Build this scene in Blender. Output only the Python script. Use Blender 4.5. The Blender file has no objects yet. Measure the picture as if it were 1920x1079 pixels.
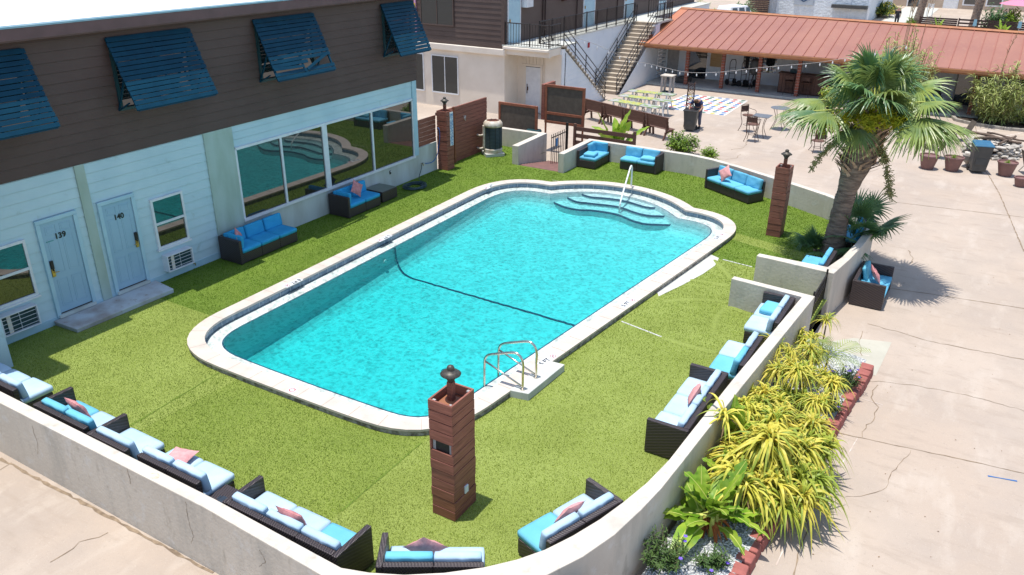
import bpy, bmesh, math, random
from mathutils import Vector, Matrix
from mathutils.geometry import tessellate_polygon
rnd = random.Random(7)
PI = math.pi
scene = bpy.context.scene
COL = scene.collection
GZ = -0.5          # level of the concrete yard; the turf deck is z = 0
H = 8.15           # camera height above the deck

# ------------------------------------------------------------------ camera
_p, _y, _r = math.radians(24.53), math.radians(30.71), math.radians(.409)
_f = Vector((-math.sin(_y)*math.cos(_p), math.cos(_y)*math.cos(_p), -math.sin(_p)))
_rt = Vector((math.cos(_y), math.sin(_y), 0)); _up = _rt.cross(_f)
CR = _rt*math.cos(_r) + _up*math.sin(_r); CU = -_rt*math.sin(_r) + _up*math.cos(_r)
cam_d = bpy.data.cameras.new('camera'); cam = bpy.data.objects.new('camera', cam_d); COL.objects.link(cam)
cam.matrix_world = Matrix(((CR.x, CU.x, -_f.x, 0), (CR.y, CU.y, -_f.y, 0), (CR.z, CU.z, -_f.z, H), (0, 0, 0, 1)))
cam_d.lens = 1511/1920*36; cam_d.sensor_width = 36; cam_d.clip_end = 600; cam_d.clip_start = .2
scene.camera = cam

def at(px, py, z=0.0):
    """surveyed point: where the sight line through a spot of the photograph meets height z"""
    d = CR*((px-960)/1511) - CU*((py-539.5)/1511) + _f
    t = (z-H)/d.z
    return Vector((d.x*t, d.y*t, z))

# ------------------------------------------------------------------ light
w = bpy.data.worlds.new('World'); scene.world = w; w.use_nodes = True
nt = w.node_tree; bg = nt.nodes['Background']
sky = nt.nodes.new('ShaderNodeTexSky'); sky.sky_type = 'NISHITA'; sky.sun_disc = False
SD = Vector((-.105, -.085, 1)).normalized()
sky.sun_elevation = math.asin(SD.z); sky.sun_rotation = math.atan2(SD.x, SD.y)
sky.air_density = 1.0; sky.dust_density = 1.0; sky.altitude = 0
nt.links.new(sky.outputs[0], bg.inputs[0]); bg.inputs[1].default_value = .15
sl = bpy.data.lights.new('sun', 'SUN'); sl.energy = 3.7; sl.angle = math.radians(.5); sl.color = (1, .96, .9)
so = bpy.data.objects.new('sun', sl); COL.objects.link(so); so.rotation_euler = SD.to_track_quat('Z', 'Y').to_euler()
scene.view_settings.view_transform = 'Standard'; scene.view_settings.look = 'None'
scene.view_settings.exposure = 0.5; scene.view_settings.gamma = 1
scene.cycles.max_bounces = 8; scene.cycles.diffuse_bounces = 5; scene.cycles.glossy_bounces = 3
scene.cycles.transparent_max_bounces = 10; scene.cycles.volume_bounces = 0
scene.cycles.caustics_reflective = False; scene.cycles.caustics_refractive = False

# ------------------------------------------------------------------ materials
def mat(name, col, rough=.75, col2=None, ns=6.0, nd=4, lo=.35, hi=.65, bump=0, bs=40.0, bd=.01, metal=0, spec=.4, stretch=None, spots=None, trans=0, obj_var=0):
    """procedural surface: two colours mixed by noise, a bump, optional dark spots/stains"""
    m = bpy.data.materials.new(name); m.use_nodes = True; t = m.node_tree; b = t.nodes['Principled BSDF']
    b.inputs['Roughness'].default_value = rough; b.inputs['Metallic'].default_value = metal
    b.inputs['Specular IOR Level'].default_value = spec
    tc = t.nodes.new('ShaderNodeTexCoord'); src = tc.outputs['Object']
    if stretch:
        mp = t.nodes.new('ShaderNodeMapping'); mp.inputs['Scale'].default_value = stretch
        t.links.new(src, mp.inputs[0]); src = mp.outputs[0]
    c = (*col, 1); out = None
    if col2 is not None:
        n = t.nodes.new('ShaderNodeTexNoise'); n.inputs['Scale'].default_value = ns; n.inputs['Detail'].default_value = nd
        t.links.new(src, n.inputs['Vector'])
        mr = t.nodes.new('ShaderNodeMapRange'); mr.inputs[1].default_value = lo; mr.inputs[2].default_value = hi
        t.links.new(n.outputs[0], mr.inputs[0])
        mx = t.nodes.new('ShaderNodeMix'); mx.data_type = 'RGBA'; mx.inputs[6].default_value = c; mx.inputs[7].default_value = (*col2, 1)
        t.links.new(mr.outputs[0], mx.inputs[0]); out = mx.outputs[2]
    if spots:
        sc_, lo_, hi_, scol = spots
        n = t.nodes.new('ShaderNodeTexNoise'); n.inputs['Scale'].default_value = sc_; n.inputs['Detail'].default_value = 6; n.inputs['Roughness'].default_value = .65
        t.links.new(src, n.inputs['Vector'])
        mr = t.nodes.new('ShaderNodeMapRange'); mr.inputs[1].default_value = lo_; mr.inputs[2].default_value = hi_
        t.links.new(n.outputs[0], mr.inputs[0])
        mx = t.nodes.new('ShaderNodeMix'); mx.data_type = 'RGBA'; mx.inputs[7].default_value = (*scol, 1)
        if out: t.links.new(out, mx.inputs[6])
        else: mx.inputs[6].default_value = c
        t.links.new(mr.outputs[0], mx.inputs[0]); out = mx.outputs[2]
    if obj_var:
        oi = t.nodes.new('ShaderNodeObjectInfo'); hs = t.nodes.new('ShaderNodeHueSaturation')
        mr = t.nodes.new('ShaderNodeMapRange'); mr.inputs[3].default_value = 1-obj_var; mr.inputs[4].default_value = 1+obj_var
        t.links.new(oi.outputs['Random'], mr.inputs[0]); t.links.new(mr.outputs[0], hs.inputs['Value'])
        if out: t.links.new(out, hs.inputs['Color'])
        else: hs.inputs['Color'].default_value = c
        out = hs.outputs[0]
    if out: t.links.new(out, b.inputs['Base Color'])
    else: b.inputs['Base Color'].default_value = c
    if bump:
        n = t.nodes.new('ShaderNodeTexNoise'); n.inputs['Scale'].default_value = bs; n.inputs['Detail'].default_value = 5
        t.links.new(src, n.inputs['Vector'])
        bp = t.nodes.new('ShaderNodeBump'); bp.inputs['Strength'].default_value = bump; bp.inputs['Distance'].default_value = bd
        t.links.new(n.outputs[0], bp.inputs['Height']); t.links.new(bp.outputs[0], b.inputs['Normal'])
    if trans:   # leaves let some light through
        tr = t.nodes.new('ShaderNodeBsdfTranslucent'); ms = t.nodes.new('ShaderNodeMixShader'); ms.inputs[0].default_value = trans
        if out: t.links.new(out, tr.inputs[0])
        else: tr.inputs[0].default_value = c
        o = t.nodes['Material Output']; t.links.new(b.outputs[0], ms.inputs[1]); t.links.new(tr.outputs[0], ms.inputs[2]); t.links.new(ms.outputs[0], o.inputs[0])
    return m

def layered(name, base, rough, layers, bump=.2, bs=30, bd=.005, spec=.3):
    """weathered surface: each layer is (scale, detail, lo, hi, colour, strength, stretch)"""
    m = bpy.data.materials.new(name); m.use_nodes = True; t = m.node_tree; b = t.nodes['Principled BSDF']; L = t.links.new
    b.inputs['Roughness'].default_value = rough; b.inputs['Specular IOR Level'].default_value = spec
    tc = t.nodes.new('ShaderNodeTexCoord'); cur = None
    for k, (sc_, det, lo, hi, col, st, stretch) in enumerate(layers):
        mp = t.nodes.new('ShaderNodeMapping'); mp.inputs['Scale'].default_value = stretch or (1, 1, 1); mp.inputs['Location'].default_value = (k*3.1, k*1.7, k*.9); L(tc.outputs['Object'], mp.inputs[0])
        n = t.nodes.new('ShaderNodeTexNoise'); n.inputs['Scale'].default_value = sc_; n.inputs['Detail'].default_value = det; n.inputs['Roughness'].default_value = .62; L(mp.outputs[0], n.inputs[0])
        mr = t.nodes.new('ShaderNodeMapRange'); mr.inputs[1].default_value = lo; mr.inputs[2].default_value = hi; mr.inputs[4].default_value = st; L(n.outputs[0], mr.inputs[0])
        mx = t.nodes.new('ShaderNodeMix'); mx.data_type = 'RGBA'; mx.inputs[7].default_value = (*col, 1)
        if cur: L(cur, mx.inputs[6])
        else: mx.inputs[6].default_value = (*base, 1)
        L(mr.outputs[0], mx.inputs[0]); cur = mx.outputs[2]
    L(cur, b.inputs['Base Color'])
    n = t.nodes.new('ShaderNodeTexNoise'); n.inputs['Scale'].default_value = bs; n.inputs['Detail'].default_value = 6; L(tc.outputs['Object'], n.inputs[0])
    bp = t.nodes.new('ShaderNodeBump'); bp.inputs['Strength'].default_value = bump; bp.inputs['Distance'].default_value = bd; L(n.outputs[0], bp.inputs['Height']); L(bp.outputs[0], b.inputs['Normal'])
    return m

def node_mat(name):
    m = bpy.data.materials.new(name); m.use_nodes = True
    return m, m.node_tree, m.node_tree.nodes['Principled BSDF']

def turf_mat(name, ca, cb, cc):
    m, t, b = node_mat(name); L = t.links.new
    tc = t.nodes.new('ShaderNodeTexCoord')
    def noise(s, d=4, st=None, r=.5):
        n = t.nodes.new('ShaderNodeTexNoise'); n.inputs['Scale'].default_value = s; n.inputs['Detail'].default_value = d; n.inputs['Roughness'].default_value = r
        if st:
            mp = t.nodes.new('ShaderNodeMapping'); mp.inputs['Scale'].default_value = st; L(tc.outputs['Object'], mp.inputs[0]); L(mp.outputs[0], n.inputs[0])
        else: L(tc.outputs['Object'], n.inputs[0])
        return n.outputs[0]
    def rng(x, lo, hi):
        mr = t.nodes.new('ShaderNodeMapRange'); mr.inputs[1].default_value = lo; mr.inputs[2].default_value = hi; L(x, mr.inputs[0]); return mr.outputs[0]
    def mix(f, a, c2):
        mx = t.nodes.new('ShaderNodeMix'); mx.data_type = 'RGBA'; L(f, mx.inputs[0])
        for s, v in ((6, a), (7, c2)):
            if isinstance(v, tuple): mx.inputs[s].default_value = (*v, 1)
            else: L(v, mx.inputs[s])
        return mx.outputs[2]
    big = mix(rng(noise(.8, 4), .38, .62), ca, cb)
    mid = mix(rng(noise(5.5, 6, (1, 1.7, 1), .65), .56, .78), big, cc)
    fine = mix(rng(noise(75, 5, (1, .55, 1), .75), .48, .66), mid, tuple(c*.34 for c in cc))
    fine2 = mix(rng(noise(120, 3, (1, .5, 1), .7), .57, .7), fine, tuple(min(1, c*1.55+.02) for c in ca))
    L(fine2, b.inputs['Base Color']); b.inputs['Roughness'].default_value = .8; b.inputs['Specular IOR Level'].default_value = .25
    bp = t.nodes.new('ShaderNodeBump'); bp.inputs['Strength'].default_value = .9; bp.inputs['Distance'].default_value = .012
    L(noise(60, 6, None, .75), bp.inputs['Height']); L(bp.outputs[0], b.inputs['Normal'])
    return m

def wicker_mat():
    m, t, b = node_mat('wicker'); L = t.links.new
    tc = t.nodes.new('ShaderNodeTexCoord')
    # weave: vertical strands crossed by bands
    sep = t.nodes.new('ShaderNodeSeparateXYZ'); L(tc.outputs['Object'], sep.inputs[0])
    add = t.nodes.new('ShaderNodeMath'); add.operation = 'ADD'; L(sep.outputs[0], add.inputs[0]); L(sep.outputs[1], add.inputs[1])
    def wv(x, k):
        a = t.nodes.new('ShaderNodeMath'); a.operation = 'MULTIPLY'; a.inputs[1].default_value = k; L(x, a.inputs[0])
        s = t.nodes.new('ShaderNodeMath'); s.operation = 'SINE'; L(a.outputs[0], s.inputs[0]); return s.outputs[0]
    z2 = t.nodes.new('ShaderNodeMath'); z2.operation = 'ADD'; L(sep.outputs[2], z2.inputs[0]); L(sep.outputs[1], z2.inputs[1])
    p = t.nodes.new('ShaderNodeMath'); p.operation = 'MULTIPLY'; L(wv(add.outputs[0], 150), p.inputs[0]); L(wv(z2.outputs[0], 110), p.inputs[1])
    mr = t.nodes.new('ShaderNodeMapRange'); mr.inputs[1].default_value = -.7; mr.inputs[2].default_value = .9; L(p.outputs[0], mr.inputs[0])
    mx = t.nodes.new('ShaderNodeMix'); mx.data_type = 'RGBA'; mx.inputs[6].default_value = (.018, .014, .016, 1); mx.inputs[7].default_value = (.075, .055, .055, 1)
    L(mr.outputs[0], mx.inputs[0]); L(mx.outputs[2], b.inputs['Base Color']); b.inputs['Roughness'].default_value = .42
    bp = t.nodes.new('ShaderNodeBump'); bp.inputs['Strength'].default_value = .6; bp.inputs['Distance'].default_value = .006
    L(p.outputs[0], bp.inputs['Height']); L(bp.outputs[0], b.inputs['Normal'])
    return m

def glass_mat(name, col=(.02, .03, .03), ior=2.4, rough=.015):
    m, t, b = node_mat(name)
    b.inputs['Base Color'].default_value = (*col, 1); b.inputs['Roughness'].default_value = rough
    b.inputs['IOR'].default_value = ior; b.inputs['Specular IOR Level'].default_value = .5
    return m

def siding_mat(name, col, col2, stain):
    return mat(name, col, .6, col2, 1.3, 5, .4, .65, spots=(2.6, .62, .78, stain), bump=.15, bs=30, bd=.004)

M = {}
M['concrete'] = layered('yard_concrete', (.45, .372, .302), .85, [(.12, 3, .42, .60, (.40, .315, .245), .7, None), (.5, 8, .40, .64, (.36, .30, .25), .75, None), (1.6, 7, .52, .70, (.50, .43, .36), .6, (1, .35, 1)),
    (2.6, 9, .54, .72, (.33, .265, .21), .6, (.5, 1.6, 1)), (16, 5, .60, .72, (.32, .265, .22), .55, None), (60, 3, .62, .70, (.24, .20, .17), .5, None), (85, 2, .66, .72, (.62, .56, .48), .6, None)], .35, 40, .006)
M['concrete_patch'] = mat('pale_concrete', (.47, .45, .37), .85, (.41, .39, .32), 1.5, 5, bump=.2, bs=60, bd=.004)
M['bare'] = mat('bare_concrete', (.56, .56, .5), .8, (.46, .47, .43), 3, 5)
M['crack'] = mat('crack_soil', (.17, .125, .085), .95, (.30, .225, .15), 8, 4)
M['wall'] = layered('painted_block_wall', (.60, .545, .465), .8, [(.5, 5, .42, .6, (.53, .475, .40), .8, None), (2.2, 8, .50, .68, (.41, .385, .335), .7, (1, 1, .22)), (5, 6, .60, .74, (.34, .30, .24), .6, (1, 1, .4)), (3.1, 9, .56, .66, (.62, .60, .56), .6, None), (30, 4, .62, .72, (.36, .32, .27), .5, None)], .45, 16, .012)
M['wall_cap'] = mat('wall_top', (.62, .58, .51), .8, (.52, .48, .42), 2.5, 6, bump=.15, bs=26, bd=.004)
M['coping'] = mat('coping_stone', (.60, .52, .45), .7, (.50, .44, .38), 3.5, 6, .35, .7, bump=.15, bs=22, bd=.004, spots=(7, .63, .8, (.42, .34, .28)))
M['rough_stone'] = mat('rough_stone_edge', (.42, .38, .33), .9, (.18, .15, .12), 9, 6, .4, .6, bump=.9, bs=22, bd=.03)
M['plaster'] = mat('pool_plaster', (.64, .70, .72), .6, (.56, .64, .66), 1.4, 5)
M['ledge'] = mat('pool_ledge', (.80, .80, .77), .5, (.72, .74, .72), 2.0, 5)
M['navy'] = mat('navy_tile', (.015, .05, .11), .25, (.03, .09, .17), 14, 2)
M['tile'] = mat('blue_tile', (.10, .17, .24), .25, (.16, .25, .33), 9, 2, .4, .6)
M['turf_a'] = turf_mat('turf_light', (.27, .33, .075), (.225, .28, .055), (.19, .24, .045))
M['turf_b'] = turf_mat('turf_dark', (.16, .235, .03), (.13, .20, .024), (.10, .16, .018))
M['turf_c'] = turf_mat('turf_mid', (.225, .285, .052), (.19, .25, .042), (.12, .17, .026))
for nm_, c1_, c2_ in (('a', (.335, .42, .075), (.255, .335, .052)), ('b', (.165, .29, .022), (.115, .21, .015)), ('c', (.245, .345, .04), (.18, .265, .03))):
    M['blade_'+nm_] = mat('turf_blade_'+nm_, c1_, .6, tuple(c*.74 for c in c1_), 1.0, 6, .4, .62, spec=.12, trans=.2); M['blade_'+nm_+'2'] = mat('turf_blade2_'+nm_, c2_, .6, tuple(c*.7 for c in c2_), 4, 4, spec=.12, trans=.2)
M['siding_brown'] = siding_mat('brown_siding', (.098, .060, .051), (.084, .050, .043), (.115, .062, .05))
M['siding_brown2'] = siding_mat('dark_brown_siding', (.105, .072, .060), (.09, .06, .05), (.12, .08, .07))
M['siding_blue'] = siding_mat('pale_blue_siding', (.52, .67, .72), (.45, .61, .67), (.36, .46, .43))
M['siding_white'] = siding_mat('white_siding', (.74, .78, .82), (.68, .73, .78), (.58, .60, .60))
M['plinth'] = mat('streaked_wall', (.56, .61, .58), .75, (.43, .45, .40), 2.2, 6, .4, .7, stretch=(1, 1, .25), bump=.1, bs=20)
M['pilaster'] = mat('greenish_plaster', (.42, .52, .48), .75, (.34, .43, .37), 3, 5, stretch=(1, 1, .3))
M['trim_blue'] = mat('pale_blue_trim', (.43, .62, .70), .5, (.38, .565, .66), 4, 4)
M['trim_white'] = mat('white_trim', (.74, .76, .78), .5, (.66, .68, .71), 5, 4)
M['door'] = mat('pale_blue_door', (.33, .495, .61), .45, (.30, .465, .585), 2, 4)
M['cream'] = mat('cream_stucco', (.80, .72, .62), .85, (.73, .65, .55), 1.2, 5, bump=.2, bs=60, bd=.004, spots=(4, .68, .84, (.50, .40, .32)))
M['stucco'] = mat('white_stucco', (.72, .77, .80), .85, (.62, .67, .71), 2, 4, bump=1, bs=5, bd=.08)
M['roof_white'] = layered('white_membrane', (.80, .79, .77), .8, [(.5, 6, .5, .62, (.66, .62, .57), .8, (1, .3, 1)), (1.1, 5, .60, .64, (.40, .34, .27), .85, (1.2, .18, 1)), (7, 5, .62, .72, (.52, .47, .41), .6, None)])
M['fascia'] = mat('mauve_fascia', (.15, .085, .085), .6, (.12, .07, .07), 3, 4, spots=(14, .74, .78, (.5, .45, .42)))
M['flash'] = mat('blue_flashing', (.20, .38, .46), .5, (.30, .46, .52), 5, 3)
M['shutter'] = mat('navy_teal_slats', (.001, .036, .070), .55, (.002, .046, .085), 3, 4, spots=(16, .74, .82, (.14, .16, .15)), spec=.2)
M['wood_red'] = mat('red_stained_wood', (.25, .085, .055), .6, (.18, .058, .038), 7, 5, .35, .65, stretch=(1, 1, 5), bump=.3, bs=30, bd=.004, obj_var=.12)
M['wood_red_x'] = mat('red_stained_board', (.31, .115, .078), .6, (.20, .068, .046), 5, 6, .35, .65, stretch=(.6, .6, 9), bump=.3, bs=25, bd=.004)
M['wood_frame'] = mat('orange_brown_wood', (.30, .105, .055), .6, (.22, .075, .04), 7, 5)
M['wood_brown'] = mat('brown_bench_wood', (.15, .075, .052), .7, (.11, .055, .04), 4, 5, stretch=(1, 1, 6))
M['dark_wood'] = mat('dark_fence_wood', (.055, .028, .024), .7, (.035, .018, .017), 6, 4)
M['mesh_screen'] = mat('shade_mesh', (.085, .068, .052), .8, (.11, .09, .07), 6, 5)
M['iron'] = mat('black_iron', (.016, .014, .015), .45, (.028, .022, .02), 30, 2)
M['rust_iron'] = mat('rusty_iron', (.10, .045, .03), .7, (.05, .03, .025), 20, 3)
M['bronze'] = mat('weathered_bronze', (.06, .055, .048), .5, (.10, .09, .075), 25, 3, metal=.4)
M['steel'] = mat('brushed_steel', (.72, .66, .56), .22, (.6, .55, .47), 10, 3, metal=1)
M['white_metal'] = mat('white_enamel', (.75, .76, .76), .4, (.66, .68, .68), 6, 3)
M['wicker'] = wicker_mat()
def cushion_mat(n, c, c2): return mat(n, c, .85, c2, 3.0, 5, .35, .7, bump=.25, bs=9, bd=.02, obj_var=.07)
M['cush_pale'] = cushion_mat('faded_blue_fabric', (.43, .565, .68), (.36, .52, .65)); M['cush_side'] = cushion_mat('blue_seam_shade_fabric', (.03, .20, .36), (.04, .24, .40)); M['cush_side2'] = cushion_mat('aqua_seam_shade_fabric', (.01, .20, .33), (.02, .25, .38))  # side bands: dark seam edging plus the sides' shade painted into the colour
M['reed_pale'] = mat('pale_reed_leaf', (.52, .55, .22), .5, (.38, .44, .14), 4, 3, trans=.25)
M['cush_sky'] = cushion_mat('sky_blue_fabric', (.12, .42, .60), (.10, .37, .55))
M['cush_aqua'] = cushion_mat('aqua_fabric', (.15, .47, .60), (.12, .42, .56))
M['cush_deep'] = cushion_mat('bright_blue_fabric', (.03, .36, .64), (.025, .32, .59))
M['pink'] = mat('coral_fabric', (.62, .27, .27), .9, (.52, .21, .21), 14, 5, .4, .6, bump=.6, bs=38, bd=.012)
M['pink2'] = mat('faded_coral_fabric', (.68, .34, .33), .9, (.60, .28, .28), 14, 5, .4, .6, bump=.5, bs=38, bd=.012)
M['glass'] = glass_mat('window_glass', (.022, .024, .018), 2.05)
M['glass_low'] = glass_mat('shop_glass', (.035, .04, .04), 1.5)
M['glass_dark'] = glass_mat('dark_glass', (.02, .025, .03), 1.9)
M['copper_roof'] = mat('standing_seam_roof', (.335, .150, .105), .5, (.29, .125, .092), .35, 6, .38, .64, spots=(3.2, .56, .8, (.37, .19, .125)))
M['copper_trim'] = mat('orange_gutter', (.42, .185, .075), .5, (.34, .14, .07), 3, 4)
M['brick_post'] = mat('brick_post', (.30, .09, .055), .85, (.17, .06, .04), 12, 3, .45, .55)
M['grey_wood'] = mat('grey_painted_wood', (.42, .40, .38), .7, (.33, .31, .30), 6, 4)
M['bin'] = mat('dark_grey_plastic', (.05, .055, .055), .5, (.07, .07, .068), 5, 3)
M['bin_blue'] = mat('blue_plastic', (.02, .10, .19), .45, (.03, .13, .22), 5, 3)
M['teal_black'] = mat('teal_black_plastic', (.012, .045, .055), .4, (.02, .06, .07), 5, 3)
M['pot'] = mat('mauve_plastic_pot', (.22, .115, .10), .6, (.18, .095, .085), 4, 3)
M['terracotta'] = mat('terracotta', (.33, .13, .06), .7, (.26, .10, .05), 5, 3)
M['soil'] = mat('soil', (.06, .04, .03), .95, (.10, .07, .05), 20, 4)
M['stone_grey'] = mat('weathered_stone', (.50, .46, .40), .9, (.30, .27, .23), 5, 5, bump=.5, bs=15, bd=.02, obj_var=.25)
M['char'] = mat('driftwood', (.16, .11, .08), .9, (.08, .055, .04), 9, 5, bump=.6, bs=14, bd=.02)
M['edging'] = mat('red_edging_block', (.36, .12, .10), .9, (.27, .085, .072), 6, 5, bump=.5, bs=30, bd=.015, obj_var=.12)
M['gravel'] = mat('white_gravel', (.78, .77, .75), .8, (.50, .52, .55), 3, 4, obj_var=0)
M['palm_leaf'] = mat('palm_leaf', (.20, .30, .10), .38, (.31, .38, .09), 3, 3, spec=.6, trans=.35, obj_var=.22)
M['palm_leaf_dark'] = mat('palm_leaf_dark', (.10, .21, .10), .38, (.15, .26, .08), 3, 3, spec=.6, trans=.25, obj_var=.2)
M['boots'] = mat('palm_boots', (.50, .35, .25), .9, (.27, .18, .13), 8, 5, obj_var=0)
M['palm_trunk'] = mat('palm_trunk', (.30, .225, .175), .95, (.15, .11, .088), 3.5, 6, .38, .62, stretch=(1, 1, 4.5), bump=1, bs=7, bd=.05)
M['flower_stalk'] = mat('palm_flower', (.50, .47, .02), .7, (.38, .40, .02), 9, 3, trans=.2)
M['dry_frond'] = mat('dry_seed_stalk', (.33, .32, .13), .8, (.24, .20, .09), 9, 3)
M['yellow_leaf'] = mat('yellow_strap_leaf', (.74, .61, .10), .5, (.52, .52, .07), 4, 4, .35, .65, spec=.4, trans=.3, obj_var=.15)
M['yellow_leaf2'] = mat('lime_strap_leaf', (.44, .48, .06), .5, (.24, .34, .045), 4, 4, .35, .65, spec=.4, trans=.3, obj_var=.15)
M['stem'] = mat('plant_stem', (.20, .17, .10), .85, (.13, .11, .07), 9, 4)
M['banana'] = mat('banana_leaf', (.15, .31, .02), .4, (.34, .46, .05), 3.2, 3, .38, .62, spec=.5, trans=.3, obj_var=.2)
M['rib'] = mat('leaf_midrib', (.50, .52, .12), .6, (.42, .47, .10), 8, 2)
M['dead_leaf'] = mat('dead_leaf', (.40, .13, .03), .9, (.26, .09, .03), 8, 3)
M['leaf_dark'] = mat('small_dark_leaf', (.06, .12, .03), .55, (.10, .17, .04), 6, 3, trans=.2)
M['leaf_lime'] = mat('lime_leaf', (.25, .37, .04), .5, (.15, .27, .03), 5, 3, trans=.3)
M['reed_leaf'] = mat('reed_leaf', (.38, .43, .12), .5, (.24, .32, .08), 4, 3, trans=.25)
M['dry'] = mat('dry_grass', (.33, .22, .12), .9, (.24, .15, .09), 4, 3)
M['purple'] = mat('purple_petal', (.12, .06, .48), .6, (.18, .10, .58), 9, 2)
M['black_paint'] = mat('black_lettering', (.02, .02, .02), .5)
M['green_paint'] = mat('green_numeral', (.02, .09, .03), .5)
M['teal_paint'] = mat('teal_mark', (.0, .25, .22), .5)
M['brass'] = mat('brass', (.62, .42, .13), .35, (.5, .33, .1), 20, 2, metal=1)
M['sign_white'] = mat('sign_board', (.74, .76, .76), .5, (.68, .72, .74), 4, 2)
M['sign_blue'] = mat('sign_blue', (.03, .22, .48), .5)
M['red_paint'] = mat('red_mark', (.42, .03, .04), .6)
M['yellow_paint'] = mat('yellow_mark', (.60, .45, .05), .6)
M['blue_paint'] = mat('blue_mark', (.02, .13, .36), .6)
M['dkgreen_paint'] = mat('dark_green_mark', (.015, .13, .09), .6)
M['mat_white'] = mat('white_floor_paint', (.66, .65, .62), .7, (.56, .53, .49), 2.5, 5)
M['board_green'] = mat('board_green', (.20, .28, .12), .6, (.38, .38, .36), 3.2, 4, .44, .52)
M['board_yellow'] = mat('board_yellow', (.58, .52, .06), .6, (.35, .38, .2), 9, 4, .44, .6)
M['skin'] = mat('skin', (.35, .19, .13), .6)
M['hair'] = mat('brown_hair', (.09, .05, .025), .7)
M['shirt'] = mat('navy_shirt', (.018, .03, .085), .85, (.03, .045, .11), 9, 3)
M['trousers'] = mat('grey_trousers', (.12, .13, .19), .85, (.09, .10, .15), 9, 3)
M['black_cloth'] = mat('black_cloth', (.014, .014, .018), .85, (.022, .022, .028), 9, 3)
M['coat_white'] = mat('white_car_paint', (.75, .76, .78), .25)
M['rubber'] = mat('rubber', (.015, .015, .016), .8)
M['hose_dark'] = mat('dark_hose', (.02, .045, .05), .5, (.04, .08, .09), 9, 2)
M['hose_blue'] = mat('blue_hose', (.01, .13, .42), .4)
M['pipe'] = mat('dirty_white_pipe', (.62, .58, .50), .6, (.45, .36, .26), 6, 4)
M['umbrella_pink'] = mat('pink_canvas', (.72, .22, .32), .8)
M['ply'] = mat('plywood', (.42, .27, .13), .8, (.50, .34, .18), 4, 5, stretch=(1, 1, 4))

# water: clear body that absorbs red, with a rippled surface that is sky-reflective
def water_mat():
    m = bpy.data.materials.new('pool_water'); m.use_nodes = True; t = m.node_tree; t.nodes.clear(); L = t.links.new
    o = t.nodes.new('ShaderNodeOutputMaterial'); tc = t.nodes.new('ShaderNodeTexCoord')
    n1 = t.nodes.new('ShaderNodeTexNoise'); n1.inputs['Scale'].default_value = 5.5; n1.inputs['Detail'].default_value = 5; n1.inputs['Distortion'].default_value = 1.2; L(tc.outputs['Object'], n1.inputs[0])
    bp = t.nodes.new('ShaderNodeBump'); bp.inputs['Strength'].default_value = .55; bp.inputs['Distance'].default_value = .05; L(n1.outputs[0], bp.inputs['Height'])
    # caustic light painted in: a cell pattern dims the transparent colour
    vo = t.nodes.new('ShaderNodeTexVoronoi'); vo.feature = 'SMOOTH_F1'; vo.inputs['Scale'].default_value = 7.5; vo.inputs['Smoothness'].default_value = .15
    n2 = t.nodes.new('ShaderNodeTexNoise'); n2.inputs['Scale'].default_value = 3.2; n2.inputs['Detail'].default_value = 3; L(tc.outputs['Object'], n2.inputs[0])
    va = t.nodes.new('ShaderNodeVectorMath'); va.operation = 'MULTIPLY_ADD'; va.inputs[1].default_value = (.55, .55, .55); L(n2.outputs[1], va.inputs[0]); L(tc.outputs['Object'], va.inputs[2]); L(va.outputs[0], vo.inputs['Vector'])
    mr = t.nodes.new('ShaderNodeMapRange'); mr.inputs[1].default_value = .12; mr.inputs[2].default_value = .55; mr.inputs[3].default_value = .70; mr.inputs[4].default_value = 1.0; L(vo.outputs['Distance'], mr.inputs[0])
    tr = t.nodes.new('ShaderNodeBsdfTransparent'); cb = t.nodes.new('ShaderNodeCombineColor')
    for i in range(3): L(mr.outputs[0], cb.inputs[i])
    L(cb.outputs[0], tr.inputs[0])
    gl = t.nodes.new('ShaderNodeBsdfGlossy'); gl.inputs['Roughness'].default_value = .04; L(bp.outputs[0], gl.inputs['Normal'])
    fr = t.nodes.new('ShaderNodeFresnel'); fr.inputs[0].default_value = 1.33; L(bp.outputs[0], fr.inputs['Normal'])
    ms = t.nodes.new('ShaderNodeMixShader'); L(fr.outputs[0], ms.inputs[0]); L(tr.outputs[0], ms.inputs[1]); L(gl.outputs[0], ms.inputs[2]); L(ms.outputs[0], o.inputs[0])
    ab = t.nodes.new('ShaderNodeVolumeAbsorption'); ab.inputs[0].default_value = (0.0, .905, .905, 1); ab.inputs[1].default_value = 1.08; L(ab.outputs[0], o.inputs['Volume'])
    return m
M['water'] = water_mat()

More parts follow.
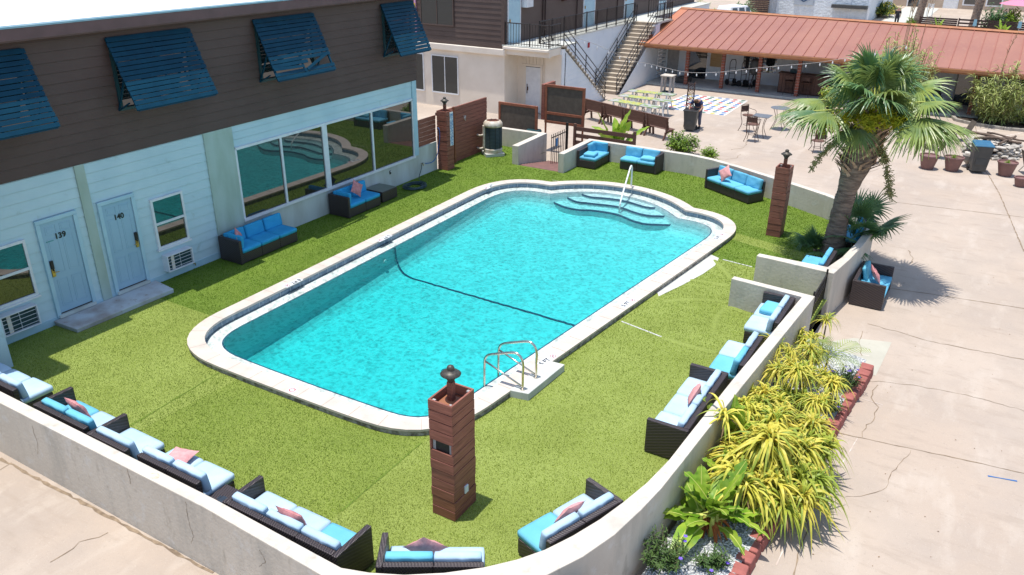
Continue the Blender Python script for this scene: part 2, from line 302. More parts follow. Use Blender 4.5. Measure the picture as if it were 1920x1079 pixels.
# ------------------------------------------------------------------ mesh building
class MB:
    def __init__(s): s.v = []; s.f = []
    def add(s, vs, fs):
        n = len(s.v); s.v += [Vector(v) for v in vs]; s.f += [tuple(n+i for i in f) for f in fs]; return s
    def box(s, x0, x1, y0, y1, z0, z1, mtx=None):
        vs = [Vector(p) for p in ((x0, y0, z0), (x1, y0, z0), (x1, y1, z0), (x0, y1, z0), (x0, y0, z1), (x1, y0, z1), (x1, y1, z1), (x0, y1, z1))]
        if mtx: vs = [mtx @ v for v in vs]
        return s.add(vs, [(3, 2, 1, 0), (4, 5, 6, 7), (0, 1, 5, 4), (1, 2, 6, 5), (2, 3, 7, 6), (3, 0, 4, 7)])
    def hexa(s, b, t):   # bottom quad and top quad, both counter-clockwise
        return s.add(list(b)+list(t), [(3, 2, 1, 0), (4, 5, 6, 7), (0, 1, 5, 4), (1, 2, 6, 5), (2, 3, 7, 6), (3, 0, 4, 7)])
    def bar(s, a, b, w, h=None, up=Vector((0, 0, 1))):
        a = Vector(a); b = Vector(b); h = h or w; d = (b-a).normalized()
        if abs(d.dot(up)) > .98: up = Vector((1, 0, 0))
        sx = d.cross(up).normalized()*w/2; sy = sx.cross(d).normalized()*h/2
        q = [a-sx-sy, a+sx-sy, a+sx+sy, a-sx+sy, b-sx-sy, b+sx-sy, b+sx+sy, b-sx+sy]
        return s.add(q, [(0, 1, 2, 3), (7, 6, 5, 4), (4, 5, 1, 0), (5, 6, 2, 1), (6, 7, 3, 2), (7, 4, 0, 3)])
    def tube(s, pts, r, n=8, caps=True):
        pts = [Vector(p) for p in pts]; k = len(pts); rs = r if isinstance(r, (list, tuple)) else [r]*k
        base = len(s.v); prev = None
        for i, p in enumerate(pts):
            d = (pts[min(i+1, k-1)]-pts[max(i-1, 0)]).normalized()
            if prev is None:
                u = d.cross(Vector((0, 0, 1)));
                if u.length < .05: u = d.cross(Vector((1, 0, 0)))
            else: u = prev - d*prev.dot(d)
            u.normalize(); prev = u; v2 = d.cross(u)
            for j in range(n):
                a = 2*PI*j/n; s.v.append(p + (u*math.cos(a)+v2*math.sin(a))*rs[i])
        for i in range(k-1):
            for j in range(n):
                a = base+i*n+j; b = base+i*n+(j+1) % n; s.f.append((a, b, b+n, a+n))
        if caps:
            s.f.append(tuple(base+j for j in range(n))[::-1]); s.f.append(tuple(base+(k-1)*n+j for j in range(n)))
        return s
    def lathe(s, prof, n=16, c=(0, 0, 0), sq=None):
        base = len(s.v); c = Vector(c)
        for r, z in prof:
            for j in range(n):
                a = 2*PI*j/n + (PI/4 if n == 4 else 0); s.v.append(c+Vector((r*math.cos(a), r*math.sin(a), z)))
        for i in range(len(prof)-1):
            for j in range(n):
                a = base+i*n+j; b = base+i*n+(j+1) % n; s.f.append((a, b, b+n, a+n))
        s.f.append(tuple(base+j for j in range(n))[::-1]); s.f.append(tuple(base+(len(prof)-1)*n+j for j in range(n)))
        return s
    def prism(s, poly, z0, z1, holes=(), bottom=False):
        loops = [[Vector((p[0], p[1], 0)) for p in poly]] + [[Vector((p[0], p[1], 0)) for p in h] for h in holes]
        tris = tessellate_polygon(loops); flat = [p for l in loops for p in l]; base = len(s.v)
        s.v += [Vector((p.x, p.y, z1)) for p in flat]
        for t in tris:
            a, b, c = (flat[i] for i in t); nz = (b-a).cross(c-a).z
            s.f.append(tuple(base+i for i in (t if nz > 0 else t[::-1])))
        if z0 is not None:
            b2 = len(s.v); s.v += [Vector((p.x, p.y, z0)) for p in flat]; o = 0
            for li, l in enumerate(loops):
                k = len(l); area = sum(l[i].x*l[(i+1) % k].y-l[(i+1) % k].x*l[i].y for i in range(k))
                ccw = (area > 0) == (li == 0)
                for i in range(k):
                    a = o+i; c = o+(i+1) % k
                    q = (b2+a, b2+c, base+c, base+a); s.f.append(q if ccw else q[::-1])
                o += k
            if bottom:
                for t in tris:
                    a, b, c = (flat[i] for i in t); nz = (b-a).cross(c-a).z
                    s.f.append(tuple(b2+i for i in (t[::-1] if nz > 0 else t)))
        return s
    def ring(s, A, B, za, zb):   # band between two closed polylines with the same count
        n = len(A); base = len(s.v); s.v += [Vector((p[0], p[1], za)) for p in A]+[Vector((p[0], p[1], zb)) for p in B]
        for i in range(n):
            j = (i+1) % n; s.f.append((base+i, base+j, base+n+j, base+n+i))
        return s
    def build(s, name, m, parent=None, smooth=False, bevel=0, label=None, seg=2, loc=None):
        me = bpy.data.meshes.new(name); me.from_pydata([tuple(v) for v in s.v], [], s.f); me.materials.append(m if not isinstance(m, str) else M[m])
        if smooth:
            me.polygons.foreach_set('use_smooth', [True]*len(me.polygons))
        me.update(); o = bpy.data.objects.new(name, me); COL.objects.link(o)
        if parent is not None: o.parent = parent
        if loc is not None: o.location = loc
        if bevel:
            b = o.modifiers.new('bevel', 'BEVEL'); b.width = bevel; b.segments = seg; b.limit_method = 'ANGLE'; b.angle_limit = math.radians(40)
        if label: o['label'] = label
        return o

def thing(name, label, cat, loc=(0, 0, 0), rz=0, group=None):
    o = bpy.data.objects.new(name, None); COL.objects.link(o); o.location = loc; o.rotation_euler = (0, 0, rz)
    o.empty_display_size = .1
    o['label'] = label; o['category'] = cat
    if group: o['group'] = group
    return o
def tag(o, label, cat, group=None):
    o['label'] = label; o['category'] = cat
    if group: o['group'] = group
    return o
def struct(o): o['kind'] = 'structure'; return o
def dup(root, loc=None, rz=None, label=None, scale=None):
    r = root.copy(); COL.objects.link(r)
    if loc is not None: r.location = loc
    if rz is not None: r.rotation_euler = (0, 0, rz)
    if label: r['label'] = label
    if scale: r.scale = (scale,)*3 if not isinstance(scale, tuple) else scale
    for ch in list(root.children):
        c = ch.copy(); COL.objects.link(c); c.parent = r
        for g in list(ch.children):
            d = g.copy(); COL.objects.link(d); d.parent = c
    return r
def text_obj(txt, size, m, parent, mtx, name='lettering', depth=.002, bold=0.0):
    cu = bpy.data.curves.new(name, 'FONT'); cu.body = txt; cu.size = size; cu.extrude = depth; cu.align_x = 'CENTER'; cu.align_y = 'CENTER'; cu.offset = bold
    o = bpy.data.objects.new(name+'_tmp', cu); COL.objects.link(o)
    dg = bpy.context.evaluated_depsgraph_get(); me = bpy.data.meshes.new_from_object(o.evaluated_get(dg))
    bpy.data.objects.remove(o); me.transform(mtx); me.materials.clear(); me.materials.append(M[m])
    n = bpy.data.objects.new(name, me); COL.objects.link(n); n.parent = parent
    return n
def offset_poly(P, d):
    """offset of a closed polygon, positive = outward for counter-clockwise"""
    n = len(P); out = []
    for i in range(n):
        a = Vector(P[i-1][:2]); b = Vector(P[i][:2]); c = Vector(P[(i+1) % n][:2])
        e1 = (b-a).normalized(); e2 = (c-b).normalized()
        n1 = Vector((e1.y, -e1.x)); n2 = Vector((e2.y, -e2.x)); m = n1+n2
        if m.length < 1e-4: m = n1
        m.normalize(); k = 1/max(.5, m.dot(n1)); out.append(b+m*d*k)
    # where the outline turns inward the offset folds over itself: pull those points onto the crossing
    V2 = [Vector(p[:2]) for p in P]
    def dist(q):
        best = 9
        for i in range(n):
            a, b = V2[i-1], V2[i]; e = b-a; t = max(0, min(1, (q-a).dot(e)/max(1e-9, e.length_squared))); best = min(best, (q-a-e*t).length)
        return best
    bad = [dist(q) < abs(d)*.985 for q in out] if abs(d) > .1 else [False]*n
    if any(bad) and not all(bad):
        i0 = bad.index(False)
        i = i0
        while i < i0+n:
            if bad[i % n]:
                j = i
                while bad[j % n]: j += 1
                c = (out[(i-1) % n]+out[j % n])/2
                for k in range(i, j): out[k % n] = c.copy()
                i = j
            else: i += 1
    return out
def smooth_path(pts, sub=6, closed=False):
    P = [Vector(p) for p in pts]; n = len(P); out = []
    rng_ = range(n) if closed else range(n-1)
    for i in rng_:
        p0 = P[(i-1) % n] if closed else P[max(i-1, 0)]; p1 = P[i]; p2 = P[(i+1) % n]; p3 = P[(i+2) % n] if closed else P[min(i+2, n-1)]
        for k in range(sub):
            t = k/sub
            out.append(.5*((2*p1)+(-p0+p2)*t+(2*p0-5*p1+4*p2-p3)*t*t+(-p0+3*p1-3*p2+p3)*t**3))
    if not closed: out.append(P[-1])
    return out
def siding(x0, x1, z0, z1, exp=.2, lip=.018, axis='y', plane=0, sgn=1):
    """lapped boards on a vertical plane; returns a mesh builder. axis 'y': plane x=plane, boards run along y"""
    b = MB(); z = z0
    while z < z1-.01:
        zt = min(z+exp, z1)
        o0 = plane+sgn*lip; o1 = plane+sgn*.002
        if axis == 'y': q = [(o0, x0, z), (o0, x1, z), (o1, x1, zt), (o1, x0, zt)]; l = [(o1, x0, z), (o1, x1, z), (o0, x1, z), (o0, x0, z)]
        else: q = [(x0, o0, z), (x1, o0, z), (x1, o1, zt), (x0, o1, zt)]; l = [(x0, o1, z), (x1, o1, z), (x1, o0, z), (x0, o0, z)]
        b.add(q, [(0, 1, 2, 3)]); b.add(l, [(0, 1, 2, 3)]); z = zt+.008
        if axis == 'y': b.add([(plane-.006, x0, zt), (plane-.006, x1, zt), (plane-.006, x1, z), (plane-.006, x0, z)], [(0, 1, 2, 3)])
    return b
def ony(px, py, y0):
    d = CR*((px-960)/1511) - CU*((py-539.5)/1511) + _f; t = y0/d.y; return Vector((d.x*t, y0, H+d.z*t))
def onx(px, py, x0):
    d = CR*((px-960)/1511) - CU*((py-539.5)/1511) + _f; t = x0/d.x; return Vector((x0, d.y*t, H+d.z*t))

# ================================================================== GROUND
WA_in = [(-15.62, 5.70), (-13.66, 5.71), (-8.2, 5.68), (-5.8, 5.60), (-5.45, 5.72), (-5.05, 5.92), (-4.65, 6.20), (-4.27, 6.54), (-3.98, 6.88), (-3.76, 7.22), (-3.57, 7.64), (-3.40, 8.12), (-3.27, 8.62), (-3.15, 9.2), (-3.07, 9.9), (-3.04, 10.7), (-2.95, 12.7), (-2.70, 16.94), (-4.31, 17.10)]
WA_out = [(-4.30, 17.28), (-2.46, 17.13), (-2.73, 12.7), (-2.84, 10.7), (-2.88, 9.9), (-2.92, 9.2), (-2.99, 8.6), (-3.10, 7.95), (-3.28, 7.36), (-3.52, 6.85), (-3.82, 6.42), (-4.22, 6.02), (-4.72, 5.68), (-5.25, 5.45), (-5.8, 5.37), (-8.2, 5.48), (-13.5, 5.5), (-15.62, 5.5)]
WB_out = [(-4.20, 18.80), (-2.36, 18.66), (-2.20, 19.8), (-2.08, 21.0), (-2.02, 22.2), (-2.08, 23.0), (-2.40, 23.75), (-2.95, 24.38), (-3.7, 24.88), (-4.7, 25.43), (-5.7, 25.92), (-6.9, 26.5), (-7.9, 26.9), (-8.8, 27.08), (-10.8, 27.12), (-12.79, 27.12), (-12.79, 24.66)]
WB_in = [(-12.57, 24.66), (-12.57, 26.92), (-10.8, 26.92), (-8.8, 26.88), (-7.95, 26.70), (-6.95, 26.30), (-5.75, 25.72), (-4.75, 25.22), (-3.75, 24.68), (-3.05, 24.2), (-2.56, 23.6), (-2.27, 22.95), (-2.22, 22.2), (-2.27, 21.0), (-2.39, 19.8), (-2.56, 18.98), (-4.19, 18.98)]
deck_outer = [(-16.64, 6.9), (-15.62, 6.9), (-15.62, 5.6)] + [tuple((Vector(a)+Vector(b))/2) for a, b in zip(WA_in[1:18], WA_out[::-1][1:18])]
deck_outer += [(-2.45, 17.2), (-2.4, 18.7), (-2.28, 19.8), (-2.17, 21.0), (-2.12, 22.2), (-2.17, 22.97), (-2.48, 23.68), (-3.0, 24.3), (-3.72, 24.78), (-4.72, 25.33), (-5.72, 25.82), (-6.92, 26.4), (-7.92, 26.8), (-8.8, 26.98), (-10.8, 27.02), (-12.68, 27.02), (-12.68, 24.72), (-14.5, 24.72), (-14.5, 26.85), (-16.64, 26.85)]

MB().prism([(-120, -40), (90, -40), (90, 160), (-120, 160)], None, GZ, holes=[deck_outer]).build('ground', M['concrete'])['kind'] = 'structure'

# ------------------------------------------------------------------ pool outline (water side edge of the ledge)
def rounded(pts):
    out = []
    for seg in pts: out += seg
    return out
left = [(-13.19, 11.0), (-13.22, 13.0), (-13.26, 15.0), (-13.30, 17.0), (-13.35, 19.0), (-13.38, 20.8)]
cfl = smooth_path([Vector(p+(0,)) for p in [(-13.38, 20.8), (-13.36, 21.3), (-13.22, 21.85), (-12.92, 22.25), (-12.45, 22.43), (-11.9, 22.44)]], 3)
arc = smooth_path([Vector(p+(0,)) for p in [(-11.9, 22.44), (-11.55, 22.86), (-11.0, 23.28), (-10.35, 23.52), (-9.6, 23.55), (-8.85, 23.37), (-8.16, 22.99), (-7.52, 22.40)]], 4)
cfr = smooth_path([Vector(p+(0,)) for p in [(-7.52, 22.40), (-7.05, 22.40), (-6.7, 22.32), (-6.42, 22.13), (-6.25, 21.8), (-6.22, 21.3), (-6.30, 20.5)]], 3)
right_ = [(-6.50, 18.6), (-6.68, 17.0), (-6.86, 15.3), (-7.03, 13.6), (-7.20, 12.0), (-7.32, 10.9)]
cnr = smooth_path([Vector(p+(0,)) for p in [(-7.32, 10.9), (-7.36, 10.5), (-7.46, 10.05), (-7.68, 9.74), (-8.05, 9.60), (-8.6, 9.56)]], 3)
near = [(-10.0, 9.53), (-11.4, 9.54)]
cnl = smooth_path([Vector(p+(0,)) for p in [(-12.2, 9.55), (-12.6, 9.62), (-12.95, 9.80), (-13.13, 10.12), (-13.19, 10.5), (-13.19, 11.0)]], 3)
tp = lambda L: [(p[0], p[1]) for p in L]
PIN = tp(left[:-1])+tp(cfl[:-1])+tp(arc[:-1])+tp(cfr[:-1])+tp(right_[:-1])+tp(cnr[:-1])+tp(near)+tp(cnl[:-1])
PIN = PIN[::-1]      # counter-clockwise
for k in range(2):   # gently even out the joins, keep the two notches of the step bay sharp
    n = len(PIN); Q = []
    for i in range(n):
        p = Vector(PIN[i])
        if (p-Vector((-11.9, 22.44))).length > .05 and (p-Vector((-7.52, 22.4))).length > .05:
            p = p*.5+(Vector(PIN[i-1])+Vector(PIN[(i+1) % n]))*.25
        Q.append((p.x, p.y))
    PIN = Q
PLE = offset_poly(PIN, .36)      # foot of the tile band
PCI = offset_poly(PIN, .345)     # coping, inner edge
PCO = offset_poly(PIN, .69)      # coping, outer edge
ZC, ZL, ZW = .14, -.045, -.012

# ------------------------------------------------------------------ turf deck, one sheet with three shades of roll
lawn_me = MB().prism(deck_outer, None, 0, holes=[offset_poly(PIN, .6)])
bm = bmesh.new(); vv = [bm.verts.new(v) for v in lawn_me.v]
for f in lawn_me.f:
    try: bm.faces.new([vv[i] for i in f])
    except ValueError: pass
cuts = [((-13.0, 0, 0), (1, .012, 0)), ((0, 10.48, 0), (0, 1, 0)), ((-11.9, 0, 0), (1, -.05, 0)), ((-7.13, 0, 0), (1, 0, 0)), ((0, 9.2, 0), (0, 1, 0)), ((-5.2, 19.78, 0), (.12, 1, 0)), ((-5.5, 21.40, 0), (.26, 1, 0)), ((-5.6, 21.99, 0), (.26, 1, 0)), ((0, 22.4, 0), (.0, 1, 0)), ((-5.5, 0, 0), (1, 0, 0))]
for co, no in cuts:
    bmesh.ops.bisect_plane(bm, geom=bm.verts[:]+bm.edges[:]+bm.faces[:], dist=1e-5, plane_co=co, plane_no=Vector(no).normalized())
me = bpy.data.meshes.new('lawn'); 
for mm in ('turf_a', 'turf_b', 'turf_c'): me.materials.append(M[mm])
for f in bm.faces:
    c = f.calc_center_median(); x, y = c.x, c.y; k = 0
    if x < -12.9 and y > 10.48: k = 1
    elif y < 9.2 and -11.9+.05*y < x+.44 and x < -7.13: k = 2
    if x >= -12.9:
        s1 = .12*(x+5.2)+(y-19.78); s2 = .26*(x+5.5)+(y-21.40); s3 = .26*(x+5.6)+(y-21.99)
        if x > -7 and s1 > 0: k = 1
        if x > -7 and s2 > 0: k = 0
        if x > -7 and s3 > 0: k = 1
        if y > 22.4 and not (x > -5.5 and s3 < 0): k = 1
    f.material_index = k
bm.normal_update()
for f in bm.faces:
    if f.normal.z < 0: f.normal_flip()
bm.to_mesh(me); bm.free()
lawn = bpy.data.objects.new('lawn', me); COL.objects.link(lawn); struct(lawn)
# pile of the artificial turf: short leaning blades
import numpy as np
def inside(P, x, y):
    r = np.zeros(len(x), bool); n = len(P)
    for i in range(n):
        (x1, y1), (x2, y2) = P[i-1], P[i]
        c = ((y1 > y) != (y2 > y)); c &= x < (x2-x1)*(y-y1)/((y2-y1) if y2 != y1 else 1e-9)+x1; r ^= c
    return r
g_ = np.random.default_rng(5); N = 620000
y = 5.4+21.6*g_.random(N)**1.35; x = -16.6+14.6*g_.random(N)
keep = inside([tuple(p) for p in deck_outer], x, y) & ~inside([tuple(p) for p in offset_poly(PIN, .68)], x, y)
dens = np.sin(x*5.1+np.sin(y*3.7)*2)*np.sin(y*4.3+np.sin(x*2.9)*2)+.6*np.sin(x*13+2*np.sin(y*11))*np.sin(y*15+x*4)
keep &= g_.random(N) < .84+.10*dens
keep &= ~((x > -6.6) & (y > 16.2) & (y < 19.95) & (x < np.interp(y, [16.2, 16.75, 17.7, 18.6, 19.3, 19.85], [-6.1, -5.88, -5.62, -5.42, -5.33, -5.40]))); keep &= ~((x < -15.8) & (y > 8.35) & (y < 10.95))
keep &= ~((y > 24.6) & (x < -12.8) & (x > -14.5)); dens = dens[keep]; x = x[keep]; y = y[keep]; N = len(x)
a = g_.random(N)*2*np.pi; h = (.010+.018*g_.random(N)); wdt = .004+.005*g_.random(N)*(y/12)
le = .025*g_.random(N); la = g_.normal(1.2, 1.3, N)
V = np.zeros((N, 3, 3)); ca, sa = np.cos(a)*wdt, np.sin(a)*wdt
V[:, 0] = np.stack([x-ca, y-sa, 0*x], 1); V[:, 1] = np.stack([x+ca, y+sa, 0*x], 1); V[:, 2] = np.stack([x+le*np.cos(la), y+le*np.sin(la), h], 1)
bme = bpy.data.meshes.new('turf_blades'); bme.vertices.add(N*3); bme.vertices.foreach_set('co', V.reshape(-1)); bme.loops.add(N*3); bme.loops.foreach_set('vertex_index', np.arange(N*3)); bme.polygons.add(N); bme.polygons.foreach_set('loop_start', np.arange(0, N*3, 3)); bme.polygons.foreach_set('loop_total', np.full(N, 3))
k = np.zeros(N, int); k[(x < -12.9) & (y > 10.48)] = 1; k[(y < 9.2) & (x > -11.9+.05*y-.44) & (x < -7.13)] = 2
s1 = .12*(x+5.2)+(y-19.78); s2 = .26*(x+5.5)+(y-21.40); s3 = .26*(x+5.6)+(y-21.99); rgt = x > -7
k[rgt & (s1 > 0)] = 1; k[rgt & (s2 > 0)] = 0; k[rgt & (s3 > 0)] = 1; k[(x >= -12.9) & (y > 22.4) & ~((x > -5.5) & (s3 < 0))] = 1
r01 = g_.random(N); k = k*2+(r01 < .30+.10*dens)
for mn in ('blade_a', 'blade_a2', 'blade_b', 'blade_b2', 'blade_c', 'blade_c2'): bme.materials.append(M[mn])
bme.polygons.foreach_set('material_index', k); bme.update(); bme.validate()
bo = bpy.data.objects.new('turf_blades', bme); COL.objects.link(bo); bo['kind'] = 'stuff'; tag(bo, 'short green pile of the artificial turf around the swimming pool', 'artificial grass')

def strip(pts, wd, z, name=None, jitter=.0, seed=1):
    """thin flat ribbon along a surveyed line"""
    r = random.Random(seed); b = MB(); P = [Vector(p) for p in pts]; Q = []
    for i in range(len(P)-1):
        n = max(1, int((P[i+1]-P[i]).length/.12)) if jitter else 1
        for k in range(n): Q.append(P[i].lerp(P[i+1], k/n))
    Q.append(P[-1]); R_ = []
    for i, p in enumerate(Q):
        d = (Q[min(i+1, len(Q)-1)]-Q[max(0, i-1)]); d.z = 0; d.normalize(); s = Vector((-d.y, d.x, 0))
        p = p+s*r.uniform(-jitter, jitter); wv = wd*(r.uniform(.35, 1.5) if jitter else 1)/2
        R_ += [Vector((p.x, p.y, z))+s*wv, Vector((p.x, p.y, z))-s*wv]
    b.add(R_, [(2*i, 2*i+1, 2*i+3, 2*i+2) for i in range(len(Q)-1)])
    return b

# bare deck showing beside the turf
bb = MB(); q = [at(*p, .004) for p in ((1176, 590), (1212, 566), (1338, 482), (1330, 481))]
cpo = [p for p in PCO if 15.6 < p[1] < 20.0 and p[0] > -8]; cpo.sort(key=lambda p: p[1])
outer_ = [(cpo[0][0]+.01, cpo[0][1]), (-5.88, 16.75), (-5.62, 17.7), (-5.42, 18.6), (-5.33, 19.3), (-5.40, 19.85)]
bb.prism([(p[0]-.02, p[1]) for p in cpo]+outer_[::-1], None, .006)
struct(bb.build('bare_deck', M['bare']))
s_ = strip([at(1165, 603), at(1240, 632)], .045, .005); s_.v += []; struct(s_.build('deck_gap', M['bare']))
struct(strip([at(1355, 487), at(1410, 501)], .05, .005).build('deck_gap', M['bare']))
struct(strip([at(1035, 338), at(1075, 345)], .02, .005).build('deck_gap', M['bare']))
# creases in the turf: low folds
def fold(pts, wd, h):
    b = MB(); P = smooth_path([Vector(p) for p in pts], 5); n = len(P); vs = []
    for i, p in enumerate(P):
        d = (P[min(i+1, n-1)]-P[max(0, i-1)]); d.z = 0; d.normalize(); s = Vector((-d.y, d.x, 0)); e = math.sin(PI*i/(n-1))
        for k in range(7):
            u = k/6*2-1; vs.append(Vector((p.x, p.y, .002+h*e*(.5+.5*math.cos(PI*u))))+s*wd*u)
    fs = []
    for i in range(n-1):
        for k in range(6): a = i*7+k; fs.append((a, a+1, a+8, a+7))
    return b.add(vs, fs)
for pts in ([(1370, 567), (1300, 562), (1240, 566)], [(1366, 575), (1345, 595), (1337, 630)], [(1365, 575), (1380, 580), (1405, 590)], [(1338, 486), (1360, 510), (1372, 525)], [(1291, 525), (1330, 530), (1370, 538)], [(1240, 632), (1300, 652), (1345, 662)]):
    fb = fold([at(*p) for p in pts], .09, .028)
    # outward normals
    o = fb.build('lawn_fold', M['turf_a'], smooth=True); struct(o)
    bm = bmesh.new(); bm.from_mesh(o.data)
    for f in bm.faces:
        f.normal_update()
        if f.normal.z < 0: f.normal_flip()
    bm.to_mesh(o.data); bm.free()
# turf seams
for pts, mm in (([at(411, 699), at(244, 799)], 'turf_b'), ([at(790, 831), at(640, 959)], 'turf_b')):
    o = strip(pts, .03, .006, jitter=.006, seed=3).build('lawn_seam', M[mm]); struct(o)

# ================================================================== POOL
pool = thing('swimming_pool', 'large turquoise swimming pool with pale stone coping set in artificial turf', 'swimming pool', (0, 0, 0))
basin = MB()
def floor_z(y):
    return -1.06 if y < 11 else -1.06+(y-11)*.045 if y < 15.8 else -.84+(y-15.8)*.052 if y < 22 else -.52
rows = [(0, None), (.015, .42), (.06, .27), (.14, .15), (.26, .06), (.42, .015), (.6, -.005)]
loops = []
for off, up in rows:
    L = offset_poly(PIN, -off) if off else [Vector(p) for p in PIN]
    loops.append([Vector((p[0], p[1], ZL if up is None else floor_z(p[1])+up)) for p in L])
nP = len(PIN)
for L in loops: basin.v += L
for r_ in range(len(loops)-1):
    for i in range(nP):
        j = (i+1) % nP; a = r_*nP; basin.f.append((a+i, a+j, a+nP+j, a+nP+i))
# floor grid
gx = [-13.6+.5*i for i in range(16)]; gy = [9.2+.4*i for i in range(38)]; b0 = len(basin.v)
for y in gy:
    for x in gx: basin.v.append(Vector((x, y, floor_z(y))))
for j in range(len(gy)-1):
    for i in range(len(gx)-1):
        a = b0+j*len(gx)+i; basin.f.append((a, a+1, a+1+len(gx), a+len(gx)))
basin.build('basin', M['plaster'], pool)
MB().ring(PIN, PLE, ZL, ZL).build('ledge', M['ledge'], pool)
MB().ring(PIN, offset_poly(PIN, .028), ZL+.003, ZL+.003).build('edge_tile', M['navy'], pool)
TB = MB().ring(PLE, offset_poly(PIN, .362), ZL-.01, ZC-.045)
# coping stones: a closed band cut by grout joints
cb = MB(); n = len(PCI); A = PCI; B = PCO
cb.ring(A, B, ZC, ZC).ring(A, A, ZC, ZC-.05)
cb.ring([p for p in A], offset_poly(PIN, .40), ZC-.05, ZC-.05)
cb.ring(B, offset_poly(PIN, .69), ZC, ZC-.045)
CB = cb
MB().ring(offset_poly(PIN, .672), offset_poly(PIN, .675), ZC-.03, -.02).ring(B, offset_poly(PIN, .66), ZC-.045, ZC-.046).build('stone_edge', M['rough_stone'], pool)
gj = MB(); acc = 0; last = Vector(A[0])
M['grout'] = mat('grout', (.36, .30, .25), .9)
for i in range(n):
    a0, a1 = Vector(A[i]), Vector(A[(i+1) % n]); b0_, b1 = Vector(B[i]), Vector(B[(i+1) % n]); L = (a1-a0).length; t = .61-acc
    while t < L:
        p = a0.lerp(a1, t/L); q2 = b0_.lerp(b1, t/L); d = (a1-a0).normalized()*.004
        gj.add([(p.x-d.x, p.y-d.y, ZC+.0025), (p.x+d.x, p.y+d.y, ZC+.0025), (q2.x+d.x, q2.y+d.y, ZC+.0025), (q2.x-d.x, q2.y-d.y, ZC+.0025)], [(0, 3, 2, 1)])
        t += .61
    acc = L-(t-.61)
nf = len(CB.f); CB.add(gj.v, gj.f); co_ = CB.build('coping', M['coping'], pool); co_.data.materials.append(M['grout'])
for pi, pl_ in enumerate(co_.data.polygons): pl_.material_index = 1 if pi >= nf else 0
# joints in the tile band read as fine white ticks
tj = MB(); acc = 0; E_ = offset_poly(PIN, .3575)
M['tick'] = mat('tile_grout', (.5, .55, .58), .8)
for i in range(n):
    a0, a1 = Vector(E_[i]), Vector(E_[(i+1) % n]); L = (a1-a0).length; t = .33-acc
    while t < L:
        p = a0.lerp(a1, t/L); d = (a1-a0).normalized()*.005
        tj.add([(p.x-d.x, p.y-d.y, ZL), (p.x+d.x, p.y+d.y, ZL), (p.x+d.x, p.y+d.y, ZC-.05), (p.x-d.x, p.y-d.y, ZC-.05)], [(0, 1, 2, 3)]); t += .33
    acc = L-(t-.33)
nf = len(TB.f); TB.add(tj.v, tj.f); tb = TB.build('tile_band', M['tile'], pool); tb.data.materials.append(M['tick'])
for pi, pl_ in enumerate(tb.data.polygons): pl_.material_index = 1 if pi >= nf else 0
# entry steps in the curved bay
def step_poly(pts, z):
    front = smooth_path([at(*p, z) for p in pts], 4); a, b = front[0], front[-1]
    # arc of the bay wall between the ends of the tread
    bay = [Vector((p[0], p[1], 0)) for p in PIN if p[1] > 22.3 and -12.2 < p[0] < -7.2]
    bay.sort(key=lambda p: p.x)
    mid = [p for p in bay if a.x+.02 < p.x < b.x-.02 and p.y > max(a.y, b.y)-.05]
    return front, mid
e2 = lambda a, b: (860+a*.28125, 320+b*.28125)
for pts, z in (([(620, 205), (700, 240), (800, 260), (900, 265), (1050, 290), (1150, 330), (1200, 345), (1260, 356), (1425, 362)], -.30),
               ([(715, 175), (780, 205), (900, 220), (1060, 240), (1180, 280), (1280, 300), (1390, 303)], -.20),
               ([(805, 152), (880, 175), (1000, 185), (1120, 205), (1250, 243), (1335, 247)], -.11)):
    fr, mid = step_poly([e2(*p) for p in pts], z)
    poly = [(p.x, p.y) for p in fr]+[(p.x, p.y+.02) for p in mid[::-1]]
    so_ = MB().prism(poly, -.8, z).build('step', M['plaster'], pool)
    ed = MB(); vs = []
    for i, p in enumerate(fr):
        d = (fr[min(i+1, len(fr)-1)]-fr[max(0, i-1)]).normalized(); s = Vector((-d.y, d.x, 0))*.035; vs += [Vector((p.x, p.y, z+.004)), Vector((p.x, p.y, z+.004))+s]
    ed.add(vs, [(2*i, 2*i+2, 2*i+3, 2*i+1) for i in range(len(fr)-1)])
    ed.add([(p.x, p.y-.002, z+.004) for p in fr]+[(p.x, p.y-.002, z-.05) for p in fr], [(i, i+len(fr), i+1+len(fr), i+1) for i in range(len(fr)-1)])
    ed.build('step_edge', M['navy'], so_)
# break line across the floor, with its rope-like wobble from wall to wall
yb = 16.02; lb = MB(); P = []
P = [Vector((-13.265, yb, ZL-.02)), Vector((-13.235, yb, floor_z(yb)+.42)), Vector((-13.19, yb, floor_z(yb)+.285)), Vector((-13.11, yb, floor_z(yb)+.165)), Vector((-12.99, yb-.02, floor_z(yb)+.078)), Vector((-12.83, yb-.03, floor_z(yb)+.032)), Vector((-12.64, yb-.05, floor_z(yb)+.012))]
r2 = random.Random(5)
for k in range(1, 60):
    t = k/60; P.append(Vector((-12.6+t*5.85, yb-.05+t*-.20+r2.uniform(-.012, .012), floor_z(16)+.012)))
vs = []
for i, p in enumerate(P): vs += [p+Vector((.01, -.024, .008)), p+Vector((.01, .024, .008))]
lb.add(vs, [(2*i, 2*i+1, 2*i+3, 2*i+2) for i in range(len(P)-1)]); lb.build('break_line', M['navy'], pool)
MB().lathe([(.07, 0), (.09, .01), (.0, .03)], 12, (-9.2, 12.6, floor_z(12.6))).build('drain_cover', M['tile'], pool)
# wall light on the far side wall
MB().lathe([(.07, 0), (.06, .02), (.0, .025)], 12, (0, 0, 0)).build('wall_fitting', M['white_metal'], pool).matrix_local = Matrix.Translation((-13.24, 15.55, -.3)) @ Matrix.Rotation(PI/2, 4, 'Y')
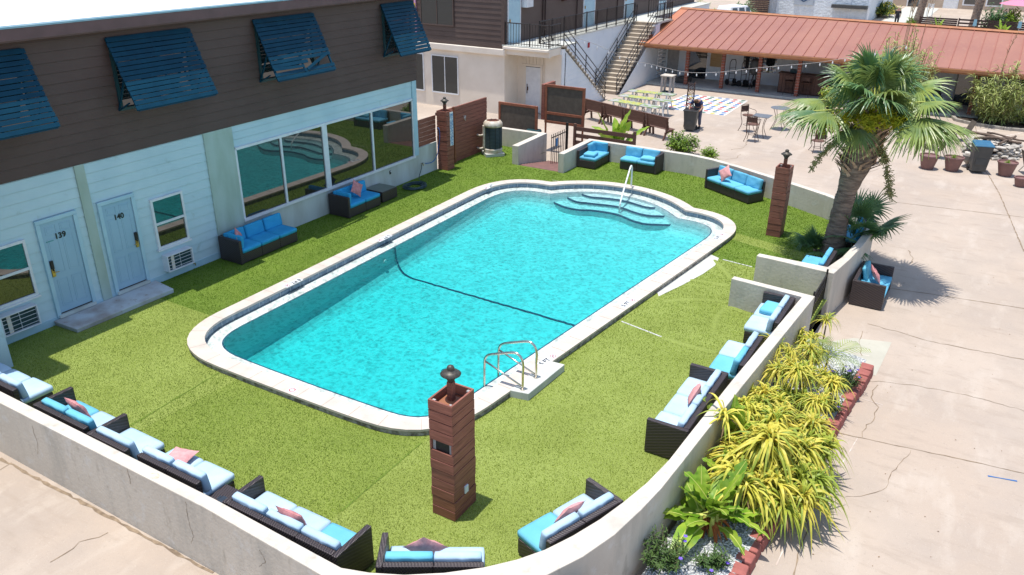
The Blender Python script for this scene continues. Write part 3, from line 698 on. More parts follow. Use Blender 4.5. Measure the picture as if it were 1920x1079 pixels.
# depth markers laid into the coping
def marker(pos, ang, txt, sz=.155):
    m4 = Matrix.Translation(Vector(pos)) @ Matrix.Rotation(ang, 4, 'Z')
    b = MB().box(-.27, .27, -.085, .085, -.003, .003, m4).build('depth_marker', M['sign_white'], pool)
    text_obj(txt, sz, 'black_paint', b, m4 @ Matrix.Translation((-.10, 0, .0045)), 'numeral', .0005, .006)
    rg = MB(); nseg = 20
    for k in range(nseg):
        a0 = 2*PI*k/nseg; a1 = 2*PI*(k+1)/nseg
        rg.add([(.052*math.cos(a0), .052*math.sin(a0), 0), (.065*math.cos(a0), .065*math.sin(a0), 0), (.065*math.cos(a1), .065*math.sin(a1), 0), (.052*math.cos(a1), .052*math.sin(a1), 0)], [(0, 1, 2, 3)])
    rg.bar((-.04, -.04, 0), (.04, .04, 0), .01, .001); rg.v = [m4 @ (v+Vector((.18, 0, .006))) for v in rg.v]
    rg.build('no_diving_ring', M['red_paint'], b)
    sw = MB().bar((-.03, .0, 0), (.03, .01, 0), .014, .001).bar((.0, .0, 0), (.02, -.03, 0), .01, .001); sw.v = [m4 @ (v+Vector((.18, 0, .005))) for v in sw.v]
    sw.build('swimmer', M['black_paint'], b)
zm = ZC+.004
for (px, py), ang, txt in (((549, 531), PI/2, '8 FT'), ((720, 447), PI/2, '5 FT'), ((917, 350), PI/2+.1, '3 FT'), ((1027, 675), PI/2-.12, '5 FT'), ((1178, 568), PI/2-.12, '5 FT'), ((1349, 444), PI/2-.1, '3 FT')):
    side = ang + (PI if px < 1000 and px != 1027 else 0)
    marker(at(px, py, zm), side if px < 1000 else ang, txt)
mk = at(548, 732, zm); m4 = Matrix.Translation(mk)
bq = MB().box(-.085, .085, -.085, .085, -.003, .003, m4).build('depth_marker', M['sign_white'], pool)
rg = MB()
for k in range(20):
    a0 = 2*PI*k/20; a1 = 2*PI*(k+1)/20
    rg.add([m4 @ Vector((r_*math.cos(a), r_*math.sin(a), .006)) for r_, a in ((.05, a0), (.066, a0), (.066, a1), (.05, a1))], [(0, 1, 2, 3)])
rg.bar(m4 @ Vector((-.04, -.04, .006)), m4 @ Vector((.04, .04, .006)), .012, .001); rg.build('no_diving_ring', M['red_paint'], bq)
# depth numerals on the tile band
for y, tx in ((13.55, '8 FT'), (17.75, '5 FT')):
    text_obj(tx, .10, 'black_paint', tb, Matrix.Translation((-13.27-.36+(-.0135)*(y-13), y, .028)) @ Matrix.Rotation(PI/2, 4, 'Z') @ Matrix.Rotation(PI/2, 4, 'X'), 'numeral', .003, .004)

# water body
wl = offset_poly(PIN, .3)
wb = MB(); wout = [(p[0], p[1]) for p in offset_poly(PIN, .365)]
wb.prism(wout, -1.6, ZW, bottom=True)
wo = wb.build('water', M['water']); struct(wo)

# concrete pad and grab rails at the deep end
c_ = [at(*p, .145) for p in ((964, 734), (985.5, 739.5), (1054.8, 687), (1044, 680.5))]
pad = thing('rail_pad', 'white concrete pad at the coping under the pool ladder rails', 'concrete pad', (-6.35, 11.7, 0))
pb = MB().hexa([(-.27, -.62, -.01), (.10, -.55, -.01), (.17, .77, -.01), (-.20, .74, -.01)], [(-.27, -.62, .155), (.10, -.55, .155), (.17, .77, .155), (-.20, .74, .155)]).build('slab', M['bare'], pad, bevel=.012)
def grab(yc, lab):
    t = thing('grab_rail', lab, 'pool rail', (-6.42, yc, .155), 0, 'steel grab rails of the pool ladder')
    q_ = [(0, 0, 0), (-.005, 0, .3), (0, 0, .50), (-.03, 0, .64), (-.12, 0, .72), (-.25, 0, .71), (-.55, 0, .60), (-.74, 0, .52), (-.82, 0, .44), (-.85, 0, .30), (-.86, 0, -.3), (-.86, 0, -.55)]
    MB().tube(smooth_path([Vector(p) for p in q_], 4), .024, 10).build('handle_tube', M['steel'], t, smooth=True)
    MB().tube([(-.84, 0, .36), (-.02, 0, .06)], .018, 8).build('brace', M['steel'], t, smooth=True)
    MB().lathe([(.055, 0), (.055, .012), (.03, .02)], 16).build('flange', M['steel'], t, smooth=False)
grab(11.23, 'nearer of the two curved steel grab rails on the white pad'); grab(11.74, 'farther of the two curved steel grab rails on the white pad')
# single handrail at the entry steps
hr = thing('stair_handrail', 'white single handrail descending into the curved pool steps', 'pool rail', (-9.75, 24.1, 0))
MB().box(-.22, .22, -.14, .14, 0, .05).build('base_block', M['bare'], hr, bevel=.01)
q_ = [(0, 0, .04), (0, -.02, .7), (0, -.06, .82), (.03, -.2, .88), (.08, -.45, .78), (.22, -1.25, .18), (.25, -1.42, .02), (.26, -1.48, -.1), (.26, -1.5, -.3)]
MB().tube(smooth_path([Vector(p) for p in q_], 4), .027, 10).build('handle_tube', M['white_metal'], hr, smooth=True)

# ================================================================== LOW WALLS
o = MB().prism(WA_in+WA_out, GZ-.05, .70).build('low_wall', M['wall'], bevel=.012); tag(o, 'long curving cream low wall around the near end of the pool deck', 'wall')
o = MB().prism(WB_out+WB_in, GZ-.05, .70).build('low_wall', M['wall'], bevel=.012); tag(o, 'low grey wall curving behind the palm tree and along the far side of the deck', 'wall')
o = MB().prism([(-14.72, 24.72), (-14.46, 24.72), (-14.52, 27.0), (-16.62, 26.95), (-16.62, 26.75), (-14.76, 26.78)], GZ-.05, .70).build('low_wall', M['wall'], bevel=.012); tag(o, 'short grey corner wall beside the pool heater and the iron gate', 'wall')
# repair patch and crack on the near wall
r3 = random.Random(9); pt = MB(); c = at(291, 892, .7035); ring_ = [(c.x+.085*math.cos(a)*r3.uniform(.7, 1.2), c.y+.06*math.sin(a)*r3.uniform(.7, 1.2), .703) for a in [i*PI/7 for i in range(14)]]
pt.add(ring_, [tuple(range(14))]); 
tag(pt.build('chipped_patch', mat('chip', (.50, .36, .24), .9, (.62, .54, .44), 12, 4, .4, .6)), 'small tan chipped patch on top of the near low wall', 'wall patch')

def wall_crack(pts, seed):
    r = random.Random(seed); P = []
    for a, b_ in zip(pts[:-1], pts[1:]):
        for k in range(6): P.append((a[0]+(b_[0]-a[0])*k/6+r.uniform(-.012, .012), a[1]+(b_[1]-a[1])*k/6))
    yf = lambda x: (5.5 if x < -13.5 else 5.48+(-8.2-x)*.0038 if x < -8.2 else 5.37+(-5.8-x)*.0458)-.004
    b = MB(); vs = []
    for (x, z) in P: w_ = r.uniform(.002, .006); vs += [(x-w_, yf(x), z), (x+w_, yf(x), z)]
    b.add(vs, [(2*i, 2*i+1, 2*i+3, 2*i+2) for i in range(len(P)-1)]); o = b.build('wall_crack', M['crack']); tag(o, ('hairline crack in the near low wall, %s' % lab_), 'crack')
for k, (pts, lab_) in enumerate((([(-9.9, .69), (-9.88, .5), (-9.91, .38)], 'short one under the flat lying pillow'), ([(-8.6, .62), (-8.63, .3), (-8.58, .0), (-8.7, -.2)], 'long one by the wicker side table'), ([(-12.4, .55), (-12.38, .2), (-12.5, -.1)], 'faint one towards the left edge'), ([(-7.1, .5), (-7.0, .35), (-7.2, .15)], 'slanting one near the bottom edge'))): wall_crack(pts, k)
# ramp of boards through the gate gap
rp = MB()
for k in range(11):
    y = 24.75+k*.205; z = 0-.0*k-.40*(k/11)
    rp.box(-14.44, -12.81, y, y+.195, z-.04, z)
tag(rp.build('board_ramp', mat('ramp_boards', (.20, .10, .085), .75, (.15, .08, .07), 5, 5), bevel=.004), 'reddish brown board ramp going down to the iron gate', 'ramp')

# ------------------------------------------------------------------ cracks, joints and marks in the yard
def crack(pts, wd=.03, jit=.03, seed=0):
    struct(strip([at(*p, GZ) for p in pts], wd*.75, GZ+.005, jitter=jit, seed=seed).build('ground_crack', M['crack']))
for i, (pts, wd, jt) in enumerate([
    ([(1664, 378), (1790, 393), (1920, 408)], .03, .012), ([(1838, 300), (1849, 322), (1872, 360), (1896, 415), (1920, 472)], .045, .012),
    ([(1660, 540), (1760, 554), (1920, 579)], .03, .01), ([(1627, 607), (1680, 622), (1740, 640), (1800, 652), (1920, 675)], .025, .03),
    ([(1610, 713), (1700, 721), (1800, 739), (1920, 770)], .015, .03), ([(1560, 810), (1700, 840), (1800, 861), (1920, 888)], .025, .008),
    ([(1644, 722), (1634, 746), (1646, 764), (1636, 788), (1622, 803), (1616, 820)], .02, .03), ([(1709, 845), (1693, 868), (1668, 893), (1656, 921), (1628, 929), (1587, 933)], .015, .03),
    ([(1518, 962), (1514, 990), (1506, 1020), (1496, 1050), (1490, 1079)], .025, .03), ([(94, 1055), (120, 1038), (150, 1018), (203, 1000)], .02, .03), ([(0, 882), (22, 868)], .02, .01),
    ([(1403, 262), (1395, 278), (1370, 281)], .03, .03), ([(1388, 290), (1380, 298), (1360, 300)], .03, .04), ([(1704, 470), (1712, 486), (1708, 495)], .03, .03),
    ([(1340, 283), (1300, 281), (1200, 278)], .02, .02), ([(1790, 100), (1825, 210), (1838, 300)], .03, .02), ([(1618, 622), (1612, 645), (1615, 668)], .018, .03)]):
    crack(pts, wd, jt, i)
pp = MB(); pp.add([at(*p, GZ+.004) for p in ((1672, 642), (1642, 705), (1560, 690), (1560, 640), (1600, 634))], [(4, 3, 2, 1, 0)]); struct(pp.build('ground_patch', M['concrete_patch']))
struct(strip([at(1852, 893, GZ), at(1907, 903, GZ)], .03, GZ+.006, jitter=.002).build('ground_tape', M['blue_paint']))
pk = mat('worn_line_paint', (.62, .56, .50), .8, (.48, .39, .33), 6, 5, .4, .6)
for a, b_ in (((1875, 243), (1842, 252)), ((1832, 247), (1790, 262)), ((1920, 249), (1830, 266)), ((1872, 241), (1816, 247)), ((1545, 652), (1630, 668)), ((1596, 742), (1655, 760)), ((1608, 822), (1580, 868)), ((1530, 905), (1455, 1060))):
    struct(strip([at(*a, GZ), at(*b_, GZ)], .07 if a[1] < 400 else .02, GZ+.0045, jitter=.003, seed=4).build('ground_marking', pk))
# strip of debris along the foot of the wall
struct(strip([at(0, 860, GZ), at(200, 967, GZ), at(400, 1075, GZ)], .05, GZ+.004, jitter=.015, seed=8).build('ground_debris', M['crack']))

# ================================================================== PLANTING BED
bed = MB().prism([(-2.86, 8.0), (-2.72, 12.7), (-2.46, 17.1), (-1.15, 16.7), (-1.3, 14.0), (-1.5, 12.0), (-1.62, 10.5), (-1.7, 9.5), (-1.75, 8.3)], None, -.30)
struct(bed.build('planting_bed', mat('gravel_bed', (.60, .60, .58), .9, (.22, .24, .25), 26, 5, .42, .58, bump=1, bs=40, bd=.03)))
gb = MB(); rg_ = random.Random(3)
for k in range(5200):
    y = rg_.uniform(8.1, 16.6); xe = -1.86+(y-8.3)*.078; x = rg_.uniform(-2.8, xe); s = rg_.uniform(.009, .024); z = -.30+s*.4
    a = rg_.uniform(0, PI); c, sn = math.cos(a)*s, math.sin(a)*s
    gb.add([(x+c, y+sn, z), (x-sn*.8, y+c*.8, z), (x-c, y-sn, z), (x+sn*.7, y-c*.7, z), (x+rg_.uniform(-.3, .3)*s, y, z+s*.7)], [(0, 1, 4), (1, 2, 4), (2, 3, 4), (3, 0, 4)])
o = gb.build('gravel', M['gravel']); o['kind'] = 'stuff'; tag(o, 'white pebble mulch in the planting bed beside the low wall', 'gravel')
# edging blocks: front face tapered, split faces
bl = MB().hexa([(-.10, -.15, 0), (.10, -.13, 0), (.10, .13, 0), (-.10, .15, 0)], [(-.10, -.145, .20), (.085, -.12, .20), (.085, .12, .20), (-.10, .145, .20)])
path = [Vector(p+(0,)) for p in [(-1.74, 8.3), (-1.68, 9.0), (-1.68, 9.5), (-1.63, 10.3), (-1.54, 11.1), (-1.50, 11.8), (-1.40, 12.7), (-1.30, 13.7), (-1.22, 14.8), (-1.13, 15.7), (-1.08, 16.6)]]
sp = smooth_path(path, 8); dist = 0; tgt = .15; bricks = []
for i in range(len(sp)-1):
    L = (sp[i+1]-sp[i]).length
    while dist+L > tgt:
        t = (tgt-dist)/L; bricks.append((sp[i].lerp(sp[i+1], t), math.atan2(sp[i+1].y-sp[i].y, sp[i+1].x-sp[i].x))); tgt += .285
    dist += L
b0 = None
for i, (p, a) in enumerate(bricks):
    if b0 is None: b0 = bl.build('edging_block', M['edging'], bevel=.018); o = b0
    else: o = b0.copy(); COL.objects.link(o)
    o.location = (p.x, p.y, GZ); o.rotation_euler = (rnd.uniform(-.02, .02), rnd.uniform(-.02, .02), a-PI/2+rnd.uniform(-.05, .05))
    o.scale = (rnd.uniform(1.2, 1.34), rnd.uniform(.93, .98), rnd.uniform(.97, 1.1))
    tag(o, 'red concrete edging block in the row along the planting bed', 'edging block', 'red edging blocks along the planting bed')
def wloc(o):
    v = Vector((0, 0, 0))
    while o is not None: v += o.location; o = o.parent
    return v
def bw(mb, name, m, parent, **k):
    """link world-placed geometry as a part of an unrotated thing"""
    d = wloc(parent); mb.v = [v-d for v in mb.v]; return mb.build(name, m, parent, **k)

# ================================================================== NEAR MOTEL WING (facade plane x = FX)
FX = -16.64
mot = thing('motel_building', 'two storey motel wing with brown upper siding, pale blue lower wall and slatted shutters', 'building', (-20, 14, 0))
bw(MB().box(-30, FX-.03, 6.9, 21.63, -.5, 5.95), 'wall_core', 'plinth', mot)
bw(siding(6.9, 21.66, 3.33, 5.97, .205, .02, 'y', FX+.03), 'upper_siding', 'siding_brown', mot)
bw(MB().box(FX-.02, FX+.035, 6.9, 21.66, 3.30, 3.335).box(FX-.3, FX+.035, 21.62, 21.70, 3.30, 5.97), 'trim_board', 'siding_brown', mot)
bw(MB().box(-30, FX+.03, 21.63, 21.67, 3.30, 5.96), 'end_wall', 'siding_brown', mot)
bw(MB().box(-30, FX, 21.63, 21.66, -.5, 3.30), 'end_wall', 'trim_blue', mot)
# lower wall in sections
bw(siding(6.9, 12.97, .16, 3.30, .215, .018, 'y', FX), 'lower_siding', 'siding_blue', mot)
bw(siding(13.89, 21.40, 2.74, 3.30, .19, .014, 'y', FX), 'lower_siding', 'siding_blue', mot)
bw(MB().box(FX-.05, FX+.03, 6.9, 12.97, 0, .165), 'sill_board', 'trim_blue', mot)
bw(MB().box(FX-.05, FX+.02, 13.89, 21.63, 0, .80), 'plinth', 'plinth', mot)
bw(MB().box(FX-.05, FX+.045, 12.97, 13.86, 0, 3.30), 'pilaster', 'pilaster', mot)
bw(MB().box(FX-.05, FX+.05, 9.57, 9.79, .12, 3.30), 'pilaster', 'pilaster', mot)
bw(MB().box(FX-.05, FX+.04, 21.41, 21.63, .78, 3.30), 'corner_board', 'trim_blue', mot)
# wing that steps forward beyond the corner
bw(MB().box(-30, -15.62, -4, 6.9, -.5, 5.95), 'wall_core', 'siding_blue', mot)
# roof
bw(MB().box(-30, FX+.36, 6.9, 21.95, 5.99, 6.22).box(-30, -15.24, -4, 6.9, 5.99, 6.22), 'fascia', 'fascia', mot, bevel=.01)
bw(MB().box(-30, FX+.37, 6.9, 21.96, 6.215, 6.25).box(-30, -15.23, -4, 6.9, 6.215, 6.25), 'drip_edge', 'flash', mot)
bw(MB().box(-29.9, FX+.30, 6.95, 21.9, 6.25, 6.27).box(-29.9, -15.3, -3.9, 6.95, 6.25, 6.27), 'roof', 'roof_white', mot)
bw(MB().box(-30, FX+.3, 6.9, 21.9, 5.96, 5.992), 'soffit', 'fascia', mot)
# picture window
y0, y1, z0, z1 = 13.89, 21.39, .83, 2.70
win = bw(MB().box(FX+.0, FX+.075, y0-.03, y1+.02, z0-.10, z0-.02).box(FX, FX+.05, y0-.03, y0+.03, z0-.02, z1).box(FX, FX+.05, y1-.05, y1, z0-.02, z1).box(FX, FX+.05, y0, y1, z1-.03, z1+.04), 'picture_window', 'trim_white', mot, bevel=.004)
for ma, mb_ in ((15.42, 15.49), (17.07, 17.27), (19.25, 19.32)): bw(MB().box(FX+.0, FX+.057, ma, mb_, z0-.02, z1-.03), 'mullion', 'trim_white', win, bevel=.004)
for a, b in ((y0+.03, 15.42), (15.49, 17.07), (17.27, 19.25), (19.32, y1-.05)):
    g = MB(); tl = rnd.uniform(-.004, .004)
    g.add([(FX+.018, a, z0-.02), (FX+.018+tl, b, z0-.02), (FX+.018+tl, b, z1-.03), (FX+.018, a, z1-.03)], [(0, 1, 2, 3)]); bw(g, 'pane', 'glass', win)
# doors
def door(y0, y1, num, hinge_left, parent):
    fr = bw(MB().box(FX+.0, FX+.07, y0-.09, y0-.005, .14, 2.288).box(FX, FX+.07, y1+.005, y1+.09, .14, 2.288).box(FX, FX+.07, y0-.09, y1+.09, 2.29, 2.375), 'door_frame', 'trim_blue', parent, bevel=.006)
    d = bw(MB().box(FX+.0, FX+.035, y0, y1, .225, 2.28), 'door', 'door', parent, bevel=.004)
    bw(MB().box(FX, FX+.10, y0-.06, y1+.06, .13, .20), 'threshold', 'plinth', parent)
    bw(MB().box(FX+.01, FX+.037, y0, y1, .203, .222), 'door_gap', 'iron', parent)
    wd = y1-y0; pb_ = MB()
    for (u0, u1) in ((.12, .44), (.56, .88)):
        for (v0, v1) in ((.07, .37), (.44, .82), (.87, .955)):
            a, b = y0+u0*wd, y0+u1*wd; c, e = .225+v0*2.055, .225+v1*2.055; t = .012
            for q in ((a, b, c, c+t), (a, b, e-t, e), (a, a+t, c, e), (b-t, b, c, e)): pb_.box(FX+.034, FX+.041, *q)
            pb_.box(FX+.034, FX+.039, a+.035, b-.035, c+.035, e-.035)
    bw(pb_, 'door_panel', 'door', d, bevel=.003)
    hy = y0+.055 if hinge_left else y1-.055
    bw(MB().box(FX+.036, FX+.075, hy-.035, hy+.035, 1.26, 1.45).box(FX+.04, FX+.09, hy-.012, hy+.012, 1.22, 1.27), 'lock', 'iron', d, bevel=.008)
    bw(MB().box(FX+.036, FX+.06, hy-.035, hy+.035, 1.08, 1.26).tube([(FX+.06, hy, 1.19), (FX+.10, hy, 1.19), (FX+.10, hy+(.1 if hinge_left else -.1), 1.18)], .011, 6), 'handle', 'brass', d, bevel=.005)
    for s in ('black', 'green'):
        off = .0 if s == 'black' else .006
        text_obj(num, .17, s+'_paint', d, Matrix.Translation(Vector((FX+.040+(.003 if s == 'black' else 0), y0+wd*(.52 if hinge_left else .50)+off, 1.93-off))-wloc(d)) @ Matrix.Rotation(PI/2, 4, 'Z') @ Matrix.Rotation(PI/2, 4, 'X') @ Matrix.Shear('XY', 4, (.0, .0)), 'door_number', .002, .004)
    return d
d139 = door(8.56, 9.30, '139', True, mot); d140 = door(9.98, 10.72, '140', False, mot)
mk_ = MB()
for k in range(7): mk_.box(FX+.037, FX+.040, 8.62+k*.024, 8.62+k*.024+.017, 1.855, 1.875)
bw(mk_, 'smudge', 'teal_paint', d139)
def sash(y0, y1, z0, z1, parent):
    f = bw(MB().box(FX, FX+.06, y0, y0+.06, z0, z1).box(FX, FX+.06, y1-.06, y1, z0, z1).box(FX, FX+.06, y0+.06, y1-.06, z1-.06, z1).box(FX, FX+.06, y0+.06, y1-.06, z0, z0+.06).box(FX, FX+.055, y0+.06, y1-.06, (z0+z1)/2-.03, (z0+z1)/2+.03).box(FX, FX+.09, y0-.03, y1+.03, z0-.04, z0), 'window', 'trim_white', parent, bevel=.004)
    zm_ = (z0+z1)/2
    bw(MB().box(FX, FX+.040, y0+.06, y1-.06, zm_+.03, z1-.06), 'pane', 'glass', f); bw(MB().box(FX, FX+.025, y0+.06, y1-.06, z0+.06, zm_-.03), 'pane', 'glass', f)
sash(11.19, 12.10, .82, 2.08, mot); sash(7.27, 8.20, .82, 2.08, mot)
def wall_ac(y0, y1, z0, z1, parent):
    dx = .22
    a = bw(MB().box(FX, FX+dx, y0, y1, z1-.025, z1).box(FX, FX+dx, y0, y1, z0, z0+.025).box(FX, FX+dx, y0, y0+.03, z0+.025, z1-.025).box(FX, FX+dx, y1-.03, y1, z0+.025, z1-.025), 'air_conditioner', 'trim_white', parent, bevel=.006)
    bw(MB().box(FX, FX+dx-.06, y0+.03, y1-.03, z0+.025, z1-.025), 'coil', 'teal_black', a)
    g = MB()
    for k in range(1, 5): z = z0+(z1-z0)*k/5; g.box(FX+dx-.02, FX+dx-.008, y0+.03, y1-.03, z-.0035, z+.0035)
    g.box(FX+dx-.028, FX+dx-.02, y0+.5*(y1-y0)-.004, y0+.5*(y1-y0)+.004, z0+.025, z1-.025)
    bw(g, 'grille', 'trim_white', a)
    bw(MB().box(FX+.02, FX+dx-.045, y0+.14, y0+.22, z0+.03, z1-.03), 'bracket', 'cream', a)
wall_ac(11.25, 12.00, .24, .66, mot); wall_ac(7.25, 8.03, .25, .70, mot)
bw(MB().tube([(FX+.03, 12.1, .15), (FX+.09, 12.1, .15), (FX+.09, 12.1, .10)], .015, 6), 'spigot', 'brass', mot)
# slatted Bahama shutters with the windows behind them
def shutter(y0, y1, broken=False, seed=0):
    r = random.Random(seed); wf = bw(MB().box(FX+.03, FX+.09, y0+.05, y0+.12, 4.30, 5.72).box(FX+.03, FX+.09, y1-.12, y1-.05, 4.30, 5.72).box(FX+.03, FX+.09, y0+.05, y1-.05, 5.66, 5.72).box(FX+.03, FX+.12, y0+.02, y1-.02, 4.25, 4.31), 'window', 'teal_black', mot)
    bw(MB().box(FX+.03, FX+.05, y0+.12, y1-.12, 4.31, 5.66), 'pane', 'glass_dark', wf)
    top = Vector((FX+.06, 0, 5.79)); bot = Vector((FX+.74, 0, 4.33)); d = bot-top; n = Vector((-d.z, 0, d.x)).normalized(); dn = d.normalized()
    sh = MB(); N = 15
    fr = bw(MB().bar(top+Vector((0, y0+.03, 0)), bot+Vector((0, y0+.03, 0)), .05, .04).bar(top+Vector((0, y1-.03, 0)), bot+Vector((0, y1-.03, 0)), .05, .04).bar(top+Vector((0, (y0+y1)/2, 0))-n*.01, bot+Vector((0, (y0+y1)/2, 0))-n*.01, .04, .03)
            .bar(top+Vector((0, y0+.03, 0)), top+Vector((0, y1-.03, 0)), .05, .04).bar(bot+Vector((0, y0+.03, 0)), bot+Vector((0, y1-.03, 0)), .03, .03).bar((FX+.05, y0+.03, 4.25), (FX+.42, y0+.03, 4.95), .035).bar((FX+.05, y1-.03, 4.25), (FX+.42, y1-.03, 4.95), .035).bar((FX+.04, y0+.03, 4.25), (FX+.42, y0+.06, 4.45), .03), 'shutter', 'shutter', mot)
    for k in range(N):
        t = (k+.5)/N; c = top+d*t+n*.028; w2 = d.length/N*.425; ya, yb_ = y0-.02+r.uniform(-.012, .012), y1+.02+r.uniform(-.012, .012); tilt = r.uniform(-.1, .1)*.04
        if broken and k == 12:
            for (p, q) in (((ya, -.03), (y0+1.02, .01)), ((y0+1.12, .10), (yb_-.1, -.22))):
                a = c+dn*p[1]+n*.02; b = c+dn*q[1]+n*.05; sh.bar(Vector((a.x, p[0], a.z)), Vector((b.x, q[0], b.z)), .016, w2*1.6, up=dn)
            continue
        if broken and k == 11: yb_ = y0+1.25
        a = c-dn*w2; b = c+dn*w2; e = n*.009
        q = [Vector((p.x, 0, p.z)) for p in (a-e, b-e, b+e, a+e)]
        sh.add([v+Vector((0, ya, 0)) for v in q]+[v+Vector((tilt, yb_, tilt)) for v in q], [(0, 1, 2, 3), (7, 6, 5, 4), (0, 4, 5, 1), (1, 5, 6, 2), (2, 6, 7, 3), (3, 7, 4, 0)])
    bw(sh, 'slats', 'shutter', fr, bevel=.002)
shutter(6.95, 9.06, False, 1); shutter(10.84, 12.98, False, 2); shutter(14.95, 17.09, True, 3); shutter(20.01, 21.56, False, 4)
# door slab on the turf
ds = MB().hexa([(-16.60, 8.38, 0), (-15.86, 8.42, 0), (-15.83, 10.86, 0), (-16.60, 10.95, 0)], [(-16.60, 8.36, .115), (-15.84, 8.40, .105), (-15.82, 10.86, .11), (-16.60, 10.95, .115)])
tag(ds.build('door_step', mat('peeling_step', (.52, .56, .58), .85, (.36, .32, .30), 1.6, 6, .42, .62, spots=(6, .6, .72, (.30, .20, .14)), bump=.3, bs=25), bevel=.015), 'long peeling concrete step in front of the two numbered doors', 'step')
# concrete wall with boards carrying on beyond the building
o = MB().box(FX-.16, FX, 21.63, 22.72, -.5, 1.0).build('garden_wall', M['plinth']); tag(o, 'short streaked concrete wall between the blue building and the wooden column', 'wall')

def boards(x0, x1, y0, y1, z0, z1, n, gap=.012, rj=None):
    b = MB(); h = (z1-z0)/n
    for k in range(n):
        e = rnd.uniform(-.006, .006); b.box(x0+e*.5, x1+e*.5, y0+e, y1+e, z0+k*h+gap/2, z0+(k+1)*h-gap/2)
    return b
fe = thing('wood_fence', 'horizontal board fence in reddish brown stain behind the wooden column and heater', 'fence', (FX, 23.9, 0))
bw(boards(FX-.03, FX+.0, 21.66, 22.7, 1.02, 1.95, 6), 'board_panel', 'wood_red_x', fe, bevel=.003)
bw(boards(FX-.02, FX+.02, 23.2, 26.0, -.02, 2.02, 14), 'board_panel', 'wood_red_x', fe, bevel=.003)
bw(MB().box(FX+.01, FX+.09, 23.72, 23.80, -.02, 2.05), 'post', 'wood_frame', fe, bevel=.004)
bw(MB().box(FX-.08, FX-.02, 22.8, 26.05, 1.9, 2.0).box(FX-.08, FX-.03, 25.9, 26.0, 0, 2.0), 'rail', 'wood_red', fe)
bw(MB().tube([(FX+.04, 24.42, 1.62), (FX+.06, 24.40, 1.5), (FX+.05, 24.5, 1.42), (FX+.05, 24.52, 1.6), (FX+.05, 24.44, 1.52)], .008, 5), 'hook', 'white_metal', fe)

# ================================================================== LAMP COLUMNS OF STACKED BOARDS
def column(x0, x1, y0, y1, h, label, rz=0, lamp=True, slot=False, n=12, cat_lamp='finial'):
    cx, cy = (x0+x1)/2, (y0+y1)/2; t = thing('board_column', label, 'column', (cx, cy, 0), rz, 'square board-clad lamp columns')
    a, b = (x1-x0)/2, (y1-y0)/2; hh = h/n; r = random.Random(int(abs(cx)*100))
    c = MB()
    for k in range(n):
        z = k*hh+.006; zt = (k+1)*hh-.006; e = r.uniform(-.006, .006); f = r.uniform(-.005, .005); th = .03
        if slot and k == 7:
            c.box(a-th+e, a+e, -b+f, b+f, z, zt); c.box(-a, -a+th, -b, b, z, zt); c.box(-a, a-th, b-th, b, z, zt); continue
        c.box(-a+e, a+e, -b+f, -b+th+f, z, zt).box(-a+e, a+e, b-th+f, b+f, z, zt).box(-a+e, -a+th+e, -b+th+f, b-th+f, z, zt).box(a-th+e, a+e, -b+th+f, b-th+f, z, zt)
    c.build('cladding', M['wood_red_x'], t, bevel=.004)
    core = MB()
    for sx in (-1, 1):
        for sy in (-1, 1): core.box(sx*(a-.06)-.025, sx*(a-.06)+.025, sy*(b-.06)-.025, sy*(b-.06)+.025, 0, h-.03)
    core.build('corner_post', M['grey_wood'], t)
    MB().box(-a+.04, a-.04, -b+.04, b-.04, 0, h-.26).build('inner_core', M['iron'] if slot else M['dark_wood'], t)
    if lamp:
        MB().box(-.14, .12, -.15, .12, h-.26, h-.10).build('lamp_base', M['terracotta'], t, bevel=.02)
        MB().box(-.045, .045, -.045, .045, h-.12, h+.20).build('lamp_post', M['wood_red'], t, bevel=.006)
        MB().lathe([(.03, h+.18), (.05, h+.20), (.055, h+.23), (.085, h+.27), (.09, h+.285), (.07, h+.295)], 20).build('lamp_neck', M['bronze'], t, smooth=True)
        MB().lathe([(.07, h+.29), (.145, h+.315), (.15, h+.325), (.10, h+.365), (.055, h+.385), (.05, h+.40), (.055, h+.42), (.045, h+.445), (.02, h+.46), (.001, h+.463)], 24).build('lamp_cap', M['bronze'], t, smooth=True)
    return t
c1 = column(-5.94, -5.53, 7.70, 8.27, 2.02, 'tall wooden board column with black lamp on top, standing on the turf nearest the camera', slot=True, n=12)
sk = MB().box(.19, .222, -.02, .07, .34, .47); sk.build('socket_cover', M['white_metal'], c1, bevel=.008)
c2 = column(-4.80, -4.41, 22.24, 22.70, 2.02, 'wooden board column left of the leaning palm trunk', n=11)
c3 = column(-16.62, -16.20, 22.74, 23.16, 2.10, 'wooden board column with blue notice strip beside the pale blue building', n=12)
# notice board on the third column
nb = MB().box(.211, .226, -.02, .17, .86, 2.04).build('notice', M['sign_white'], c3)
r4 = random.Random(21); gl = MB()
for k in range(21):
    z = 1.98-k*.053; x = -.005
    while x < .15:
        L = r4.uniform(.012, .045); L = min(L, .155-x)
        if r4.random() < .82: gl.box(.226, .2285, x, x+L, z-.034 if k % 5 else z-.038, z)
        x += L+r4.uniform(.006, .014)
gl.build('notice_print', M['sign_blue'], nb)

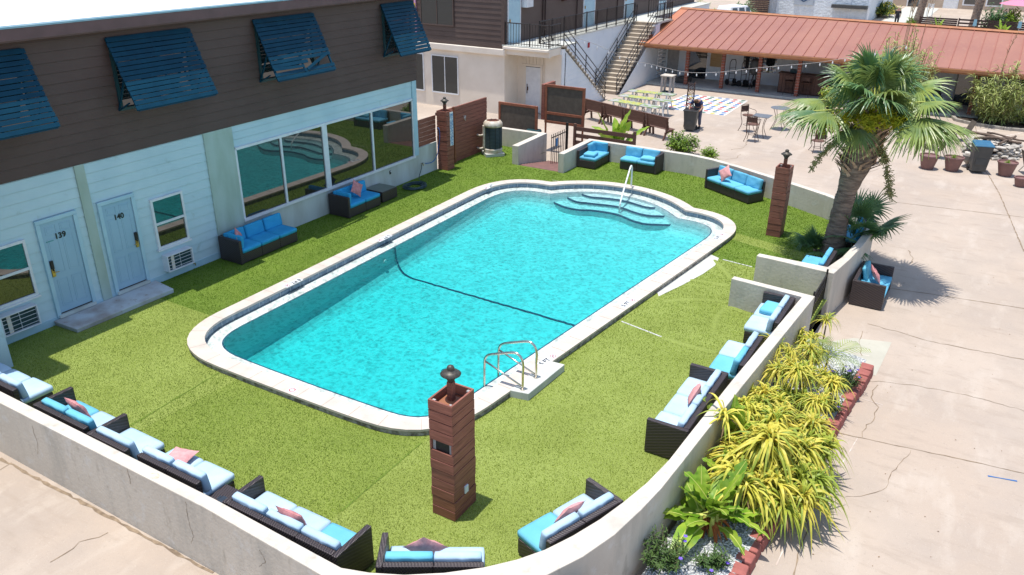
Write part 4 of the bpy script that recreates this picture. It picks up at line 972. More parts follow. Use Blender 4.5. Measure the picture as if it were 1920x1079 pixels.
# ================================================================== SECOND MOTEL BLOCK WITH BALCONY AND DOUBLE STAIR
YF = 33.5; XE = -20.4; DZ = 2.80
mb2 = thing('stair_building', 'two storey motel block with cream ground floor, brown upper floor and balcony', 'building', (-24, 38, GZ))
bw(MB().box(-45, XE, YF, 60, GZ, 2.30), 'wall', 'cream', mb2)
bw(siding(-45, XE+.02, 2.72, 6.0, .23, .02, 'x', YF-.03, -1), 'upper_siding', 'siding_brown2', mb2)
bw(MB().box(-45, XE, YF-.01, 60, 2.4, 6.0).box(XE-.16, XE+.025, YF-.065, YF+.10, 2.66, 6.0), 'upper_wall', 'siding_brown2', mb2)
bw(MB().box(-45, XE-.0, YF-.07, YF, 2.62, 2.73), 'band_board', 'siding_brown2', mb2)
bw(MB().box(-45, XE+.1, YF-.16, YF+.3, 2.30, 2.60), 'cornice', 'cream', mb2, bevel=.03)
bw(siding(YF+.0, 60, 2.85, 6.0, .23, .015, 'y', XE+.0), 'upper_siding', 'siding_brown2', mb2)
# recess under the balcony
YR = 34.75
bw(MB().box(XE, -17.86, YR, YR+.15, GZ, 2.45), 'wall', 'cream', mb2)
bw(MB().box(-18.75, -17.9, YR-.22, YR, GZ, 2.4), 'wall', 'cream', mb2)
bw(MB().box(-20.15, -19.93, YR-.03, YR, GZ, 1.705).box(-19.12, -19.0, YR-.03, YR, GZ, 1.705).box(-20.15, -19.0, YR-.03, YR, 1.70, 1.80), 'door_frame', 'cream', mb2)
dd = bw(MB().box(-19.93, -19.12, YR-.02, YR-.0, GZ+.02, 1.68), 'door', 'trim_white', mb2, bevel=.004)
bw(MB().box(-19.93, -19.12, YR-.03, YR-.019, 1.675, 1.70), 'door_gap', 'iron', dd); bw(MB().box(-19.84, -19.79, YR-.06, YR-.02, .55, .72).box(-19.86, -19.83, YR-.05, YR-.02, .4, .85), 'handle', 'rust_iron', dd)
bp_ = MB()
for k in range(6): bp_.box(-20.1+k*.19, -20.1+k*.19+.175, YR-.025, YR, 1.82, 2.4)
bw(bp_, 'panel', 'cream', mb2)
# balcony slab
bw(MB().box(XE-.1, -17.95, 33.42, 36.2, DZ-.06, DZ).box(-21, -19.15, 36.2, 60, DZ-.05, DZ-.001), 'balcony_floor', 'bare', mb2, bevel=.01)
bw(MB().box(XE, -17.97, 33.46, 33.62, DZ-.42, DZ-.06).box(-18.15, -17.97, 33.62, 34.6, DZ-.38, DZ-.062).box(XE, -17.97, 33.30, 33.46, DZ-.17, DZ-.062), 'balcony_beam', 'cream', mb2, bevel=.01)
# windows of the ground floor and the upper floor
def xwin(x0, x1, z0, z1, y, nm, mull=1, matf='trim_white'):
    f = MB().box(x0-.05, x1+.05, y-.05, y, z0-.06, z0).box(x0-.05, x0, y-.05, y, z0, z1).box(x1, x1+.05, y-.05, y, z0, z1).box(x0-.05, x1+.05, y-.05, y, z1, z1+.05)
    for k in range(1, mull+1): xm = x0+(x1-x0)*k/(mull+1); f.box(xm-.02, xm+.02, y-.045, y, z0, z1)
    f = bw(f, nm, matf, mb2); bw(MB().box(x0, x1, y-.022, y-.01, z0, z1), 'pane', 'glass_low', f); return f
xwin(-24.62, -23.1, .22, 1.98, YF, 'window'); xwin(-26.9, -25.2, .22, 1.98, YF, 'window')
a = ony(793.5, 8, YF-.05); b_ = ony(850, 50, YF-.05)
uw = xwin(-25.15, b_.x, b_.z+.05, 5.2, YF-.05, 'window', 1, 'siding_brown2')
bw(MB().box(-25.8, -25.45, YF-.12, YF-.05, 3.0, 5.0), 'pink_panel', mat('pink_banner', (.62, .32, .50), .6), mb2)
bw(MB().box(-25.66, -25.52, YF-.135, YF-.12, 3.2, 4.2).box(-25.72, -25.46, YF-.14, YF-.121, 4.2, 4.4), 'banner_figure', 'yellow_paint', mb2)
# upper doors along the walkway (plane x = XE)
for (ya, yb2) in ((33.78, 34.85), (41.75, 43.1), (47.3, 48.6), (53, 54.2)):
    dd = bw(MB().box(XE+.0, XE+.03, ya, yb2, DZ, 5.1), 'door', 'trim_blue', mb2, bevel=.004)
    bw(MB().box(XE, XE+.05, ya-.07, ya, DZ, 5.15).box(XE, XE+.05, yb2, yb2+.07, DZ, 5.15).box(XE, XE+.049, ya-.07, yb2+.07, 5.10, 5.17), 'door_frame', 'trim_white', mb2)
    bw(MB().box(XE+.03, XE+.07, ya+.1, ya+.16, DZ+.95, DZ+1.1), 'handle', 'brass', dd)
bw(MB().box(XE, XE+.32, 35.0, 35.65, 4.35, 4.9), 'air_conditioner', 'trim_white', mb2, bevel=.02)
bw(MB().box(XE, XE+.2, 39.1, 39.4, 4.35, 4.75), 'alarm_box', 'rust_iron', mb2)
for y in (37.1, 37.35, 40.9, 46.2): bw(MB().tube([(XE+.05, y, DZ), (XE+.05, y, 6)], .03, 6), 'drain_pipe', 'dark_wood', mb2)
# white clad stair walls
bw(siding(34.9, 46.4, GZ, DZ-.02, .23, .02, 'y', -19.22), 'stair_back_wall', 'siding_white', mb2)
bw(MB().box(-19.4, -19.24, 34.8, 60, GZ, DZ-.055), 'wall', 'siding_white', mb2)
bw(MB().add([(-17.86, 34.75, GZ), (-17.86, 39.55, GZ), (-17.86, 34.75, 2.62)], [(0, 1, 2)]).add([(-18.02, 34.75, GZ), (-18.02, 39.55, GZ), (-18.02, 34.75, 2.62)], [(2, 1, 0)]), 'stair_side_wall', 'siding_white', mb2)
lines = MB()
z = GZ+.23
while z < 2.55:
    ye = 34.75+(2.62-z)/3.12*4.8-.08; lines.box(-17.862, -17.85, 34.8, ye, z, z+.012); z += .23
bw(lines, 'siding_line', 'siding_white', mb2)
bw(MB().box(-18.05, -17.84, 34.55, 34.78, GZ, 2.65), 'corner_board', 'siding_white', mb2)
# right flight outer wall (solid triangle)
bw(MB().add([(-17.72, 41.2, GZ), (-17.72, 46.5, GZ), (-17.72, 46.5, 2.70), (-17.72, 41.2, GZ+.05)], [(0, 1, 2, 3)]).box(-17.95, -17.73, 45.9, 46.5, GZ, 2.7), 'stair_side_wall', 'siding_white', mb2)
def flight(y0, y1, n, nm):
    b = MB(); 
    for k in range(n):
        t0 = k/n; z = GZ+(DZ-GZ)*(k+1)/n; ya = y0+(y1-y0)*t0; yb3 = y0+(y1-y0)*(t0+1/n)
        lo, hi = min(ya, yb3), max(ya, yb3); b.box(-19.18, -17.78, lo-.02, hi+.02, z-.05, z); 
        if y1 > y0: b.box(-19.16, -17.8, lo, lo+.03, z-.19, z-.051)
        else: b.box(-19.16, -17.8, hi-.03, hi, z-.19, z-.051)
    return bw(b, nm, mat('stair_tread', (.52, .44, .34), .85, (.40, .34, .27), 3, 5), mb2, bevel=.006)
flight(39.5, 34.6, 18, 'stair_flight'); flight(41.0, 46.2, 18, 'stair_flight')
bw(MB().box(-19.2, -17.75, 46.2, 48.5, DZ-.1, DZ), 'balcony_floor', 'bare', mb2)
for x_ in (-19.10, -17.84):
    for (ya, yb4) in ((41.0, 46.2), (39.5, 34.6)):
        rl = MB()
        for hgt in (.30, .58, .92): rl.tube([(x_, ya-.1*(1 if yb4 > ya else -1), GZ+hgt+.05), (x_, yb4, DZ+hgt)], .022, 5)
        for k in range(5): t = k/4; y = ya+(yb4-ya)*t; z = GZ+(DZ-GZ)*t; rl.tube([(x_, y, z), (x_, y, z+.94)], .025, 5)
        bw(rl, 'stair_railing', 'iron', mb2)
def railing(P, nm='railing', h=1.0, sp=.14):
    b = MB()
    for p, q in zip(P[:-1], P[1:]):
        p = Vector(p); q = Vector(q); b.tube([p+Vector((0, 0, h)), q+Vector((0, 0, h))], .025, 6).tube([p+Vector((0, 0, .1)), q+Vector((0, 0, .1))], .018, 5)
        n = max(1, int((q-p).length/sp))
        for k in range(n+1):
            c = p.lerp(q, k/n); b.box(c.x-.009, c.x+.009, c.y-.009, c.y+.009, c.z, c.z+h)
            if k % 9 == 0: b.box(c.x-.025, c.x+.025, c.y-.025, c.y+.025, c.z, c.z+h+.04)
    return bw(b, nm, 'iron', mb2)
railing([(XE+.05, 33.5, DZ), (-18.03, 33.5, DZ), (-18.03, 34.6, DZ)]); railing([(-19.2, 34.7, DZ), (-19.2, 46.2, DZ)]); railing([(-19.3, 48.5, DZ), (-17.8, 48.5, DZ), (-17.8, 46.3, DZ)])
bw(MB().box(-19.2, -19.15, 40.0, 40.16, 2.0, 2.25), 'alarm_bell', 'red_paint', mb2)
# slatted gate between stair and porch
sg = MB()
for k in range(11): sg.box(-17.75, -17.70, 46.55, 47.7, GZ+.1+k*.22, GZ+.1+k*.22+.17)
bw(sg, 'louvre', 'siding_white', mb2)
bw(MB().box(-17.9, -17.7, 47.7, 48.0, GZ, 2.3), 'wall', 'siding_white', mb2)

# ================================================================== PORCH BUILDING WITH RED METAL ROOF
pr = thing('porch_building', 'long single storey white building under a red standing seam roof with brick porch posts', 'building', (-8, 49, GZ))
EY, EZ, RZ = 44.5, 1.84, 3.20
def RYf(x): return 48.9-.109*(x-.47)
RY = 50.0; X0_, X1_ = -18.1, 12.0
WY = 47.9
bw(MB().box(-17.9, X1_-.3, WY, 52.6, GZ, 2.4), 'wall', mat('grey_white_wall', (.74, .77, .80), .8, (.66, .69, .72), 1.5, 5, spots=(5, .7, .85, (.38, .36, .34))), pr)
bw(MB().box(-17.9, X1_-.3, 44.95, WY, GZ, GZ+.10), 'porch_floor', 'bare', pr)
ro = MB()
xs_ = X0_
while xs_ < X1_: xn_ = min(X1_, xs_+.565); ro.add([(xs_, EY, EZ), (xn_, EY, EZ), (xn_, RYf(xn_), RZ), (xs_, RYf(xs_), RZ)], [(0, 1, 2, 3)]); xs_ = xn_
ro.add([(X0_, RYf(X0_), RZ), (X1_, RYf(X1_), RZ), (X1_, 55.5, 1.9), (X0_, 55.5, 1.9)], [(0, 1, 2, 3)]).add([(X0_, EY, EZ-.12), (X1_, EY, EZ-.12), (X1_, RYf(X1_), RZ-.22), (X0_, RYf(X0_), RZ-.22)], [(3, 2, 1, 0)]).add([(X0_+.02, EY, EZ-.06), (X0_+.02, RYf(X0_), RZ-.06), (X0_+.02, 55.5, 1.84)], [(0, 2, 1)])
roof = bw(ro, 'roof', 'copper_roof', pr)
se = MB(); x = X0_+.0; sl_ = Vector((0, RY-EY, RZ-EZ)).normalized()
while x < X1_:
    for k in (0,): se.bar((x, EY-.01, EZ+.02), (x, RYf(x), RZ+.02), .022, .045)
    x += .565
bw(se, 'seam', mat('seam_metal', (.33, .115, .085), .45), roof)
bw(MB().bar((X0_, RYf(X0_)-.10, RZ+.02), (X1_, RYf(X1_)-.10, RZ+.02), .24, .03, up=Vector((0, -.3, 1))).bar((X0_, RYf(X0_)+.14, RZ+.02), (X1_, RYf(X1_)+.14, RZ+.02), .3, .03, up=Vector((0, .3, 1))), 'ridge_cap', 'copper_trim', roof)
# orange end strip where the roof meets the stair
bw(MB().add([(X0_, EY-.02, EZ+.012), (X0_+.565, EY-.02, EZ+.012), (X0_+.565, RYf(X0_+.565), RZ+.012), (X0_, RYf(X0_), RZ+.012)], [(0, 1, 2, 3)]), 'end_flashing', mat('bright_copper', (.48, .19, .10), .45), roof)
bw(MB().box(X0_, X1_, EY-.10, EY+.0, EZ-.16, EZ-.015).box(X0_, X1_, EY+.02, EY+.12, EZ-.24, EZ-.07), 'gutter', 'copper_trim', pr, bevel=.01)
bw(MB().box(-17.9, X1_-.3, 45.3, 45.5, 1.58, 1.72), 'porch_beam', 'rust_iron', pr)
for x in (-15.49, -13.42, -11.39, -9.3, -7.2, -5.1, -3.0, -1.0, 1.2, 3.4, 5.6):
    bw(MB().box(x-.09, x+.09, 45.31, 45.49, GZ, 1.60), 'porch_post', 'brick_post', pr)
    rings = MB()
    for k in range(14): rings.box(x-.093, x+.093, 45.307, 45.493, GZ+.12+k*.15, GZ+.132+k*.15)
    bw(rings, 'brick_joint', 'grey_wood', pr)
def pwin(x0, x1, z0, z1, nm, m2, fm='trim_white'):
    f = bw(MB().box(x0-.07, x1+.07, WY-.06, WY, z0-.07, z0).box(x0-.07, x0, WY-.06, WY, z0, z1).box(x1, x1+.07, WY-.06, WY, z0, z1).box(x0-.07, x1+.07, WY-.06, WY, z1, z1+.07), nm, fm, pr)
    bw(MB().box(x0, x1, WY-.03, WY-.01, z0, z1), 'pane', m2, f); return f
rr = lambda a, b: (1220+a*.1854, b*.1854)
pwin(-16.25, -15.15, GZ+.1, 1.55, 'glass_door', 'glass_dark'); pwin(-14.95, -14.25, .35, 1.5, 'boarded_window', 'ply')
w3 = pwin(-13.0, -11.1, .30, 1.5, 'window', 'glass_dark'); bw(MB().box(-12.1, -12.02, WY-.05, WY-.031, .3, 1.5), 'mullion', 'trim_white', w3)
pwin(-1.9, -.9, GZ+.05, 1.6, 'dark_doorway', 'glass_dark', 'grey_wood'); pwin(-5.2, -3.9, .3, 1.5, 'window', 'glass_dark')
bw(MB().box(-17.6, -16.9, WY-.04, WY-.01, GZ, 1.5), 'door', 'grey_wood', pr)
from mathutils import noise as mnoise
# ================================================================== WICKER SEATING
def cushion(w, d, h, seed=0, n=10, puff=.20, wr=.019):
    b = MB(); sv = Vector((seed*3.7, seed*1.3, 0)); top = []; bot = []
    def P(i, j, s):
        u = i/n*2-1; v = j/n*2-1; e = (1-abs(u)**7)*(1-abs(v)**7); r = .985+.015*e
        x = u*w/2*r; y = v*d/2*r
        # soft corners
        k = max(0, abs(u)-.75)*max(0, abs(v)-.75)*16; x *= 1-.03*k; y *= 1-.03*k
        z = h*(1-puff)/2 + h*puff/2*(1-u**4)*(1-v**4)*1.0
        wn = mnoise.noise(Vector((x*6, y*6, s*2))+sv)*wr+mnoise.noise(Vector((x*17+y*4, y*9, s))+sv)*wr*.45
        return Vector((x, y, s*z + wn*e))
    for j in range(n+1):
        for i in range(n+1): b.v.append(P(i, j, 1))
    o = len(b.v)
    for j in range(n+1):
        for i in range(n+1): b.v.append(P(i, j, -1))
    for j in range(n):
        for i in range(n):
            a = j*(n+1)+i; b.f.append((a, a+1, a+n+2, a+n+1)); b.f.append((o+a, o+a+n+1, o+a+n+2, o+a+1))
    ring_ = [i for i in range(n+1)]+[j*(n+1)+n for j in range(1, n+1)]+[n*(n+1)+i for i in range(n-1, -1, -1)]+[j*(n+1) for j in range(n-1, 0, -1)]
    m = len(ring_)
    mid = len(b.v)     # bulging side with a seam line
    for q in ring_:
        p = (b.v[q]+b.v[o+q])/2; b.v.append(Vector((p.x*1.015, p.y*1.015, p.z)))
    for k in range(m):
        a, c = ring_[k], ring_[(k+1) % m]; ka, kc = mid+k, mid+(k+1) % m
        b.f.append((ka, kc, c, a)); b.f.append((o+a, o+c, kc, ka))
    return b
CM = {}
def cush_mesh(w, d, h, v):
    k = (round(w, 2), round(d, 2), round(h, 2), v)
    if k not in CM:
        mb = cushion(w, d, h, v); me = bpy.data.meshes.new('cushion'); me.from_pydata([tuple(p) for p in mb.v], [], mb.f)
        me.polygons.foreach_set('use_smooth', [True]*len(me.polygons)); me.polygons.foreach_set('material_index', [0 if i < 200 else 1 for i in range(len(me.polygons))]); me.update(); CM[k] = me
    return CM[k]
_cs = [0]
def add_cushion(name, parent, w, d, h, mtx, m):
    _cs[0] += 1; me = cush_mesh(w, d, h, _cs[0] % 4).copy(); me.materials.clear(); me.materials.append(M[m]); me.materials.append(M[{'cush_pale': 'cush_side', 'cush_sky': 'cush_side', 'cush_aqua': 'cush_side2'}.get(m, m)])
    o = bpy.data.objects.new(name, me); COL.objects.link(o); o.parent = parent; o.matrix_local = mtx
    return o
T_ = Matrix.Translation
def RX(a): return Matrix.Rotation(a, 4, 'X')
def RY(a): return Matrix.Rotation(a, 4, 'Y')
def RZ_(a): return Matrix.Rotation(a, 4, 'Z')
def sofa(label, loc, deg, n, arms=(0, 0), seat='cush_pale', back='cush_pale', mw=.65, D=.68, backs=None, armc=None, extra=None, seats=None, name='wicker_sofa', z=0, lean=.16, hb=.66):
    t = thing(name, label, 'sofa' if n > 1 else 'chair', (loc[0], loc[1], z), math.radians(deg), 'wicker seating with blue cushions')
    aw = .085; x0 = aw if arms[0] else 0; W = x0+n*mw+(aw if arms[1] else 0)
    b = MB()
    for k in range(n): b.box(x0+k*mw+.004, x0+(k+1)*mw-.004, .0, D, .03, .29)
    b.build('base', M['wicker'], t, bevel=.012)
    b = MB()
    for k in range(n): b.box(x0+k*mw+.003, x0+(k+1)*mw-.003, D-.085, D+.01, .29, hb)
    b.build('backrest', M['wicker'], t, bevel=.012)
    for s in (0, 1):
        if arms[s]:
            xa = 0 if s == 0 else W-aw; MB().box(xa, xa+aw, -.015, D+.012, .02, hb-.005).build('armrest', M['wicker'], t, bevel=.012)
    ft = MB()
    for x in (.05, W-.05):
        for y in (.05, D-.05): ft.box(x-.02, x+.02, y-.02, y+.02, 0, .035)
    ft.build('foot', M['iron'], t)
    for k in range(n):
        sc = seats[k] if seats else seat
        if sc: add_cushion('seat_cushion', t, mw-.012, D-.06, .125, T_((x0+(k+.5)*mw, (D-.10)/2+rnd.uniform(-.015, .01), .352)) @ RZ_(rnd.uniform(-.012, .012)), sc)
        bc = backs[k] if backs else back
        if bc: add_cushion('back_cushion', t, mw-.03, .34, .125, T_((x0+(k+.5)*mw+rnd.uniform(-.015, .015), D-.165, .565)) @ RX(PI/2-lean+rnd.uniform(-.03, .03)) @ RZ_(rnd.uniform(-.015, .015)), bc)
    if armc is not None:
        s, cm = armc; xa = x0+.07 if s == 0 else W-aw-.07
        add_cushion('arm_cushion', t, D-.2, .34, .11, T_((xa, (D-.14)/2, .57)) @ RZ_(PI/2) @ RX(PI/2+(.1 if s == 0 else -.1)), cm)
    if extra:
        for (k, dy, rot, em) in extra:
            add_cushion('loose_cushion', t, mw-.14, .42, .115, T_((x0+(k+.5)*mw, .28+dy, .470)) @ RZ_(rot), em)
    return t
P_, S_, A_, Dp = 'cush_pale', 'cush_sky', 'cush_aqua', 'cush_deep'
sofa('three seat wicker sofa', (-15.74, 12.86), 90, 3, (1, 0), Dp, Dp, .645, .76, armc=(0, Dp))['label'] = "three seat bright blue wicker sofa at the left end of the large picture window"
sofa("two seat bright blue wicker sofa under the picture window beside a low table", (-15.77, 17.02), 90, 2, (1, 0), Dp, Dp, .70, .76, armc=(0, Dp))
sofa("sky blue wicker corner sofa at the end of the far low wall by the gate", (-11.82, 25.62), 90, 2, (0, 1), S_, S_, .60, .70, backs=[None, S_], armc=(1, S_), extra=[(0, .02, .1, S_)], hb=.62)
sofa("two seat sky blue wicker sofa by the far low wall, behind the white handrail", (-11.11, 26.22), 0, 2, (0, 1), S_, S_, .66, .66, extra=[(1, .0, .05, A_)])
sofa("three seat sky blue wicker sofa by the far low wall, left of a board column", (-7.76, 25.66), -28.9, 3, (1, 0), S_, S_, .635, .68)
sofa('wicker seat with blue cushions tucked behind the short wall at the foot of the palm', (-3.27, 20.3), -90, 2, (0, 0), S_, S_, .62, .68)
sofa('wicker seat mostly hidden behind the palm trunk and a small fan palm', (-3.0, 23.2), -80, 2, (0, 0), S_, Dp, .6, .62)
sofa('wicker loveseat with bright blue cushions standing outside on the concrete against the curved wall', (-1.30, 19.83), 90, 2, (1, 1), S_, S_, .65, .74, z=GZ, backs=[None, A_], hb=.66, lean=.25)
sofa("two seat wicker sofa with a folded aqua cushion, beside the decorative gate wall", (-3.49, 16.93), -90, 2, (1, 0), P_, P_, .69, .66, extra=[(0, .02, -.06, A_)])
sofa("armless wicker sofa with one pale and one aqua seat along the right wall", (-3.58, 14.73), -90, 2, (0, 0), P_, P_, .68, .64, seats=[P_, A_], backs=[P_, A_])
sofa('three seat wicker sofa with pale blue cushions and two arms along the right low wall', (-3.79, 12.99), -90, 3, (1, 1), P_, P_, .675, .68)
sofa("two seat wicker sofa by the curved wall, right of the nearest board column", (-3.93, 8.93), -109.5, 2, (1, 0), P_, P_, .66, .66, seats=[P_, A_])
sofa('two seat wicker sofa at the bottom of the photo, below the nearest board column', (-4.62, 7.12), 211.3, 2, (0, 1), P_, P_, .65, .62, backs=[P_, A_])
sofa('three seat wicker sofa with two arms along the near low wall, its right seat aqua', (-6.01, 6.42), 180, 3, (1, 1), P_, P_, .655, .68, seats=[A_, P_, P_])
sofa("armless wicker sofa along the near wall with a coral pillow lying flat", (-8.75, 6.44), 180, 2, (0, 0), P_, P_, .68, .64)
sofa('single wicker chair with one arm and pale blue cushions along the near low wall', (-10.34, 6.42), 180, 1, (0, 1), P_, P_, .88, .66, name='wicker_chair')
sofa("two seat wicker sofa with aqua back cushions along the near wall", (-11.43, 6.46), 180, 2, (0, 1), P_, A_, .665, .66, seats=[P_, A_])
sofa("pale wicker corner sofa with bright blue arm cushion at the photo's left edge", (-13.54, 6.50), 180, 3, (0, 1), P_, P_, .63, .64, backs=[P_, P_, P_], armc=(1, Dp))
# low wicker tables
t = thing('wicker_table', 'low wicker table with grey glass top beside the bright blue loveseat', 'table', (-16.2, 19.05, 0))
MB().box(-.36, .36, -.37, .37, .03, .355).build('base', M['wicker'], t, bevel=.015); MB().box(-.345, .345, -.355, .355, .358, .366).build('top', mat('grey_glass_top', (.11, .14, .12), .3, (.14, .17, .15), 3, 3), t, bevel=.003)
t = thing('wicker_table', 'low dark wicker side table between two sofas along the near low wall', 'table', (-8.46, 6.02, 0))
MB().box(-.29, .29, -.30, .27, .02, .34).build('base', M['wicker'], t, bevel=.015)
MB().box(-.10, .16, -.08, .05, .341, .344).box(-.14, -.11, -.05, .03, .341, .344).build('top_glass', M['glass_dark'], t)

# throw pillows: things of their own
def pillow_mesh(seed, s=.4, th=.13):
    b = MB(); n = 12; sv = Vector((seed*5.1, 2.2, 1)); o = 0
    for sg_ in (1, -1):
        for j in range(n+1):
            for i in range(n+1):
                u = i/n*2-1; v = j/n*2-1; c = 1-.10*(1-abs(u)**2)*abs(v)**2*1.0; d = 1-.10*(1-abs(v)**2)*abs(u)**2
                e = max(0, (1-u*u))**.55*max(0, (1-v*v))**.55
                x = u*s/2*d; y = v*s/2*c; wn = mnoise.noise(Vector((x*9, y*9, sg_))+sv)*.018*(.3+e)+mnoise.noise(Vector((x*24, y*24, sg_))+sv)*.007
                b.v.append(Vector((x, y, sg_*th/2*e+wn*(1 if e > .01 else .6))))
    N = (n+1)**2
    for j in range(n):
        for i in range(n):
            a = j*(n+1)+i; b.f.append((a, a+1, a+n+2, a+n+1)); b.f.append((N+a, N+a+n+1, N+a+n+2, N+a+1))
    return b
def pillow(lab, pos, az, tilt, roll=PI/4, s=.40, m='pink', seed=0):
    o = pillow_mesh(seed, s).build('throw_pillow', M[m], smooth=True)
    o.matrix_world = T_(Vector(pos)+Vector((0, 0, .07 if tilt > .5 else .03))+RZ_(az) @ Vector((0, -.09 if tilt > .5 else 0, 0))) @ RZ_(az) @ RX(tilt) @ RZ_(roll); return tag(o, lab, 'pillow', 'coral throw pillows on the seating')
pillow('coral pillow in the corner of the three seat sofa at the picture window', (-16.12, 13.10, .56), PI/2+.7, 1.25, .6, .40, seed=1)
pillow('coral pillow standing on its corner on the bright blue loveseat under the window', (-16.17, 17.80, .63), PI/2, 1.25, PI/4+.1, .42, seed=2)
pillow('coral pillow on the three seat sofa against the far low wall', (-7.02, 25.53, .60), -.5, 1.15, PI/4, .43, 'pink2', seed=3)
pillow('coral pillow on the loveseat standing outside on the concrete', (-1.72, 20.55, .06), PI/2+.3, 1.05, .2, .42, seed=4)
pillow('coral pillow seen edge-on, on the three seat sofa along the right wall', at(1311, 747, .60), -PI/2+.1, 1.15, .5, .42, 'pink2', seed=5)
pillow('coral pillow leaning on the sofa right of the nearest board column', at(1076, 974, .56), -1.91, 1.05, .25, .40, 'pink2', seed=6)
pillow('pink pillow standing on its corner on the sofa at the bottom of the photo', at(797, 1043, .52), 211.3*PI/180, 1.15, PI/4, .44, 'pink2', seed=7)
pillow('coral pillow leaning on the long sofa left of the bottom corner of the wall', at(541, 985, .56), PI+.08, 1.1, .15, .43, 'pink', seed=8)
pillow('faded coral pillow lying flat on the armless near sofa', at(336, 861, .46), 0, .06, .25, .44, 'pink2', seed=9)
pillow('coral pillow leaning on aqua cushions, leftmost of the pillows along the near wall', at(138, 776, .55), PI-.05, 1.1, .1, .40, 'pink', seed=10)

# ================================================================== POOL EQUIPMENT CORNER
t = thing('pool_heater', 'round pool heater with slatted dark sides, beige dome and pipes beside the board fence', 'heater', (-16.0, 25.45, 0), -.75)
MB().box(-.36, .36, -.36, .36, 0, .12).build('pad', M['bare'], t, bevel=.01)
MB().lathe([(.36, .12), (.36, .26), (.33, .28)], 28).build('base_ring', M['pipe'], t, smooth=False)
MB().lathe([(.30, .26), (.30, 1.12)], 28).build('core', M['teal_black'], t)
f = MB(); z = .29
while z < 1.1: f.lathe([(.315, z), (.335, z+.008), (.335, z+.026), (.315, z+.034)], 28); z += .052
f.build('louvres', mat('grey_green_louvre', (.085, .115, .12), .5, (.06, .085, .09), 5, 3), t)
v = MB()
for k in range(10): a = 2*PI*k/10; v.box(.335*math.cos(a)-.008, .335*math.cos(a)+.008, .335*math.sin(a)-.008, .335*math.sin(a)+.008, .28, 1.12)
v.build('guard_bar', M['iron'], t)
MB().lathe([(.36, 1.10), (.365, 1.16), (.35, 1.24), (.30, 1.30), (.25, 1.325), (.24, 1.315)], 28).build('dome', M['pipe'], t, smooth=True)
MB().lathe([(.245, 1.318), (.12, 1.322), (.001, 1.323)], 24).build('fan_opening', mat('rusty_fan', (.20, .05, .02), .7, (.06, .03, .02), 9, 4), t)
g = MB()
for k in range(8): a = 2*PI*k/8; g.bar((.25*math.cos(a), .25*math.sin(a), 1.325), (.03*math.cos(a), .03*math.sin(a), 1.34), .008)
g.build('fan_guard', M['iron'], t)
MB().box(-.09, .09, -.39, -.32, .28, 1.14).build('control_panel', M['pipe'], t, bevel=.01)
for z in (.72, .22): MB().tube([(-.02, -.38, z+.06), (-.10, -.46, z+.02), (-.25, -.50, z), (-.62, -.62, z)], .038, 8).build('pipe', M['pipe'], t, smooth=True)

def bin_(lab, loc, rz, body, lid, h=1.02, w=.56, open_=False, name='wheeled_bin'):
    t = thing(name, lab, 'bin', loc, rz)
    b = MB().hexa([(-w*.38, -w*.40, .08), (w*.38, -w*.40, .08), (w*.38, w*.36, .08), (-w*.38, w*.36, .08)], [(-w/2, -w*.56, h-.08), (w/2, -w*.56, h-.08), (w/2, w*.52, h-.08), (-w/2, w*.52, h-.08)])
    b.build('body', M[body], t, bevel=.02)
    MB().box(-w*.30, w*.30, -w*.50, -w*.47, h*.30, h*.52).build('front_panel', M[body], t, bevel=.01)
    if open_:
        MB().box(-w*.45, w*.45, -w*.50, w*.46, h-.082, h-.077).build('opening', M['iron'], t)
        r = MB().box(-w*.54, w*.54, -w*.61, -w*.53, h-.10, h-.05).box(-w*.54, w*.54, w*.50, w*.57, h-.10, h-.05).box(-w*.54, -w*.48, -w*.6, w*.55, h-.10, h-.05).box(w*.48, w*.54, -w*.6, w*.55, h-.10, h-.05); r.build('rim', M[body], t, bevel=.008)
    else:
        MB().hexa([(-w*.54, -w*.62, h-.08), (w*.54, -w*.62, h-.08), (w*.54, w*.56, h-.08), (-w*.54, w*.56, h-.08)], [(-w*.50, -w*.56, h-.03), (w*.50, -w*.56, h-.03), (w*.46, w*.50, h+.02), (-w*.46, w*.50, h+.02)]).build('lid', M[lid], t, bevel=.015)
    MB().tube([(-w*.42, w*.5, h-.14), (-w*.42, w*.66, h-.1), (w*.42, w*.66, h-.1), (w*.42, w*.5, h-.14)], .015, 6).build('handle', M[body], t)
    for s in (-1, 1):
        wh = MB().lathe([(.10, -.025), (.11, -.015), (.11, .015), (.10, .025)], 16); wh.v = [Vector((p.z+s*w*.42, p.y+w*.38, p.x+.11)) for p in wh.v]; wh.build('wheel', M['rubber'], t)
    return t
bin_('black wheeled bin behind the corner wall next to the pool heater', (-15.6, 27.75, GZ), .1, 'bin', 'teal_black', 1.02)
bin_('dark bin with blue-grey lid on the concrete between the urn and the potted plants', (-.05, 34.75, GZ), .25, 'bin', 'bin_blue', 1.14, .64)
bin_('dark grey bin with open top held by the stooping man', (-11.62, 35.25, GZ), .15, 'bin', 'bin', 1.02, .60, True)
bin_('black wheeled bin outside the curved wall at the bottom edge of the photo', (-3.02, 6.86, GZ), 2.4, 'bin', 'bin', .95, .55)

